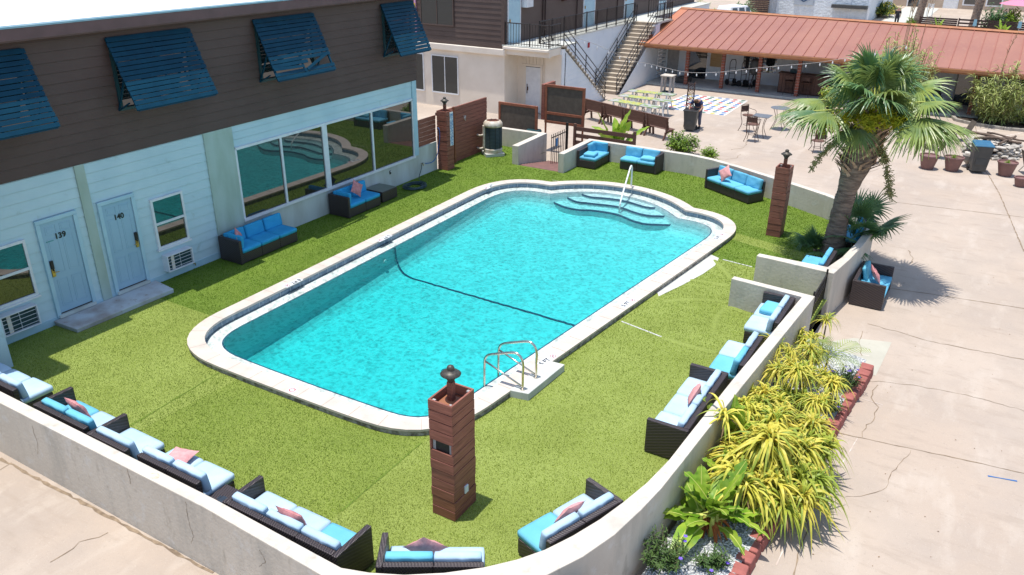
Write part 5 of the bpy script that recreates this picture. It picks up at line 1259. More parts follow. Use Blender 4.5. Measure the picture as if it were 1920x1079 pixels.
# hose coil, blue hose, spigots on the wall
hc = MB(); r5 = random.Random(2)
for k in range(9):
    R0 = .22+.028*(k % 5); z = .025+.028*(k//3); P = []
    cx, cy = r5.uniform(-.03, .03), r5.uniform(-.03, .03)
    for i in range(25): a = 2*PI*i/24+k; P.append(Vector((-16.02+cx+R0*1.12*math.cos(a), 20.55+cy+R0*1.3*math.sin(a), z+.012*math.sin(3*a+k))))
    hc.tube(P, .014, 6)
hc.tube(smooth_path([Vector(p) for p in [(-15.7, 20.6, .03), (-15.95, 21.1, .02), (-16.35, 21.25, .05), (-16.52, 21.62, .3), (-16.56, 21.7, .42)]], 5), .012, 6)
tag(hc.build('garden_hose', M['hose_dark'], smooth=True), 'dark coiled garden hose on the turf by the streaked wall', 'hose')
bh = MB().tube(smooth_path([Vector(p) for p in [(FX+.06, 21.95, .40), (FX+.10, 22.3, .38), (FX+.09, 22.6, .55), (-16.56, 22.73, .85), (-16.50, 22.735, 1.2), (-16.52, 22.735, 1.45), (-16.58, 22.73, 1.5)]], 6), .014, 6)
tag(bh.build('blue_hose', M['hose_blue'], smooth=True), 'bright blue hose climbing from the wall tap up the wooden column', 'hose')
tp_ = thing('wall_tap', 'small metal tap on the streaked wall where both hoses start', 'tap', (FX, 21.78, .42))
MB().tube([(0, 0, 0), (.09, 0, 0), (.09, .0, -.06)], .014, 8).build('spout', M['brass'], tp_); MB().lathe([(.03, 0), (.03, .01)], 10, (.06, 0, .03)).build('tap_wheel', M['iron'], tp_)
tp2 = thing('wall_fitting', 'small dark wall fitting below the right end of the picture window', 'fitting', (FX+.02, 20.05, .55))
MB().box(0, .03, -.03, .03, -.06, .06).build('plate', M['iron'], tp2, bevel=.01); MB().lathe([(.02, 0), (.025, .02), (.0, .03)], 8, (.03, 0, .02)).build('knob', M['white_metal'], tp2)

# framed shade screens, slat fence, gates
def screen(name, lab, a, b, z0, z1, mid=None, side=False):
    a = Vector(a+(0,)); b = Vector(b+(0,)); L = (b-a).length; rz = math.atan2(b.y-a.y, b.x-a.x)
    t = thing(name, lab, 'screen', (a.x, a.y, GZ), rz, 'framed mesh screens by the gate'); z0 -= GZ; z1 -= GZ; fw = .10
    f = MB().box(0, fw, -.04, .04, z0, z1).box(L-fw, L, -.04, .04, z0, z1).box(fw, L-fw, -.04, .04, z1-fw, z1).box(fw, L-fw, -.04, .04, z0, z0+fw)
    if mid: f.box(fw, L-fw, -.04, .04, mid-GZ-.05, mid-GZ+.05)
    f.build('frame', M['wood_frame'], t, bevel=.006)
    MB().box(fw, L-fw, -.012, .012, z0+fw, z1-fw).build('mesh', M['mesh_screen'], t)
    if z0 > .1: MB().box(.02, .08, -.03, .03, 0, z0).box(L-.08, L-.02, -.03, .03, 0, z0).build('leg', M['wood_frame'], t)
    return t
h2 = lambda a, b: (780+a*.2317, 80+b*.2317)
TL, TR_ = ony(*h2(670, 470), 27.9), ony(*h2(985, 525), 27.9); BL_ = ony(*h2(980, 730), 27.9)
screen('shade_screen', 'wide reddish framed mesh screen behind the pool heater', (TL.x, 27.9), (TR_.x, 27.9), -.45, (TL.z+TR_.z)/2)
TL, TR_, BR = ony(*h2(1048, 340), 28.6), ony(*h2(1372, 375), 28.6), ony(*h2(1358, 690), 28.6)
s2 = screen('shade_screen', 'tall reddish framed mesh screen with a lower panel, behind the iron gate', (TL.x, 28.6), (TR_.x, 28.6), BR.z, (TL.z+TR_.z)/2+.02, BR.z+(TL.z-BR.z)*.27)
MB().box(-.16, -.02, -.03, .9, BR.z-GZ+.1, TL.z-GZ).build('side_panel', M['wood_red_x'], s2, bevel=.005)
sf = thing('slat_fence', 'low fence of four wide brown slats with gaps, right of the iron gate', 'fence', (-13.9, 28.05, GZ))
b = MB()
for k in range(5): b.box(.05, 2.6, -.015, .015, .10+k*.27, .10+k*.27+.16)
b.build('slats', M['wood_brown'], sf, bevel=.003); MB().box(0, .09, -.05, .05, 0, 1.45).build('post', M['wood_brown'], sf); MB().box(2.5, 2.6, -.05, .05, 0, 1.45).build('post', M['wood_brown'], sf)
ga = thing('iron_gate', 'black iron bar gate with small blue notice beside the board ramp', 'gate', (-13.95, 26.9, GZ))
b = MB()
for k in range(9): b.box(-.01, .01, -.85+k*.145, -.83+k*.145, .12, 1.36)
b.box(-.015, .015, -.86, .36, 1.22, 1.25).box(-.015, .015, -.86, .36, .12, .15); b.v = [Vector((v_.x, v_.y+.25, v_.z)) for v_ in b.v]; b.build('bars', M['iron'], ga)
MB().box(-.04, .04, .62, .70, 0, 1.55).lathe([(.05, 1.55), (.05, 1.58), (.001, 1.60)], 8, (0, .66, 0)).build('post', M['iron'], ga)
MB().box(.012, .02, -.28, -.10, .85, 1.15).build('notice', M['sign_blue'], ga)
dg = thing('decorative_gate', 'black iron gate with lattice between the two short walls on the right', 'gate', (-2.50, 17.95, GZ))
MB().box(-.02, .02, -.72, -.68, 0, 1.25).build('post', M['iron'], dg); MB().box(-.02, .02, .66, .70, 0, 1.28).build('post', M['iron'], dg)
b = MB().box(-.012, .012, -.68, .66, 1.14, 1.17).box(-.012, .012, -.68, .66, .86, .89).box(-.012, .012, -.68, .66, .12, .15)
for k in range(10): y = -.60+k*.135; b.box(-.008, .008, y-.008, y+.008, .12, .88)
for k in range(9): y = -.62+k*.14; b.bar((0, y, .89), (0, y+.14, 1.14), .014).bar((0, y+.14, .89), (0, y, 1.14), .014)
b.build('lattice', M['iron'], dg)
# ================================================================== COURTYARD OBJECTS
def leg_pair(b, x, y0, y1, z, s=.045, spread=.12):
    b.bar((x-spread, y0, 0), (x, y0, z), s); b.bar((x+spread, y0, 0), (x, y0, z), s)
def game_table(lab, a, b_, seed):
    a = Vector(a); b_ = Vector(b_); L = (b_-a).length; rz = math.atan2(b_.y-a.y, b_.x-a.x)
    t = thing('trestle_table', lab, 'table', (a.x, a.y, GZ), rz, 'printed trestle tables in the courtyard'); r = random.Random(seed)
    tp = MB().box(0, L, -.32, .32, .70, .725).build('table_top', M['board_green'], t, bevel=.004)
    g = MB()
    for k in range(34):
        x = L*.16+r.random()*L*.5; y = r.uniform(-.26, .26); s = r.uniform(.04, .12); g.box(x, x+s, y, y+.05, .7275, .7285+.0002*k)
    g.build('print', M['yellow_paint'] if 0 else M['board_yellow'], tp)
    MB().box(L*.18, L*.62, -.27, .27, .7255, .7270).build('print_field', mat('yellow_field%d' % seed, (.46, .45, .08), .6, (.30, .36, .20), 7, 5, .42, .58), tp)
    for xs in (.12, .36, .62, .86):
        m = MB()
        for y in (-.27, .27): m.bar((L*xs-.14, y*1.15, 0), (L*xs, y, .70), .05).bar((L*xs+.14, y*1.15, 0), (L*xs, y, .70), .05)
        if xs in (.12, .62): m.hexa([(L*xs-.13, -.30, .06), (L*xs+.11, -.30, .06), (L*xs+.11, -.285, .06), (L*xs-.13, -.285, .06)], [(L*xs-.04, -.285, .6), (L*xs+.04, -.285, .6), (L*xs+.04, -.27, .6), (L*xs-.04, -.27, .6)])
        m.build('trestle', M['white_metal'], t)
mm_ = lambda a, b: (1080+a*.20833, 130+b*.20833)
for lab, p, q, s in (('long printed trestle table in green and yellow, nearest to the brown benches', (318, 272), (748, 346), 1),
                     ('long printed trestle table in green and yellow, the middle one of three', (400, 232), (860, 290), 2),
                     ('long printed trestle table in green and yellow, farthest one by the grey stand', (480, 190), (890, 232), 3)):
    a = at(*mm_(*p), .22); b_ = at(*mm_(*q), .22); game_table(lab, (a.x, a.y+.0, 0), (b_.x, b_.y, 0), s)
# tall grey stand
t = thing('tall_stand', 'tall grey four legged wooden stand behind the printed tables', 'stand', (-15.5, 42.5, GZ))
b = MB()
for sx in (-.24, .24):
    for sy in (-.24, .24): b.box(sx-.05, sx+.05, sy-.05, sy+.05, 0, 1.02)
b.build('leg', M['grey_wood'], t); MB().box(-.34, .34, -.34, .34, 1.02, 1.07).build('top', mat('worn_white_top', (.60, .55, .48), .8, (.42, .36, .30), 9, 4), t, bevel=.004)
MB().box(-.3, .3, -.3, .3, .14, .18).build('shelf', M['teal_black'], t)
# benches seen from behind
P0, P1 = Vector((-11.80, 32.95, 0)), Vector((-17.3, 35.0, 0)); dirb = (P1-P0).normalized(); rzb = math.atan2(-dirb.y, -dirb.x)
bench0 = None
for k, lab in enumerate(('brown wooden bench with its back to the pool, right end of the row', 'brown wooden bench, second from the right in the row', 'brown wooden bench, third from the right in the row', 'brown wooden bench at the left end of the row by the mesh screen')):
    o_ = P0+dirb*(1.32*(k+1))
    if bench0 is None:
        t = thing('bench', lab, 'bench', (o_.x, o_.y, GZ), rzb, 'brown benches in a row')
        b = MB()
        for j in range(3): z = .50+j*.155; y = .02-.06*j*.5; b.box(0, 1.30, y-.012, y+.012, z, z+.15)
        b.build('backrest', M['wood_brown'], t, bevel=.004)
        b = MB()
        for j in range(3): b.box(0, 1.30, .08+j*.13, .20+j*.13, .42, .445)
        b.build('seat', M['wood_brown'], t, bevel=.004)
        MB().box(-.02, 1.32, -.09, .0, .965, .99).build('cap_rail', M['wood_brown'], t, bevel=.004)
        for x in (.08, 1.20):
            MB().bar((x, -.16, 0), (x, .12, .55), .05, .09).bar((x, .45, 0), (x, .40, .42), .05, .09).bar((x, -.08, .30), (x, .45, .38), .05, .08).bar((x, -.01, .38), (x, -.05, .96), .05, .05).build('leg', M['wood_brown'], t)
        bench0 = t
    else: dup(bench0, (o_.x, o_.y, GZ), rzb, lab)
# rusty lattice obelisk
t = thing('lattice_tower', 'narrow rusty scrollwork tower beside the stooping man', 'trellis', (-11.95, 35.9, GZ), .2)
b = MB(); s = .17
for sx in (-s, s):
    for sy in (-s, s): b.bar((sx, sy, 0), (sx*.8, sy*.8, 2.05), .022)
b.build('frame', M['rust_iron'], t); b = MB()
for k in range(9):
    z = .12+k*.21; w_ = s*(1-.2*z/2.05)
    for (p, q, p2, q2) in ((-w_, -w_, w_, -w_), (-w_, w_, w_, w_), (-w_, -w_, -w_, w_), (w_, -w_, w_, w_)):
        b.bar((p, q, z), (p2, q2, z+.2), .012).bar((p, q, z+.2), (p2, q2, z), .012)
        cx, cy = (p+p2)/2, (q+q2)/2; b.tube([(cx+(p2-p)/w_*.05*math.cos(a), cy+(q2-q)/w_*.05*math.cos(a), z+.1+.07*math.sin(a)) for a in [i*PI/4 for i in range(9)]], .007, 4, False)
b.build('scrollwork', M['rust_iron'], t)
# painted game grid
t = thing('floor_game', 'white painted floor grid with rows of red, green, yellow and blue dots', 'floor game', (-13.0, 41.2, GZ))
c4 = [Vector(p) for p in ((-14.87, 39.05, 0), (-11.20, 39.12, 0), (-11.26, 43.34, 0), (-14.66, 43.40, 0))]
bw(MB().add([Vector((p.x, p.y, GZ+.006)) for p in c4], [(0, 1, 2, 3)]), 'white_field', 'mat_white', t)
dots = {k: MB() for k in ('red_paint', 'dkgreen_paint', 'yellow_paint', 'blue_paint')}; keys = ['red_paint', 'blue_paint', 'yellow_paint', 'dkgreen_paint']
for i in range(8):
    for j in range(11):
        u, v = (i+.5)/8, (j+.5)/11; c = c4[0].lerp(c4[1], u).lerp(c4[3].lerp(c4[2], u), v); R_ = .125
        dots[('red_paint', 'dkgreen_paint', 'blue_paint', 'blue_paint', 'red_paint', 'dkgreen_paint', 'yellow_paint', 'blue_paint')[(i+(0, 3, 5, 2, 6, 1)[j % 6]) % 8]].add([(c.x+R_*math.cos(a), c.y+R_*math.sin(a), GZ+.010) for a in [k*PI/8 for k in range(16)]], [tuple(range(16))])
for k in keys: bw(dots[k], 'painted_dots', k, t)['kind'] = 'stuff'

# metal patio furniture
def patio_chair(name, lab, loc, rz, seat_h=.46, back=.92, group='black metal patio chairs', seatm='iron', low=False):
    t = thing(name, lab, 'chair', loc, rz, group); b = MB(); s = .22; h = seat_h
    if low:
        for sx in (-.28, .28): b.tube(smooth_path([Vector(p) for p in [(sx, .30, 0), (sx, .28, .30), (sx, .27, .50), (sx, -.1, .50), (sx, -.30, .52)]], 3), .013, 5).tube([(sx, -.34, 0), (sx, -.14, .3), (sx, .24, .32)], .013, 5)
        b.build('frame', M['iron'], t)
        MB().hexa([(-.26, -.20, .26), (.26, -.20, .26), (.26, .28, .34), (-.26, .28, .34)], [(-.26, -.20, .275), (.26, -.20, .275), (.26, .28, .355), (-.26, .28, .355)]).build('seat', M['mesh_screen'], t)
        MB().hexa([(-.26, -.22, .26), (.26, -.22, .26), (.26, -.20, .27), (-.26, -.20, .27)], [(-.24, -.46, .86), (.24, -.46, .86), (.24, -.44, .87), (-.24, -.44, .87)]).build('backrest', M['mesh_screen'], t); return t
    for sx in (-1, 1):
        b.tube(smooth_path([Vector(p) for p in [(sx*s*1.15, -s*1.2, 0), (sx*s*.8, -s*.7, h*.5), (sx*s, -s, h), (sx*s*.98, -s*1.15, back)]], 4), .014, 5)
        b.tube(smooth_path([Vector(p) for p in [(sx*s*1.15, s*1.25, 0), (sx*s*.8, s*.75, h*.5), (sx*s, s, h)]], 4), .014, 5)
        b.tube(smooth_path([Vector(p) for p in [(sx*s, s*.9, h), (sx*s*1.2, s*.8, h+.22), (sx*s*1.2, -s*.6, h+.25), (sx*s, -s*1.05, h+.28)]], 4), .012, 5)
    b.tube([(-s*.98, -s*1.15, back), (0, -s*1.2, back+.03), (s*.98, -s*1.15, back)], .014, 5)
    b.tube([(s*.75*math.cos(a), s*.75*math.sin(a), h*.42) for a in [i*PI/8 for i in range(17)]], .009, 4, False)
    b.build('frame', M['rust_iron'], t)
    MB().lathe([(s*1.15, h), (s*1.2, h+.012), (s*1.15, h+.03), (.001, h+.022)], 14).build('seat', M['wood_brown'], t)
    g = MB()
    for k in range(7): x = -s*.9+k*s*.3; g.box(x-.012, x+.012, -s*1.17, -s*1.13, h+.12, back-.01)
    g.hexa([(-s, -s*1.16, h+.14), (s, -s*1.16, h+.14), (s, -s*1.12, h+.14), (-s, -s*1.12, h+.14)], [(-s, -s*1.2, back-.04), (s, -s*1.2, back-.04), (s, -s*1.16, back-.04), (-s, -s*1.16, back-.04)])
    g.build('backrest', M['rust_iron'], t); return t
def patio_table(lab, loc, h=.74, s=.42, rz=0, rnd_=False):
    t = thing('patio_table', lab, 'table', loc, rz, 'black metal patio tables')
    (MB().lathe([(s, h-.02), (s+.01, h-.01), (s, h), (.001, h+.001)], 24) if rnd_ else MB().box(-s, s, -s, s, h-.02, h)).build('top', mat('slate_top%d' % int(h*100+s*10), (.10, .11, .13), .5, (.17, .18, .19), 30, 2), t)
    for k in range(4):
        a = PI/4+k*PI/2; MB().tube(smooth_path([Vector((r_*math.cos(a), r_*math.sin(a), z)) for r_, z in ((s*.95, 0), (s*.5, h*.35), (s*.45, h*.6), (s*.8, h-.02))], 4), .013, 5).build('leg', M['rust_iron'], t)
patio_chair('bar_chair', 'nearest tall black bar chair, its back to the camera at the slate table', (-8.72, 34.85, GZ), 0, .72, 1.12)
patio_table('tall square slate bar table between the two black bar chairs', (-8.6, 35.75, GZ), .95, .36)
patio_chair('bar_chair', 'tall black bar chair left of the slate bar table', (-9.4, 36.5, GZ), -2.1, .72, 1.15)
patio_table('tall dark round bar table with wire legs near the palm fronds', (-8.3, 37.7, GZ), .98, .42, 0, True)
patio_chair('bar_chair', 'black bar chair standing on the yard below the palm fronds', (-5.9, 34.5, GZ), .5, .46, .92)
patio_chair('lawn_chair', 'low black mesh lawn chair left of the empty mauve pot', (-1.7, 36.3, GZ), 1.2, low=True)
patio_chair('lawn_chair', 'low black mesh lawn chair behind the stone fire pit', (-1.0, 39.9, GZ), 2.0, low=True)
patio_chair('lawn_chair', 'low black mesh lawn chair at the right edge of the photo', (1.75, 35.6, GZ), -1.2, low=True)
# pots and urn
def pot(lab, loc, r0=.21, r1=.34, h=.54, m='pot', plant=None, seed=0):
    t = thing('plant_pot', lab, 'plant pot', loc, 0, 'round plant pots on the yard')
    MB().lathe([(r0, 0), (r0+.01, .02), (r1-.01, h-.06), (r1+.012, h-.055), (r1+.015, h), (r1-.02, h), (r1-.03, h-.05)], 24).build('pot', M[m], t, smooth=False)
    MB().lathe([(r1-.03, h-.06), (.001, h-.055)], 20).build('soil', M['soil'], t)
    if plant:
        r = random.Random(seed); b = MB()
        for k in range(34):
            a = r.uniform(0, 2*PI); e = r.uniform(.5, 1.45); L = r.uniform(.16, .34)*plant; strap(b, Vector((r.uniform(-.05, .05), r.uniform(-.05, .05), h-.05)), a, e, L, .018, .18, 4)
        b.build('leaves', M['leaf_lime'], t)
def strap(b, base, az, el, L, wd, droop, seg=5, fold=.35):
    """arching strap leaf; az azimuth, el start elevation, droop in metres at the tip"""
    d = Vector((math.cos(az)*math.cos(el), math.sin(az)*math.cos(el), math.sin(el))); s = Vector((-math.sin(az), math.cos(az), 0)); n0 = len(b.v); prev = None
    for i in range(seg+1):
        t = i/seg; p = base+d*L*t+Vector((0, 0, -droop*t**2.2)); w_ = wd*(.45+.55*math.sin(PI*min(1, t*.85+.12)))*(1-t**5)+.001
        up = s.cross(d); up = up if up.z > 0 else -up
        b.v += [p-s*w_*.5+up*w_*fold, p, p+s*w_*.5+up*w_*fold]
    for i in range(seg):
        a = n0+i*3; b.f += [(a, a+1, a+4, a+3), (a+1, a+2, a+5, a+4)]
pot('empty mauve pot, leftmost of the three matching pots', (-1.72, 34.25, GZ))
pot('mauve pot with a small lime grass, between the empty pot and the stone urn', (-.88, 34.45, GZ), plant=1.1, seed=1)
pot('mauve pot with a low green succulent, right of the blue lidded bin', (.90, 34.78, GZ), plant=.9, seed=2)
pot('small terracotta pot half hidden by the palm trunk', (-3.7, 34.0, GZ), .16, .23, .40, 'terracotta', plant=.7, seed=3)
pot('pot cut off by the right edge of the photo', (1.42, 33.5, GZ), .16, .24, .34, 'pot')
t = thing('stone_urn', 'pale stone urn on a foot beside the dark bin', 'urn', (-.42, 35.3, GZ))
MB().lathe([(.16, 0), (.17, .04), (.12, .07), (.06, .12), (.07, .16), (.15, .22), (.20, .32), (.21, .42), (.23, .46), (.24, .50), (.20, .50), (.18, .44)], 24).build('bowl', M['stone_grey'], t, smooth=True)
MB().lathe([(.185, .45), (.001, .455)], 16).build('soil', M['soil'], t)
# fire pit
fp = thing('fire_pit', 'round fire pit of stacked pale stones with driftwood logs on top', 'fire pit', (.30, 38.1, GZ)); r6 = random.Random(4)
def rock(b, c, s, r):
    m = bmesh.new(); bmesh.ops.create_icosphere(m, subdivisions=1, radius=1)
    sx, sy, sz = s*r.uniform(1.0, 1.6), s*r.uniform(.8, 1.15), s*r.uniform(.28, .48); rt = RZ_(r.uniform(0, 6)) 
    b.add([Vector(c)+(rt @ Vector((v.co.x*sx*r.uniform(.8, 1.15), v.co.y*sy*r.uniform(.8, 1.15), v.co.z*sz*r.uniform(.8, 1.1)))) for v in m.verts], [tuple(v.index for v in f.verts) for f in m.faces]); m.free()
for lv in range(5):
    for k in range(15):
        a = 2*PI*(k+.5*(lv % 2)+r6.uniform(-.2, .2))/15; R_ = .95-.03*lv; b = MB(); rock(b, (R_*math.cos(a), R_*math.sin(a), .06+lv*.10), .19, r6); b.build('stone', M['stone_grey'], fp)
MB().lathe([(.8, .3), (.001, .32)], 20).build('ash_bed', M['soil'], fp)
for a_, b_, r_ in (((-.9, .75, .62), (.95, -.1, .60), .07), ((-.75, -.3, .60), (.7, .55, .64), .06), ((-.3, .85, .66), (1.1, .35, .60), .045), ((.2, -.7, .58), (.75, .8, .66), .05)):
    P = [Vector(a_).lerp(Vector(b_), k/6)+Vector((r6.uniform(-.03, .03), r6.uniform(-.03, .03), .03*math.sin(k))) for k in range(7)]; MB().tube(P, [r_*r6.uniform(.7, 1.1) for _ in P], 7).build('log', M['char'], fp, smooth=True)
for k in range(26):
    a, R_ = r6.uniform(0, 2*PI), r6.uniform(.0, .8); b = MB(); rock(b, (R_*math.cos(a), R_*math.sin(a), .48), .10, r6); b.build('stone', M['stone_grey'], fp)
# things under the porch
t = thing('outdoor_bar', 'dark wooden bar counter under the porch', 'bar counter', (-9.2, 46.3, GZ+.1))
MB().box(-1.25, 1.5, -.28, .28, 0, 1.02).build('front', M['dark_wood'], t); MB().box(-1.32, 1.55, -.36, .34, 1.02, 1.07).build('counter_top', M['wood_brown'], t, bevel=.005)
b = MB()
for k in range(14): b.box(-1.22+k*.19, -1.22+k*.19+.17, -.30, -.281, .05, 1.0)
b.build('plank', M['wood_brown'], t)
MB().box(-.75, -.35, -.1, .15, 1.07, 1.25).build('till', M['teal_black'], t, bevel=.02)
patio_chair('bar_stool', 'dark bar stool at the porch bar, left one', (-9.8, 45.75, GZ+.1), .1, .70, 1.05, 'bar stools at the porch bar'); patio_chair('bar_stool', 'dark bar stool at the porch bar, right one', (-8.9, 45.75, GZ+.1), -.1, .70, 1.05, 'bar stools at the porch bar')
t = thing('pellet_smoker', 'black smoker barrel standing on a tripod by the brick post', 'smoker', (-11.85, 46.2, GZ+.1))
MB().lathe([(.12, .80), (.24, .86), (.26, 1.0), (.26, 1.5), (.22, 1.6), (.05, 1.64)], 20).build('barrel', M['bin'], t, smooth=True)
for k in range(3): a = 2*PI*k/3; MB().bar((.28*math.cos(a), .28*math.sin(a), 0), (.06*math.cos(a), .06*math.sin(a), .85), .03).build('leg', M['iron'], t)
def cart(lab, loc, rz):
    t = thing('hand_truck', lab, 'hand truck', loc, rz, 'hand trucks parked under the porch')
    b = MB()
    for sx in (-.2, .2): b.tube([(sx, 0, .1), (sx, .05, 1.25), (sx*.6, .02, 1.42)], .018, 6)
    for z in (.35, .65, .95): b.tube([(-.2, .02, z), (.2, .02, z)], .013, 5)
    b.tube([(-.12, .02, 1.42), (.12, .02, 1.42)], .018, 6); b.build('frame', M['iron'], t)
    MB().box(-.24, .24, -.4, .02, .05, .07).build('toe_plate', M['iron'], t)
    for sx in (-.25, .25):
        w_ = MB().lathe([(.15, -.04), (.17, -.03), (.17, .03), (.15, .04), (.05, .04)], 18); w_.v = [Vector((v.z+sx, v.x+.08, v.y+.17)) for v in w_.v]; w_.build('wheel', M['rubber'], t)
cart('black hand truck under the porch left of the dark window', (-13.25, 46.8, GZ+.1), .9); cart('black hand truck in the middle under the dark window', (-12.55, 46.7, GZ+.1), 1.1); cart('black hand truck beside the smoker under the porch', (-12.15, 47.0, GZ+.1), .8)
MBk = MB().box(-.35, .35, -.5, .5, 0, .28); t = MBk.build('black_box', M['bin'], loc=(-15.9, 46.2, GZ+.1), bevel=.03); tag(t, 'black storage box on the porch floor behind the first brick post', 'box')
# parked vehicle in the shade at the right end of the porch
t = thing('parked_buggy', 'dark low buggy with blue bonnet parked in the shade at the porch end', 'vehicle', (-3.1, 45.9, GZ), 0)
MB().hexa([(-.7, -1.1, .3), (.7, -1.1, .3), (.7, 1.1, .3), (-.7, 1.1, .3)], [(-.62, -.95, .85), (.62, -.95, .85), (.62, .9, .95), (-.62, .9, .95)]).build('body', M['bin'], t, bevel=.08)
MB().hexa([(-.6, -1.0, .86), (.6, -1.0, .86), (.6, -.2, .96), (-.6, -.2, .96)], [(-.5, -.9, .98), (.5, -.9, .98), (.5, -.25, 1.05), (-.5, -.25, 1.05)]).build('bonnet', M['bin_blue'], t, bevel=.04)
for sx in (-.7, .7):
    for sy in (-.7, .7): w_ = MB().lathe([(.2, -.1), (.28, -.08), (.28, .08), (.2, .1)], 18); w_.v = [Vector((v.z+sx, v.x+sy, v.y+.28)) for v in w_.v]; w_.build('wheel', M['rubber'], t)
# string lights
t = thing('string_lights', 'string of small white bulbs hanging across the courtyard in front of the porch', 'string lights', (-12, 43, 0))
key = [ony(*p, yy) for p, yy in ((( 1053, 62), 34.6), ((1120, 85), 36.5), ((1180, 112), 40), ((1222, 121), 42.6), ((1249, 128), 43), ((1290, 136), 43), ((1343, 136), 43), ((1400, 130), 43), ((1460, 124), 43), ((1538, 117), 42.6), ((1610, 104), 42), ((1700, 85), 41))]
wp = smooth_path(key, 6); bw(MB().tube(wp, .009, 4), 'wire', 'grey_wood', t)
for k in range(2, len(wp), 2):
    p = wp[k]; bw(MB().lathe([(.02, -.05), (.035, -.12), (.03, -.17), (.001, -.19)], 8, p), 'bulb', 'white_metal', t)

# ================================================================== PEOPLE
def skin_body(name, verts, edges, radii, m, parent=None, sub=2, flat=None):
    me = bpy.data.meshes.new(name); me.from_pydata(verts, edges, []); o = bpy.data.objects.new(name, me); COL.objects.link(o)
    if parent: o.parent = parent
    md = o.modifiers.new('skin', 'SKIN'); md.use_smooth_shade = True
    for i, r in enumerate(radii): me.skin_vertices[0].data[i].radius = r if isinstance(r, tuple) else (r, r)
    me.skin_vertices[0].data[0].use_root = True
    s = o.modifiers.new('sub', 'SUBSURF'); s.levels = sub; s.render_levels = sub
    me.materials.append(M[m]); return o
# stooping man facing the camera (-y), leaning over the open bin
man = thing('person', 'person in dark blue T-shirt and grey trousers stooping over an open bin', 'person', (-11.55, 35.85, GZ), .1)
V_ = [(0, .12, .92), (0, .04, 1.10), (0, -.14, 1.24), (0, -.26, 1.30), (0, -.35, 1.30), (0, -.44, 1.29),        # pelvis spine neck head
      (.17, -.22, 1.27), (.27, -.30, 1.02), (.24, -.52, .93), (.21, -.58, .93), (-.17, -.22, 1.27), (-.30, -.26, 1.02), (-.27, -.46, .93), (-.24, -.52, .93),
      (.11, .12, .88), (.13, .02, .48), (.14, .10, .08), (.14, -.06, .03), (-.11, .12, .88), (-.13, .04, .48), (-.14, .12, .08), (-.14, -.04, .03)]
E_ = [(0, 1), (1, 2), (2, 3), (3, 4), (4, 5), (3, 6), (6, 7), (7, 8), (8, 9), (3, 10), (10, 11), (11, 12), (12, 13), (0, 14), (14, 15), (15, 16), (16, 17), (0, 18), (18, 19), (19, 20), (20, 21)]
R_l = [(.14, .11), (.15, .11), (.16, .10), (.12, .08), .055, .095, .07, .045, .034, .035, .07, .045, .034, .035, .095, .065, .045, .04, .095, .065, .045, .04]
body = skin_body('body', V_, E_, R_l, 'skin', man)
skin_body('t_shirt', [(0, .10, .98), (0, .04, 1.10), (0, -.14, 1.245), (0, -.25, 1.30), (.17, -.22, 1.27), (.235, -.27, 1.12), (-.17, -.22, 1.27), (-.25, -.25, 1.12)], [(0, 1), (1, 2), (2, 3), (3, 4), (4, 5), (3, 6), (6, 7)], [(.17, .13), (.18, .135), (.19, .12), (.13, .09), .09, .07, .09, .07], 'shirt', man)
skin_body('trousers', [(0, .12, .93), (.11, .12, .86), (.13, .02, .48), (.14, .10, .12), (-.11, .12, .86), (-.13, .04, .48), (-.14, .12, .12)], [(0, 1), (1, 2), (2, 3), (0, 4), (4, 5), (5, 6)], [(.165, .13), .115, .085, .07, .115, .085, .07], 'trousers', man)
hr_ = MB(); m_ = bmesh.new(); bmesh.ops.create_icosphere(m_, subdivisions=2, radius=.105); hr_.add([Vector((v.co.x*.95, v.co.y*1.02-.435, v.co.z*.95+1.315)) for v in m_.verts], [tuple(v.index for v in f.verts) for f in m_.faces]); m_.free(); hr_.build('hair', M['hair'], man, smooth=True)
for sx, hx, hy in ((1, .21, -.58), (-1, -.24, -.52)):
    hn = MB()
    for f in range(4): hn.tube([(hx+sx*(-.025+f*.016), hy, .93), (hx+sx*(-.025+f*.016), hy-.05, .925), (hx+sx*(-.025+f*.016), hy-.075, .895)], [.010, .009, .007], 6)
    hn.tube([(hx-sx*.03, hy+.02, .93), (hx-sx*.055, hy-.02, .92)], [.011, .008], 6); hn.build('hand_fingers', M['skin'], man, smooth=True)
sh = MB().box(.09, .19, -.16, .16, 0, .09).box(-.19, -.09, -.14, .18, 0, .09); sh.build('shoes', M['rubber'], man, bevel=.03)

# ================================================================== FAR SIDE BEYOND THE PORCH ROOF
FZ = GZ
st = thing('stucco_building', 'white stucco building with a hexagon sign, rising behind the red metal roof', 'building', (-17, 92, FZ))
a = ony(1437, 25, 86); b_ = ony(1632, 30, 86)
bw(MB().box(a.x, b_.x-.25, 86, 100, FZ, 9), 'wall', 'stucco', st)
bw(siding(86.2, 102, FZ, 8, .25, .02, 'y', b_.x-.2), 'side_wall', 'siding_white', st); bw(MB().box(b_.x-.8, b_.x-.2, 86.02, 102, FZ, 8), 'side_wall', 'siding_white', st)
bw(MB().box(b_.x-.35, b_.x-.17, 85.94, 86.2, FZ, 9).box(a.x+.9, a.x+1.02, 85.93, 86, FZ, 9).box(b_.x-2.0, b_.x-1.9, 85.93, 86, FZ, 9), 'corner_board', 'siding_white', st)
sg0 = ony(1490, 4, 85.9); sg1 = ony(1522, 11, 85.9); sw_ = sg1.x-sg0.x
sb = bw(MB().box(sg0.x-.06, sg1.x+.1, 85.86, 85.98, sg1.z, sg1.z+2.4), 'sign', mat('grey_sign', (.42, .47, .52), .6), st, bevel=.02)
cx, cz = (sg0.x+sg1.x)/2+.02, sg1.z+1.3; hx_ = MB()
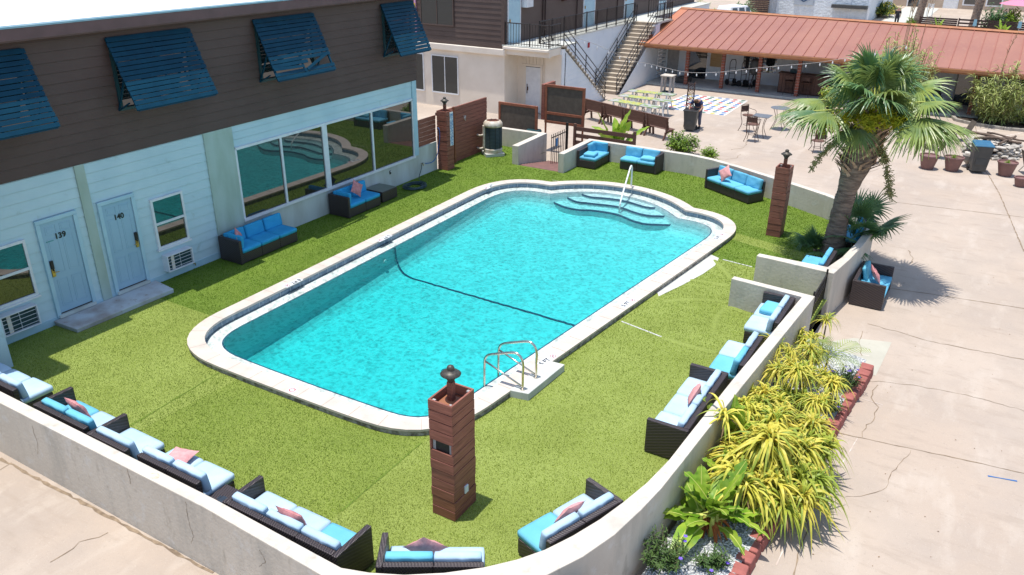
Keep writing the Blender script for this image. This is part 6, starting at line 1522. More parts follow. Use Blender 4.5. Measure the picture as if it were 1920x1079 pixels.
for rad, wd in ((.95, .13), (.58, .11)):
    pts = [(cx+rad*math.sin(k*PI/3)*.95, 85.855, cz+rad*math.cos(k*PI/3)) for k in range(7)]
    for k in range(6): hx_.bar(pts[k], pts[k+1], wd, .02, up=Vector((0, 1, 0)))
bw(hx_, 'hexagon_emblem', mat('navy_emblem', (.03, .08, .16), .5), sb)
bw(MB().box(a.x+6.2, a.x+9.4, 85.3, 86, .7, 1.0), 'awning', 'bin', st)
# far motel behind, with doors and windows
fm = thing('far_motel', 'tan motel front with white door and curtained windows behind the dark slat fence', 'building', (0, 110, FZ))
yF = 106.0
fl, fr_ = ony(1690, 0, yF), ony(1925, 0, yF)
bw(MB().box(ony(1640, 0, yF).x, 40, yF, 118, FZ, 8), 'wall', mat('tan_wall', (.50, .40, .31), .85, (.44, .35, .27), 2, 4), fm)
for (pa, pb, nm, m2) in (((1772, 0), (1793, 16), 'door', 'trim_white'), ((1811, -14), (1830, 10), 'window', 'glass_dark'), ((1855, -14), (1877, 12), 'window', 'glass_dark'), ((1705, -10), (1722, 14), 'window', 'glass_dark')):
    p, q = ony(*pa, yF), ony(*pb, yF)
    f = bw(MB().box(p.x-.1, q.x+.1, yF-.05, yF, q.z-.1, p.z+1.2), nm, 'trim_white', fm)
    if nm == 'window': bw(MB().box(p.x+.05, q.x-.05, yF-.07, yF-.051, q.z+.05, p.z+1.1), 'pane', m2, f)
    else: bw(MB().box(p.x, q.x, yF-.09, yF-.051, FZ, p.z+1.1), 'slab', m2, f)
# dark slat fence
ff = thing('dark_fence', 'dark brown horizontal slat fence beyond the red roof at upper right', 'fence', (-3, 76.5, FZ))
yD = 76.5; fa = ony(1735, 25, yD); fb_ = ony(1925, 45, yD); zt = (fa.z+fb_.z)/2-.1
for x0, x1 in ((fa.x-.3, fa.x+2.5), (fa.x+2.55, fa.x+4.6), (fa.x+4.65, fa.x+8.3), (fa.x+8.35, fa.x+14)):
    b = MB(); z = zt; k = 0; gapw = .13 if abs(x0-(fa.x+2.55)) < .01 else .025
    while z > FZ+.1: b.box(x0+.05, x1-.05, yD-.015, yD+.015, z-.13, z); z -= .13+gapw
    bw(b, 'slats', 'dark_wood', ff); bw(MB().box(x0-.05, x0+.05, yD-.06, yD+.04, FZ, zt+.05), 'post', 'dark_wood', ff)
MBp = MB().box(-11.0, -7.6, 78, 105, FZ, FZ+.02); struct(MBp.build('path', M['bare']))
# walking person in black, seen from behind
w_at = ony(1683, 30, 83.6)
wp_ = thing('person', 'person in black clothes walking away on the path beyond the red roof', 'person', (w_at.x, 83.6, FZ+.02), .1)
zs = 1.0
skin_body('body', [(0, 0, .95), (0, 0, 1.2), (0, 0, 1.42), (0, 0, 1.52), (0, .0, 1.66), (.18, 0, 1.40), (.24, .02, 1.12), (.22, -.08, .88), (-.18, 0, 1.40), (-.24, .02, 1.12), (-.22, -.08, .88), (.1, 0, .88), (.11, -.08, .5), (.11, .02, .06), (-.1, 0, .88), (-.11, .1, .5), (-.11, .0, .08)],
          [(0, 1), (1, 2), (2, 3), (3, 4), (2, 5), (5, 6), (6, 7), (2, 8), (8, 9), (9, 10), (0, 11), (11, 12), (12, 13), (0, 14), (14, 15), (15, 16)], [(.14, .11), (.14, .10), (.15, .10), .055, .095, .07, .045, .035, .07, .045, .035, .09, .065, .045, .09, .065, .045], 'skin', wp_)
skin_body('clothing', [(0, 0, .95), (0, 0, 1.2), (0, 0, 1.40), (.18, 0, 1.38), (.235, .02, 1.14), (-.18, 0, 1.38), (-.235, .02, 1.14), (.1, 0, .86), (.11, -.08, .5), (.11, .02, .12), (-.1, 0, .86), (-.11, .1, .5), (-.11, .0, .12)],
          [(0, 1), (1, 2), (2, 3), (3, 4), (2, 5), (5, 6), (0, 7), (7, 8), (8, 9), (0, 10), (10, 11), (11, 12)], [(.165, .13), (.16, .12), (.16, .11), .085, .065, .085, .065, .11, .08, .065, .11, .08, .065], 'black_cloth', wp_)
# white estate car, rear towards the camera
cw = ony(1376, 12, 75.5); car = thing('white_suv', 'white estate car parked behind the red roof beside the dark tower', 'car', (cw.x+.1, 77.0, FZ), -.45)
hb_ = MB().hexa([(-.92, -2.2, .35), (.92, -2.2, .35), (.92, 2.2, .35), (-.92, 2.2, .35)], [(-.90, -2.25, 1.05), (.90, -2.25, 1.05), (.90, 2.2, .95), (-.90, 2.2, .95)])
hb_.build('body', M['coat_white'], car, bevel=.08, seg=3)
MB().hexa([(-.88, -2.2, 1.04), (.88, -2.2, 1.04), (.88, .9, 1.0), (-.88, .9, 1.0)], [(-.74, -1.95, 1.72), (.74, -1.95, 1.72), (.74, .2, 1.74), (-.74, .2, 1.74)]).build('cabin', M['coat_white'], car, bevel=.05, seg=3)
MB().hexa([(-.70, -2.17, 1.12), (.70, -2.17, 1.12), (.70, -2.15, 1.12), (-.70, -2.15, 1.12)], [(-.62, -1.99, 1.60), (.62, -1.99, 1.60), (.62, -1.97, 1.60), (-.62, -1.97, 1.60)]).build('rear_window', M['glass_dark'], car)
for s in (-1, 1):
    for (ya, yb_) in ((-1.8, -1.05), (-.95, -.15), (-.05, .55)):
        MB().hexa([(s*.875, ya, 1.12), (s*.875, yb_, 1.12), (s*.865, yb_, 1.12), (s*.865, ya, 1.12)], [(s*.775, ya+.05, 1.60), (s*.775, yb_-.1, 1.60), (s*.765, yb_-.1, 1.60), (s*.765, ya+.05, 1.60)]).build('side_window', M['glass_dark'], car)
    MB().box(s*.82-.08, s*.82+.08, -2.29, -2.2, .8, 1.1).build('tail_light', M['red_paint'], car, bevel=.02)
    for y in (-1.4, 1.4): w_ = MB().lathe([(.2, -.11), (.33, -.1), (.34, 0), (.33, .1), (.2, .11)], 20); w_.v = [Vector((v.z+s*.86, v.x+y, v.y+.34)) for v in w_.v]; w_.build('wheel', M['rubber'], car)
dt = ony(1422, 10, 85); t = thing('palm_stump', 'thick dark palm trunk standing left of the white stucco building', 'tree', (dt.x, 85, FZ))
b = MB().lathe([(.95, 0), (.98, 1), (1.0, 3), (.95, 9)], 22); b.build('trunk', M['boots'], t)
rg_ = MB(); z = .3
while z < 8.5: rg_.lathe([(.96, z), (1.05, z+.05), (.97, z+.16)], 22); z += .2
rg_.build('bark_ring', mat('dark_bark', (.07, .045, .035), .95, (.12, .08, .06), 9, 4), t)
# pink umbrella and terrace plants
u = ony(1918, 5, 82); t = thing('parasol', 'pink parasol at the upper right corner of the photo', 'umbrella', (u.x+.3, 82, FZ))
b = MB(); ring_ = [(2.0*math.cos(k*PI/4), 2.0*math.sin(k*PI/4), u.z-FZ-.15) for k in range(8)]; b.add(ring_+[(0, 0, u.z-FZ+.55)], [(k, (k+1) % 8, 8) for k in range(8)]); b.build('canopy', M['umbrella_pink'], t); MB().tube([(0, 0, 0), (0, 0, u.z-FZ+.6)], .025, 8).build('pole', M['white_metal'], t)
tw = ony(1746, 10, 95); t = thing('patio_heater', 'small white slatted chair beside the palm trunk behind the dark fence', 'chair', (tw.x, 95, FZ))
t.name = 'white_chair'
b = MB()
for k in range(4): b.box(-.25, .25, -.28+k*.13, -.18+k*.13, tw.z-FZ-.35, tw.z-FZ-.32)
for k in range(3): b.box(-.25, .25, .24, .27, tw.z-FZ-.22+k*.12, tw.z-FZ-.14+k*.12)
for sx in (-.25, .25): b.box(sx-.025, sx+.025, -.28, -.23, 0, tw.z-FZ-.15).box(sx-.025, sx+.025, .24, .29, 0, tw.z-FZ+.15)
b.build('frame', M['white_metal'], t)
# ================================================================== PLANTS
# ---- fan palm
def fan_leaf(hub_c, az, el, L, R_, M_=19, g=.25, seed=0, droop=.38, spread=118):
    """petiole and fan of folded leaflets around its hub"""
    r = random.Random(seed); d = Vector((math.cos(az)*math.cos(el), math.sin(az)*math.cos(el), math.sin(el))); droop *= r.uniform(.8, 1.5)
    pts = [hub_c+d*L*t+Vector((0, 0, -g*t*t)) for t in (0, .35, .7, 1)]
    pet = MB(); pet.tube(pts, [.022, .016, .013, .010], 4)
    hub = pts[-1]; c = (pts[-1]-pts[-2]).normalized(); s = c.cross(Vector((0, 0, 1))); s.normalize(); n = s.cross(c)
    b = MB()
    for k in range(-M_, M_+1):
        th = math.radians(spread)*k/M_+r.uniform(-.03, .03); f = abs(k)/M_; ln = R_*(1-.22*f*f)*r.uniform(.90, 1.06)
        dr = c*math.cos(th)+s*math.sin(th)-n*(.20*f); dr.normalize(); side = dr.cross(n).normalized(); up = side.cross(dr); up = up if up.dot(n) > 0 else -up
        n0 = len(b.v); dp = droop*r.uniform(.6, 1.5)*(.6+.6*f)
        for i in range(7):
            t = i/6; p = hub+dr*ln*t+c*(.30*R_*(1-f)*0)+Vector((0, 0, -dp*max(0, t-.35)**1.8*1.9*R_)); w_ = R_*.041*(min(1, t*2.4+.06))*(1-max(0, t-.38)/.62*.88)
            b.v += [p-side*w_-up*w_*.55*(1 if t < .9 else 0), p, p+side*w_-up*w_*.55*(1 if t < .9 else 0)]
        for i in range(6): a = n0+i*3; b.f += [(a, a+1, a+4, a+3), (a+1, a+2, a+5, a+4)]
    return pet, b
palm = thing('fan_palm', 'tall leaning fan palm with ragged crown and yellow flower sprays, rising from the turf', 'palm tree', (-2.88, 21.6, 0))
TP = smooth_path([Vector(p) for p in [(0, 0, -.05), (.01, 0, .5), (.04, 0, 1.2), (.10, 0, 1.9), (.20, .02, 2.6), (.34, .05, 3.3), (.35, .08, 3.95)]], 5)
rads = [.34-.10*min(1, i/7)+max(0, min(1, (i-15)/6))*.15+.008*math.sin(i*2.1) for i in range(len(TP))]
MB().tube(TP, rads, 20).build('trunk', M['palm_trunk'], palm, smooth=True)
bt = MB(); r7 = random.Random(12)
rgs = MB()
for i in range(34):
    t = i/34*.52; idx = t*(len(TP)-1); k = int(idx); p = TP[k].lerp(TP[k+1], idx-k); rr_ = rads[k]*1.0
    rgs.tube([(p.x+(rr_+.004)*math.cos(a), p.y+(rr_+.004)*math.sin(a), p.z+.02*math.sin(a*2+i)) for a in [j*PI/10 for j in range(21)]], .008, 4, False)
rgs.build('trunk_ring', M['palm_trunk'], palm)
for k in range(150):
    t = .57+.40*k/150; idx = t*(len(TP)-1); j = int(idx); p = TP[j].lerp(TP[min(j+1, len(TP)-1)], idx-j); a = k*2.4+r7.uniform(-.2, .2); rr_ = rads[j]*.92
    u = Vector((math.cos(a), math.sin(a), 0)); s = Vector((-math.sin(a), math.cos(a), 0)); L = r7.uniform(.30, .50); tw = r7.choice((-1, 1))*.6
    a0 = p+u*rr_; m1 = a0+u*.09+Vector((0, 0, L*.42))+s*tw*L*.4; e1 = a0+u*(.18+.16*r7.random())+Vector((0, 0, L*.8))+s*tw*L*.9
    wv = .055; bt.add([a0-s*wv, a0+s*wv, m1+s*wv*.75, m1-s*wv*.75, e1+s*wv*.45, e1-s*wv*.45, a0-u*.03-s*wv, m1-u*.02], [(0, 1, 2, 3), (3, 2, 4, 5), (1, 0, 7), (0, 3, 7)])
bt.build('leaf_bases', M['boots'], palm)
CRN = Vector((.34, .08, 3.92))
specs = []; cam_az = math.atan2(-21.7, 2.5)
for k in range(27):
    t = k/26; el = math.radians(80-76*t**1.15+r7.uniform(-5, 5)); az = k*2.399+.6
    off = abs((az-cam_az+PI) % (2*PI)-PI)
    if off < 1.25 and el < .95: continue
    specs.append((az, el, .95+.30*min(1, t*1.5)+r7.uniform(-.12, .1), .92+r7.uniform(-.1, .12), .08+.20*t))
specs.append((cam_az+.05, .55, .72, 1.12, .05)); specs.append((cam_az-1.0, .12, 1.2, 1.05, .15)); specs.append((cam_az+1.0, .15, 1.2, 1.05, .15)); specs.append((cam_az+.35, .75, .8, 1.0, .1)); specs.append((cam_az-.5, .8, .8, 1.0, .1)); specs.append((cam_az-.45, -.22, .75, .80, .2)); specs.append((cam_az+.95, .02, 1.3, .95, .1)); specs.append((cam_az+1.25, .05, 1.4, 1.0, .1)); specs.append((cam_az-1.2, .05, 1.45, .95, .1)); specs.append((cam_az+1.55, .1, 1.35, 1.1, .2)); specs.append((cam_az-1.6, .12, 1.35, 1.1, .2))
for k, (az, el, L, R_, g) in enumerate(specs):
    pet, fan = fan_leaf(CRN, az, el, L, R_, 19, g, k)
    o = fan.build('frond', M['palm_leaf'] if k % 4 else M['palm_leaf_dark'], palm); pet.build('petiole', M['rib'], o)
# flower sprays
def spray(parent, base, az, el, L, drop, n, m, seed, spread=.30):
    r = random.Random(seed); b = MB(); d = Vector((math.cos(az)*math.cos(el), math.sin(az)*math.cos(el), math.sin(el)))
    P = [base+d*L*t+Vector((0, 0, -drop*t*t)) for t in [i/10 for i in range(11)]]; b.tube(P, .010, 4)
    for k in range(n):
        fi = r.uniform(2.5, 9.99); p = P[int(fi)].lerp(P[int(fi)+1], fi % 1); v = Vector((r.gauss(0, 1), r.gauss(0, 1), r.gauss(-.2, .8))).normalized()*spread*r.uniform(.4, 1); q = p+v; b.bar(p, q, .010)
        for _ in range(5): w2 = p.lerp(q, r.uniform(.3, 1)); b.bar(w2, w2+Vector((r.gauss(0, .05), r.gauss(0, .05), r.gauss(-.01, .05))), .014)
    return b.build('flower_spray', M[m], parent)
for k, (az, el, L, dr) in enumerate(((cam_az+.05, .12, .85, .25), (cam_az-.75, .12, 1.2, .30), (cam_az-.95, .05, 1.25, .35), (cam_az+.55, .25, 1.05, .28), (cam_az+.75, .12, 1.2, .30), (cam_az+.95, .1, 1.4, .35), (cam_az-.2, .25, .8, .25), (cam_az+.35, .35, .95, .22))):
    spray(palm, CRN+Vector((0, 0, -.05)), az, el, L, dr, 110, 'flower_stalk', k, .30)
spray(palm, CRN+Vector((0, 0, -.5)), cam_az+.95, -.3, 1.0, 1.2, 150, 'dry_frond', 20, .13); spray(palm, CRN+Vector((0, 0, -.3)), cam_az-1.15, -.05, 1.3, 1.1, 90, 'dry_frond', 21, .09)

def small_palm(lab, loc, n, L, R_, dark=True, seed=0, az0=0, az1=2*PI, h=.1):
    r = random.Random(seed); t = thing('small_fan_palm', lab, 'small palm', loc)
    MB().tube([(0, 0, -.05), (0, 0, h)], .06, 8).build('trunk', M['boots'], t)
    for k in range(n):
        az = az0+(az1-az0)*r.random(); el = r.uniform(.15, 1.35); pet, fan = fan_leaf(Vector((0, 0, h)), az, el, L*r.uniform(.7, 1.1), R_*r.uniform(.8, 1.1), 12, .05, seed*50+k, .16, 100)
        o = fan.build('frond', M['palm_leaf_dark'] if dark else M['palm_leaf'], t); pet.build('petiole', M['leaf_dark'], o)
small_palm('dark green young fan palm behind the leaning trunk, spilling over the curved wall', (-2.55, 22.45, 0), 17, .95, .75, True, 1, -1.8, 2.2, .25)
small_palm('little fan palm at the left foot of the leaning palm trunk', (-3.32, 21.75, 0), 12, .4, .48, True, 2, 1.2, 5.2, .05)

# ---- strap leaved plants in the bed
def strap_clump(r, n, L, wd, zc, el0=.3, el1=1.35, droop=.98):
    b = MB()
    for k in range(n):
        az = r.uniform(0, 2*PI); el = r.uniform(el0, el1); l = L*r.uniform(.6, 1.1); strap(b, Vector((r.uniform(-.05, .05), r.uniform(-.05, .05), zc+r.uniform(-.10, .06))), az, el, l, wd*r.uniform(.75, 1.2), l*droop*r.uniform(.6, 1.35), 7, .28)
    return b
def yellow_plant(lab, loc, h, heads, L, wd, seed, m='yellow_leaf', n=46, sc=1):
    r = random.Random(seed); t = thing('strap_leaf_plant', lab, 'plant', loc, 0, 'yellow green strap leaved plants in the bed')
    st = MB(); lv = MB(); lv2 = MB(); dd = MB()
    for k in range(heads):
        ox, oy = (0, 0) if k == 0 else (r.uniform(-.26, .26), r.uniform(-.28, .28)); hz = h*r.uniform(.7, 1.05)
        st.tube([(ox*.3, oy*.3, -.05), (ox*.7, oy*.7, hz*.5), (ox, oy, hz)], [.022, .018, .014], 6)
        for (bb_, nn) in ((lv, int(n*.68)), (lv2, int(n*.32))):
            q = strap_clump(r, nn, L, wd, hz, .25, 1.4); bb_.add([v+Vector((ox, oy, 0)) for v in q.v], q.f)
        q = strap_clump(r, 5, L*.45, wd*.8, hz, -.3, .8, .9); dd.add([v+Vector((ox, oy, -.04)) for v in q.v], q.f)
    st.build('stem', M['stem'], t); lv.build('foliage', M[m], t); lv2.build('foliage', M['yellow_leaf2'], t); dd.build('dry_leaves', M['dry'], t); return t
BZ = -.30
yl = [  # x, y, stem height, heads, leaf length, leaf width, material, leaves, label
 (-2.05, 16.5, .95, 1, .36, .030, 'yellow_leaf', 34, 'small upright yellow plant by the decorative gate, farthest in the bed'),
 (-2.62, 14.75, 1.0, 2, .48, .026, 'yellow_leaf', 34, 'thin stemmed yellow green plant leaning over the wall beside the armless sofa'),
 (-2.0, 15.1, .78, 2, .42, .032, 'yellow_leaf', 44, 'rounded yellow plant at the far end of the bed, beside the feathery palm'),
 (-2.0, 14.1, .82, 2, .45, .034, 'yellow_leaf', 46, 'yellow plant with drooping leaves in the middle of the far half of the bed'),
 (-1.45, 14.4, .60, 2, .44, .032, 'yellow_leaf', 40, 'yellow plant arching over the purple flowers near the last edging blocks'),
 (-1.62, 13.45, .55, 2, .44, .032, 'yellow_leaf', 40, 'low yellow plant near the white pebbles and edging blocks'),
 (-2.4, 13.3, .80, 3, .48, .036, 'yellow_leaf', 44, 'bushy yellow plant touching the wall behind the three seat sofa'),
 (-2.45, 12.3, .85, 3, .50, .036, 'yellow_leaf', 44, 'dense yellow plant beside the wall, left of the middle of the bed'),
 (-1.95, 12.6, .78, 3, .50, .038, 'yellow_leaf', 44, 'tall yellow plant at the heart of the bed'),
 (-2.02, 11.3, .95, 2, .74, .052, 'yellow_leaf', 42, 'big plant with long weeping yellow leaves, left of the bed centre'),
 (-1.60, 11.6, .78, 2, .66, .048, 'yellow_leaf', 40, 'big weeping plant with lime leaves in the middle of the bed'),
 (-1.28, 11.25, .52, 2, .62, .044, 'yellow_leaf2', 40, 'lime green strap plant spilling over the edging blocks'),
 (-1.75, 10.75, .62, 2, .68, .050, 'yellow_leaf', 42, 'yellow plant with leaves hanging down to the edging blocks'),
 (-1.45, 10.55, .40, 1, .58, .046, 'yellow_leaf2', 40, 'low lime plant, the nearest of the strap plants to the banana plant'),
 (-2.72, 11.55, 1.05, 1, .55, .046, 'yellow_leaf', 16, 'narrow upright yellow shoot standing against the wall'),
 (-2.35, 15.9, .55, 2, .42, .032, 'yellow_leaf', 40, 'yellow plant at the far end of the bed against the wall corner'),
 (-1.9, 13.75, .45, 2, .46, .036, 'yellow_leaf2', 40, 'low lime plant filling the gap in the far half of the bed'),
 (-2.45, 13.95, .9, 2, .5, .036, 'yellow_leaf', 44, 'yellow plant with brown dry centre leaning on the wall'),
 (-1.55, 12.45, .62, 2, .56, .042, 'yellow_leaf', 42, 'yellow plant arching towards the edging blocks at mid bed'),
 (-2.15, 12.0, .9, 2, .6, .044, 'yellow_leaf', 44, 'tall drooping yellow plant between the wall and the big weeping plants'),
 (-2.25, 11.05, .7, 2, .70, .050, 'yellow_leaf', 42, 'weeping yellow plant nearest the wall above the banana-like leaves'),
 (-1.35, 12.0, .5, 2, .55, .042, 'yellow_leaf2', 40, 'lime plant whose leaves reach over the blocks at mid bed'),
 (-1.2, 10.75, .45, 1, .60, .044, 'yellow_leaf', 40, 'yellow plant sprawling onto the concrete yard'),
 (-2.0, 10.35, .55, 2, .62, .050, 'yellow_leaf', 40, 'broad yellow plant right behind the large banana-like plant'),
 (-2.45, 12.9, .5, 2, .4, .036, 'yellow_leaf2', 36, 'low lime plant hidden between the wall and the tall yellow plants')]
for i, (x, y, h, hd, L, wd, m, n, lab) in enumerate(yl): yellow_plant(lab, (x, y, BZ), h*(.85+.3*rnd.random()), hd+(1 if hd > 1 else 0), L*(1.25 if L > .5 else 1.1), wd*(.95 if L > .5 else .8), 30+i, m, int(n*1.7))

# feathery young palm at the far end of the bed
t = thing('feather_palm', 'slender feather leaved palm at the far end of the planting bed', 'small palm', (-1.78, 15.35, BZ))
MB().tube([(0, 0, 0), (.02, .02, .5)], [.03, .018], 6).build('stem', M['stem'], t)
r8 = random.Random(8)
for k in range(9):
    az = k*.75+.2; el = r8.uniform(.7, 1.3); L = r8.uniform(.7, 1.05); d = Vector((math.cos(az)*math.cos(el), math.sin(az)*math.cos(el), math.sin(el))); b = MB()
    P = [Vector((.02, .02, .5))+d*L*t_+Vector((0, 0, -.42*t_*t_)) for t_ in [j/12 for j in range(13)]]; b.tube(P, [.010-.0007*j for j in range(13)], 4)
    for j in range(2, 13):
        tg = (P[min(j+1, 12)]-P[j-1]).normalized(); s = tg.cross(Vector((0, 0, 1))).normalized()
        for sg_ in (-1, 1):
            dd = (tg*.75+s*sg_*.8).normalized(); ll = .26*math.sin(PI*(j/13)**.7)+.05; a0 = P[j]; q = a0+dd*ll+Vector((0, 0, -.05)); wv = tg*.009
            b.add([a0-wv, a0+wv, a0.lerp(q, .5)+wv*1.1, q, a0.lerp(q, .5)-wv*1.1], [(0, 1, 2, 3, 4)])
    b.build('frond', M['reed_leaf'] if k % 2 else M['palm_leaf'], t)

# banana-like plants
def banana_leaf(b, rib, base, az, el, pet, L, wd, droop, r, tear=.15):
    d = Vector((math.cos(az)*math.cos(el), math.sin(az)*math.cos(el), math.sin(el))); s = Vector((-math.sin(az), math.cos(az), 0)); n = 12
    tot = pet+L; pp = lambda t: base+d*tot*t+Vector((0, 0, -droop*t**2.3))
    rib.tube([pp(i/10)+Vector((0, 0, .004)) for i in range(11)], [.016-.0012*i for i in range(11)], 5)
    tw = r.uniform(-.35, .35); n0 = len(b.v); t0 = pet/tot
    for i in range(n+1):
        u = i/n; t = t0+(1-t0)*u; p = pp(t); tg = (pp(min(1, t+.02))-pp(t-.02)).normalized(); up = s.cross(tg); up = up if up.z > 0 else -up
        w_ = wd*.5*(math.sin(PI*min(1, u**.62))**.62 if 0 < u < 1 else .02)+.002; ss = (s*math.cos(tw)+up*math.sin(tw)); uu = up*math.cos(tw)-s*math.sin(tw)
        rip = .02*math.sin(i*2.2+tw*9)
        for k, f in enumerate((-1, -.5, 0, .5, 1)):
            b.v.append(p+ss*w_*f+uu*(w_*(.42*abs(f)-.30*f*f)+(rip if abs(f) == 1 else rip*.3*abs(f))))
    for i in range(n):
        for k in range(4):
            if r.random() < tear*.35 and k in (0, 3) and i > 3: continue
            a = n0+i*5+k; b.f.append((a, a+1, a+6, a+5))
def banana(lab, loc, n, L, wd, seed, spread=(.35, 1.35), dead=5, hs=.35):
    r = random.Random(seed); t = thing('banana_plant', lab, 'plant', loc, 0, 'broad leaved banana-like plants')
    for k in range(n):
        b = MB(); rib = MB(); az = k*2.4+r.uniform(-.3, .3); el = spread[0]+(spread[1]-spread[0])*(1-k/n)+r.uniform(-.1, .1)
        ox, oy = r.uniform(-.14, .14), r.uniform(-.16, .16)
        banana_leaf(b, rib, Vector((ox, oy, hs*r.uniform(.3, 1))), az, el, .18, L*r.uniform(.75, 1.15), wd*r.uniform(.8, 1.15), L*r.uniform(.25, .6)*(1.1-el*.5), r)
        o = b.build('leaf', M['banana'], t, smooth=True); rib.build('midrib', M['rib'], o)
    st = MB()
    for k in range(5): x, y = r.uniform(-.14, .14), r.uniform(-.16, .16); st.tube([(x, y, -.05), (x, y, hs)], [.045, .03], 8)
    st.build('stem', M['rib'], t)
    if dead:
        b = MB()
        for k in range(dead*3): strap(b, Vector((r.uniform(-.15, .15), r.uniform(-.15, .15), hs*.6)), r.uniform(0, 6.3), r.uniform(-.6, .5), r.uniform(.18, .34), .07, .3, 5, .5)
        b.build('dead_leaves', M['dead_leaf'], t)
    return t
banana('large banana-like plant with broad glossy leaves at the near end of the planting bed', (-2.38, 9.85, BZ), 30, .80, .25, 5, (.05, 1.2), 7)
banana('banana-like plant with a tall upright leaf wedged between the wall and the yellow plants', (-2.70, 11.9, BZ), 6, .80, .30, 6, (.9, 1.45), 0, .55)
banana('banana-like plant half buried under the weeping yellow leaves', (-2.35, 10.75, BZ), 8, .5, .20, 7, (.3, 1.3), 5)
banana('banana-like plant behind the far low wall by the brown benches', (-12.5, 29.0, GZ), 15, 1.5, .42, 8, (.25, 1.35), 5, .55)

# low flowering shrubs
def flower_shrub(lab, loc, R_, h, n, nf, seed):
    r = random.Random(seed); t = thing('flowering_shrub', lab, 'shrub', loc, 0, 'low shrubs with purple flowers'); st = MB(); b = MB(); tips = []
    for k in range(n):
        az = r.uniform(0, 2*PI); rr_ = R_*math.sqrt(r.random()); p0 = Vector((rr_*.3*math.cos(az), rr_*.3*math.sin(az), 0)); p1 = Vector((rr_*math.cos(az), rr_*math.sin(az), h*r.uniform(.5, 1))); st.tube([p0, p0.lerp(p1, .5)+Vector((0, 0, .03)), p1], .005, 4); tips.append(p1)
        for j in range(16):
            q = p0.lerp(p1, .25+.75*j/16); a2 = j*2.4; strap(b, q, a2, r.uniform(.1, 1.0), r.uniform(.07, .14), .017, .03, 3)
    st.build('stem', M['stem'], t); b.build('leaves', M['leaf_dark'], t)
    for p in r.sample(tips, min(nf, len(tips))):
        f = MB(); 
        for k in range(5):
            a = k*2*PI/5; u = Vector((math.cos(a), math.sin(a), .3)); s = Vector((-math.sin(a), math.cos(a), 0)); c = p+Vector((0, 0, .03)); f.add([c, c+u*.02-s*.014, c+u*.036, c+u*.02+s*.014], [(0, 1, 2, 3)])
        f.build('flower', M['purple'], t)
flower_shrub('feathery green shrub with purple flowers against the wall at the near end of the bed', (-2.66, 8.75, BZ), .36, .5, 44, 3, 1)
flower_shrub('low purple flowering shrub beside the far edging blocks', (-1.38, 15.3, BZ), .34, .40, 40, 7, 2)
flower_shrub('purple flowering shrub in the white pebbles by the edging blocks', (-1.48, 14.2, BZ), .30, .34, 36, 7, 3)
flower_shrub('purple flowering shrub half under the arching yellow leaves', (-1.62, 12.9, BZ), .30, .34, 36, 5, 4)
flower_shrub('dark shrub with one purple flower between the weeping plants', (-1.55, 11.2, BZ), .32, .34, 36, 2, 5)
flower_shrub('sparse shrub seedlings on the pebbles below the banana-like plant', (-2.05, 9.1, BZ), .30, .22, 26, 2, 6)

# leafy bushes
def bush(name, lab, cat, loc, R_, h, n, leafL, leafW, m, seed, group=None, m2=None, lean=(0, 0), dr=.05):
    r = random.Random(seed); t = thing(name, lab, cat, loc, 0, group); st = MB(); b = MB(); b2 = MB()
    for k in range(n):
        az = r.uniform(0, 2*PI); rr_ = R_*r.random()**.6; z = h*r.uniform(.35, 1)*(1-.35*(rr_/R_)**2); p1 = Vector((rr_*math.cos(az)+lean[0]*z, rr_*math.sin(az)+lean[1]*z, z)); st.tube([(0, 0, 0), (p1.x*.4, p1.y*.4, z*.55), p1], [.016, .010, .004], 4)
        for j in range(15):
            q = Vector((p1.x*.4, p1.y*.4, z*.55)).lerp(p1, .1+.95*j/15)+Vector((r.gauss(0, .04), r.gauss(0, .04), r.gauss(0, .04))); strap(b if r.random() < .75 or not m2 else b2, q, r.uniform(0, 6.3), r.uniform(-.2, 1.2), leafL*r.uniform(.6, 1.2), leafW, dr, 3)
    st.build('stem', M['stem'], t); b.build('foliage', M[m], t)
    if m2: b2.build('bright_foliage', M[m2], t)
    return t
bush('leafy_shrub', 'lime green leafy shrub behind the far low wall near the stooping man', 'shrub', (-10.5, 31.0, GZ), .75, 1.05, 85, .13, .06, 'leaf_lime', 1, None, 'leaf_dark', (.0, .0))
bush('leafy_shrub', 'small lime green shrub right of the taller one behind the far low wall', 'shrub', (-9.2, 30.6, GZ), .40, .70, 34, .12, .05, 'leaf_lime', 2)
bush('croton_shrub', 'yellow and green variegated shrub below the porch eave beside the palm fronds', 'shrub', (-7.1, 43.0, GZ), .65, 1.45, 60, .22, .05, 'leaf_lime', 3, None, 'yellow_leaf')
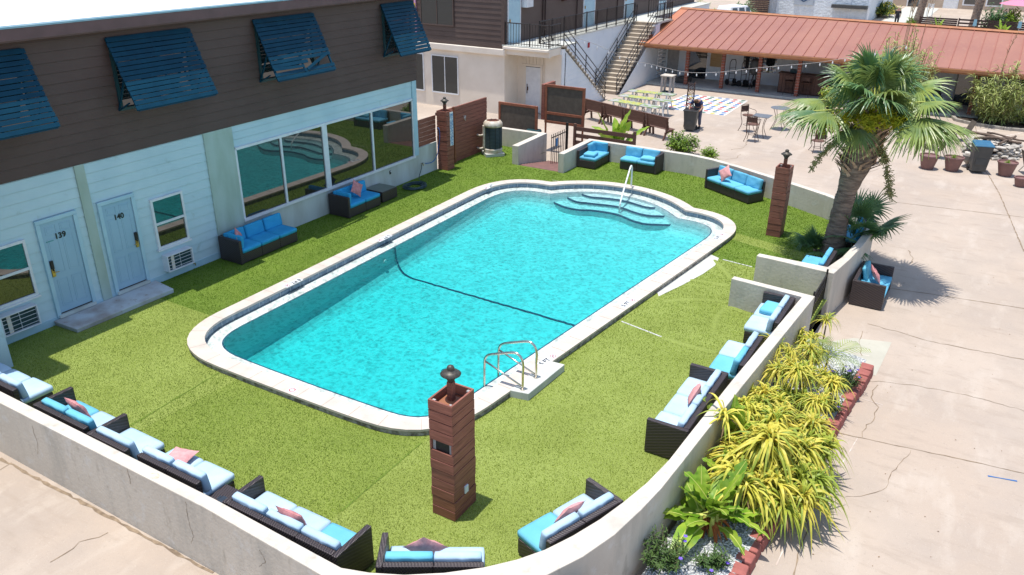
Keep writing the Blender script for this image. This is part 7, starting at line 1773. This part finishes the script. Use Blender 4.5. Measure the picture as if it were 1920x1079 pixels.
# tall reed clumps
def reeds(lab, loc, R_, h, n, seed, plumes=3):
    r = random.Random(seed); t = thing('reed_clump', lab, 'tall grass', loc, 0, 'tall reed clumps by the porch'); st = MB(); b = MB(); b2 = MB()
    for k in range(n):
        az = r.uniform(0, 2*PI); rr_ = R_*math.sqrt(r.random()); hh = h*r.uniform(.55, 1.05)*(1-.25*(rr_/R_)**2); p0 = Vector((rr_*.55*math.cos(az), rr_*.55*math.sin(az), 0)); p1 = Vector((rr_*1.15*math.cos(az), rr_*1.15*math.sin(az), hh)); st.tube([p0, p0.lerp(p1, .5), p1], .009, 4)
        for j in range(26):
            q = p0.lerp(p1, .12+.9*j/26); l = r.uniform(.30, .62); strap(b if r.random() < .6 else b2, q, r.uniform(0, 6.3), r.uniform(.3, 1.2), l, .042, l*r.uniform(.4, 1.0), 4)
    st.build('cane', M['stem'], t); b.build('foliage', M['reed_leaf'], t); b2.build('pale_foliage', M['reed_pale'], t)
    for k in range(plumes):
        x, y = r.uniform(-.4, .4)*R_, r.uniform(-.3, .3)*R_; pl = MB().tube([(x, y, h*.6), (x+.05, y, h*1.05), (x+r.uniform(-.1, .3), y, h*1.5)], [.012, .012, .004], 4)
        for j in range(22): z = h*(1.15+.33*j/22); pl.bar((x+.06+.01*j, y, z), (x+.06+.01*j+r.gauss(0, .05), y+r.gauss(0, .05), z+.10), .012)
        pl.build('plume', M['dry'], t)
reeds('tall leafy reed clump in the curbed bed at the right end of the porch', (.30, 44.6, GZ), 1.45, 2.8, 120, 1, 1)
reeds('tall reed clump with dry plumes rising behind the crown of the fan palm', (-3.9, 42.4, GZ), 1.15, 4.3, 110, 2, 5)
cb2 = MB(); pts = [(-1.7, 45.0), (-1.45, 44.0), (-.6, 43.45), (.6, 43.2), (1.8, 43.3), (4.5, 43.6)]
for k, (p, q) in enumerate(zip(pts[:-1], pts[1:])): cb2.bar((*p, GZ+.06), (*q, GZ+.06), .16, .14)
tag(cb2.build('bed_kerb', M['stone_grey'], bevel=.01), 'pale stone kerb around the reed bed', 'kerb')
struct(MB().prism([(-1.6, 45.1), (-1.4, 44.05), (-.6, 43.5), (.6, 43.25), (1.8, 43.35), (4.5, 43.65), (4.5, 45.0)], None, GZ+.06).build('soil_bed', M['soil']))
bush('low_shrub', 'dark green low plants with reddish tips at the right foot of the reed clump', 'shrub', (1.55, 44.3, GZ+.06), .5, .65, 40, .14, .05, 'leaf_dark', 9, None, 'leaf_lime')
# greenery beyond the red roof
v1 = ony(1300, 10, 76); bush('yucca_shrub', 'spiky yellow green shrub rising behind the left end of the red roof', 'shrub', (v1.x, 76, GZ), 2.3, v1.z-GZ+.5, 90, .55, .06, 'reed_leaf', 10, None, 'yellow_leaf2', dr=.15)
v2 = ony(1392, 10, 80); bush('yucca_shrub', 'narrow green shrub beside the dark thick trunk beyond the red roof', 'shrub', (v2.x+.2, 80.0, GZ), 1.1, v2.z-GZ+.6, 50, .5, .06, 'palm_leaf_dark', 11, dr=.15)
v3 = ony(1655, 24, 92); bush('hedge', 'yellow flowering hedge along the side wall of the white stucco building', 'hedge', (v3.x-.5, 92, GZ), 2.2, 1.5, 150, .35, .12, 'leaf_dark', 12, None, 'yellow_leaf')
v3 = ony(1712, 30, 84); bush('low_shrub', 'small green shrub right of the path beyond the red roof', 'shrub', (v3.x, 84, GZ), .7, v3.z-GZ, 40, .2, .06, 'leaf_lime', 13)
for (px, lab, s) in ((1728, 'leaning palm trunk left of the dark slat fence', 1), (1832, 'palm trunk standing in front of the dark slat fence', 2)):
    v4 = ony(px, 30, 79.0 if s == 2 else 84); t = thing('palm_tree', lab, 'tree', (v4.x, v4.y, GZ)); r9 = random.Random(s)
    dx = .5 if s == 1 else .25; P = [(-dx*.6+dx*k/6, 0, 9*k/10) for k in range(11)]; MB().tube(P, [.34+.03*math.sin(k*2) for k in range(11)], 14).build('trunk', M['palm_trunk'], t, smooth=True)
    bt = MB()
    for k in range(90):
        z = k*.095; a = k*2.4; x = -dx*.6+dx*(z/.9)/6; c = Vector((x+.33*math.cos(a), .33*math.sin(a), z)); bt.add([c+Vector((-.05*math.sin(a), .05*math.cos(a), 0)), c-Vector((-.05*math.sin(a), .05*math.cos(a), 0)), c+Vector((.09*math.cos(a), .09*math.sin(a), .13))], [(0, 1, 2)])
    bt.build('leaf_bases', M['boots'], t)
for k, (px, py, m) in enumerate(((1870, 5, 'palm_leaf_dark'), (1905, 14, 'leaf_lime'), (1890, 12, 'leaf_dark'))):
    v5 = ony(px, py, 80+k*.8); bush('terrace_plant', ('dark potted palm on the terrace behind the dark fence', 'bright broad leaved plant at the upper right corner behind the fence', 'dark flowering plant on the terrace below the pink parasol')[k], 'plant', (v5.x, v5.y, GZ), 1.0, v5.z-GZ+.15, 45, .4, .09, m, 20+k, None, 'purple' if k == 2 else None, dr=.12)
for k, (px, py) in enumerate(((1764, 36), (1884, 44))):
    v6 = ony(px, py, 75.4); banana(('small banana-like plant in front of the dark slat fence, left one', 'small banana-like plant in front of the dark slat fence, right one')[k], (v6.x, 75.4, v6.z-.9), 5, .85, .28, 40+k, (.7, 1.4), 0, .3)
for k, (px, py) in enumerate(((1828, 44), (1912, 48))):
    v7 = ony(px, py, 75.6); t = thing('plastic_sign', ('small pale blue sign board on the dark fence, left one', 'small pale blue sign board on the dark fence, right one')[k], 'sign', (v7.x, 75.6, v7.z), 0)
    MB().hexa([(-.14, -.02, -.2), (.14, -.02, -.2), (.14, .02, -.2), (-.14, .02, -.2)], [(-.10, -.02, .28), (.10, -.02, .28), (.10, .02, .28), (-.10, .02, .28)]).build('board', mat('pale_blue_board%d' % k, (.22, .42, .52), .5), t); MB().box(-.02, .02, -.01, .01, -2.2+0, -.2).build('stake', M['grey_wood'], t)
# step ladder visible through the left pane would be inside; fallen leaves on the deck and yard
fl_ = MB(); rr0 = random.Random(77)
for k in range(60):
    x, y = rr0.uniform(-1.9, 1.5), rr0.uniform(9, 24); s = rr0.uniform(.008, .02); a = rr0.uniform(0, 6.3)
    fl_.add([(x, y, GZ+.006), (x+s*math.cos(a), y+s*math.sin(a), GZ+.012), (x+2*s*math.cos(a+.5), y+2*s*math.sin(a+.5), GZ+.006), (x+s*math.cos(a+1), y+s*math.sin(a+1), GZ+.014)], [(0, 1, 2, 3)])
o = fl_.build('fallen_leaves', M['dry']); o['kind'] = 'stuff'; tag(o, 'scattered dry leaf bits on the concrete yard right of the planting bed', 'leaf litter')
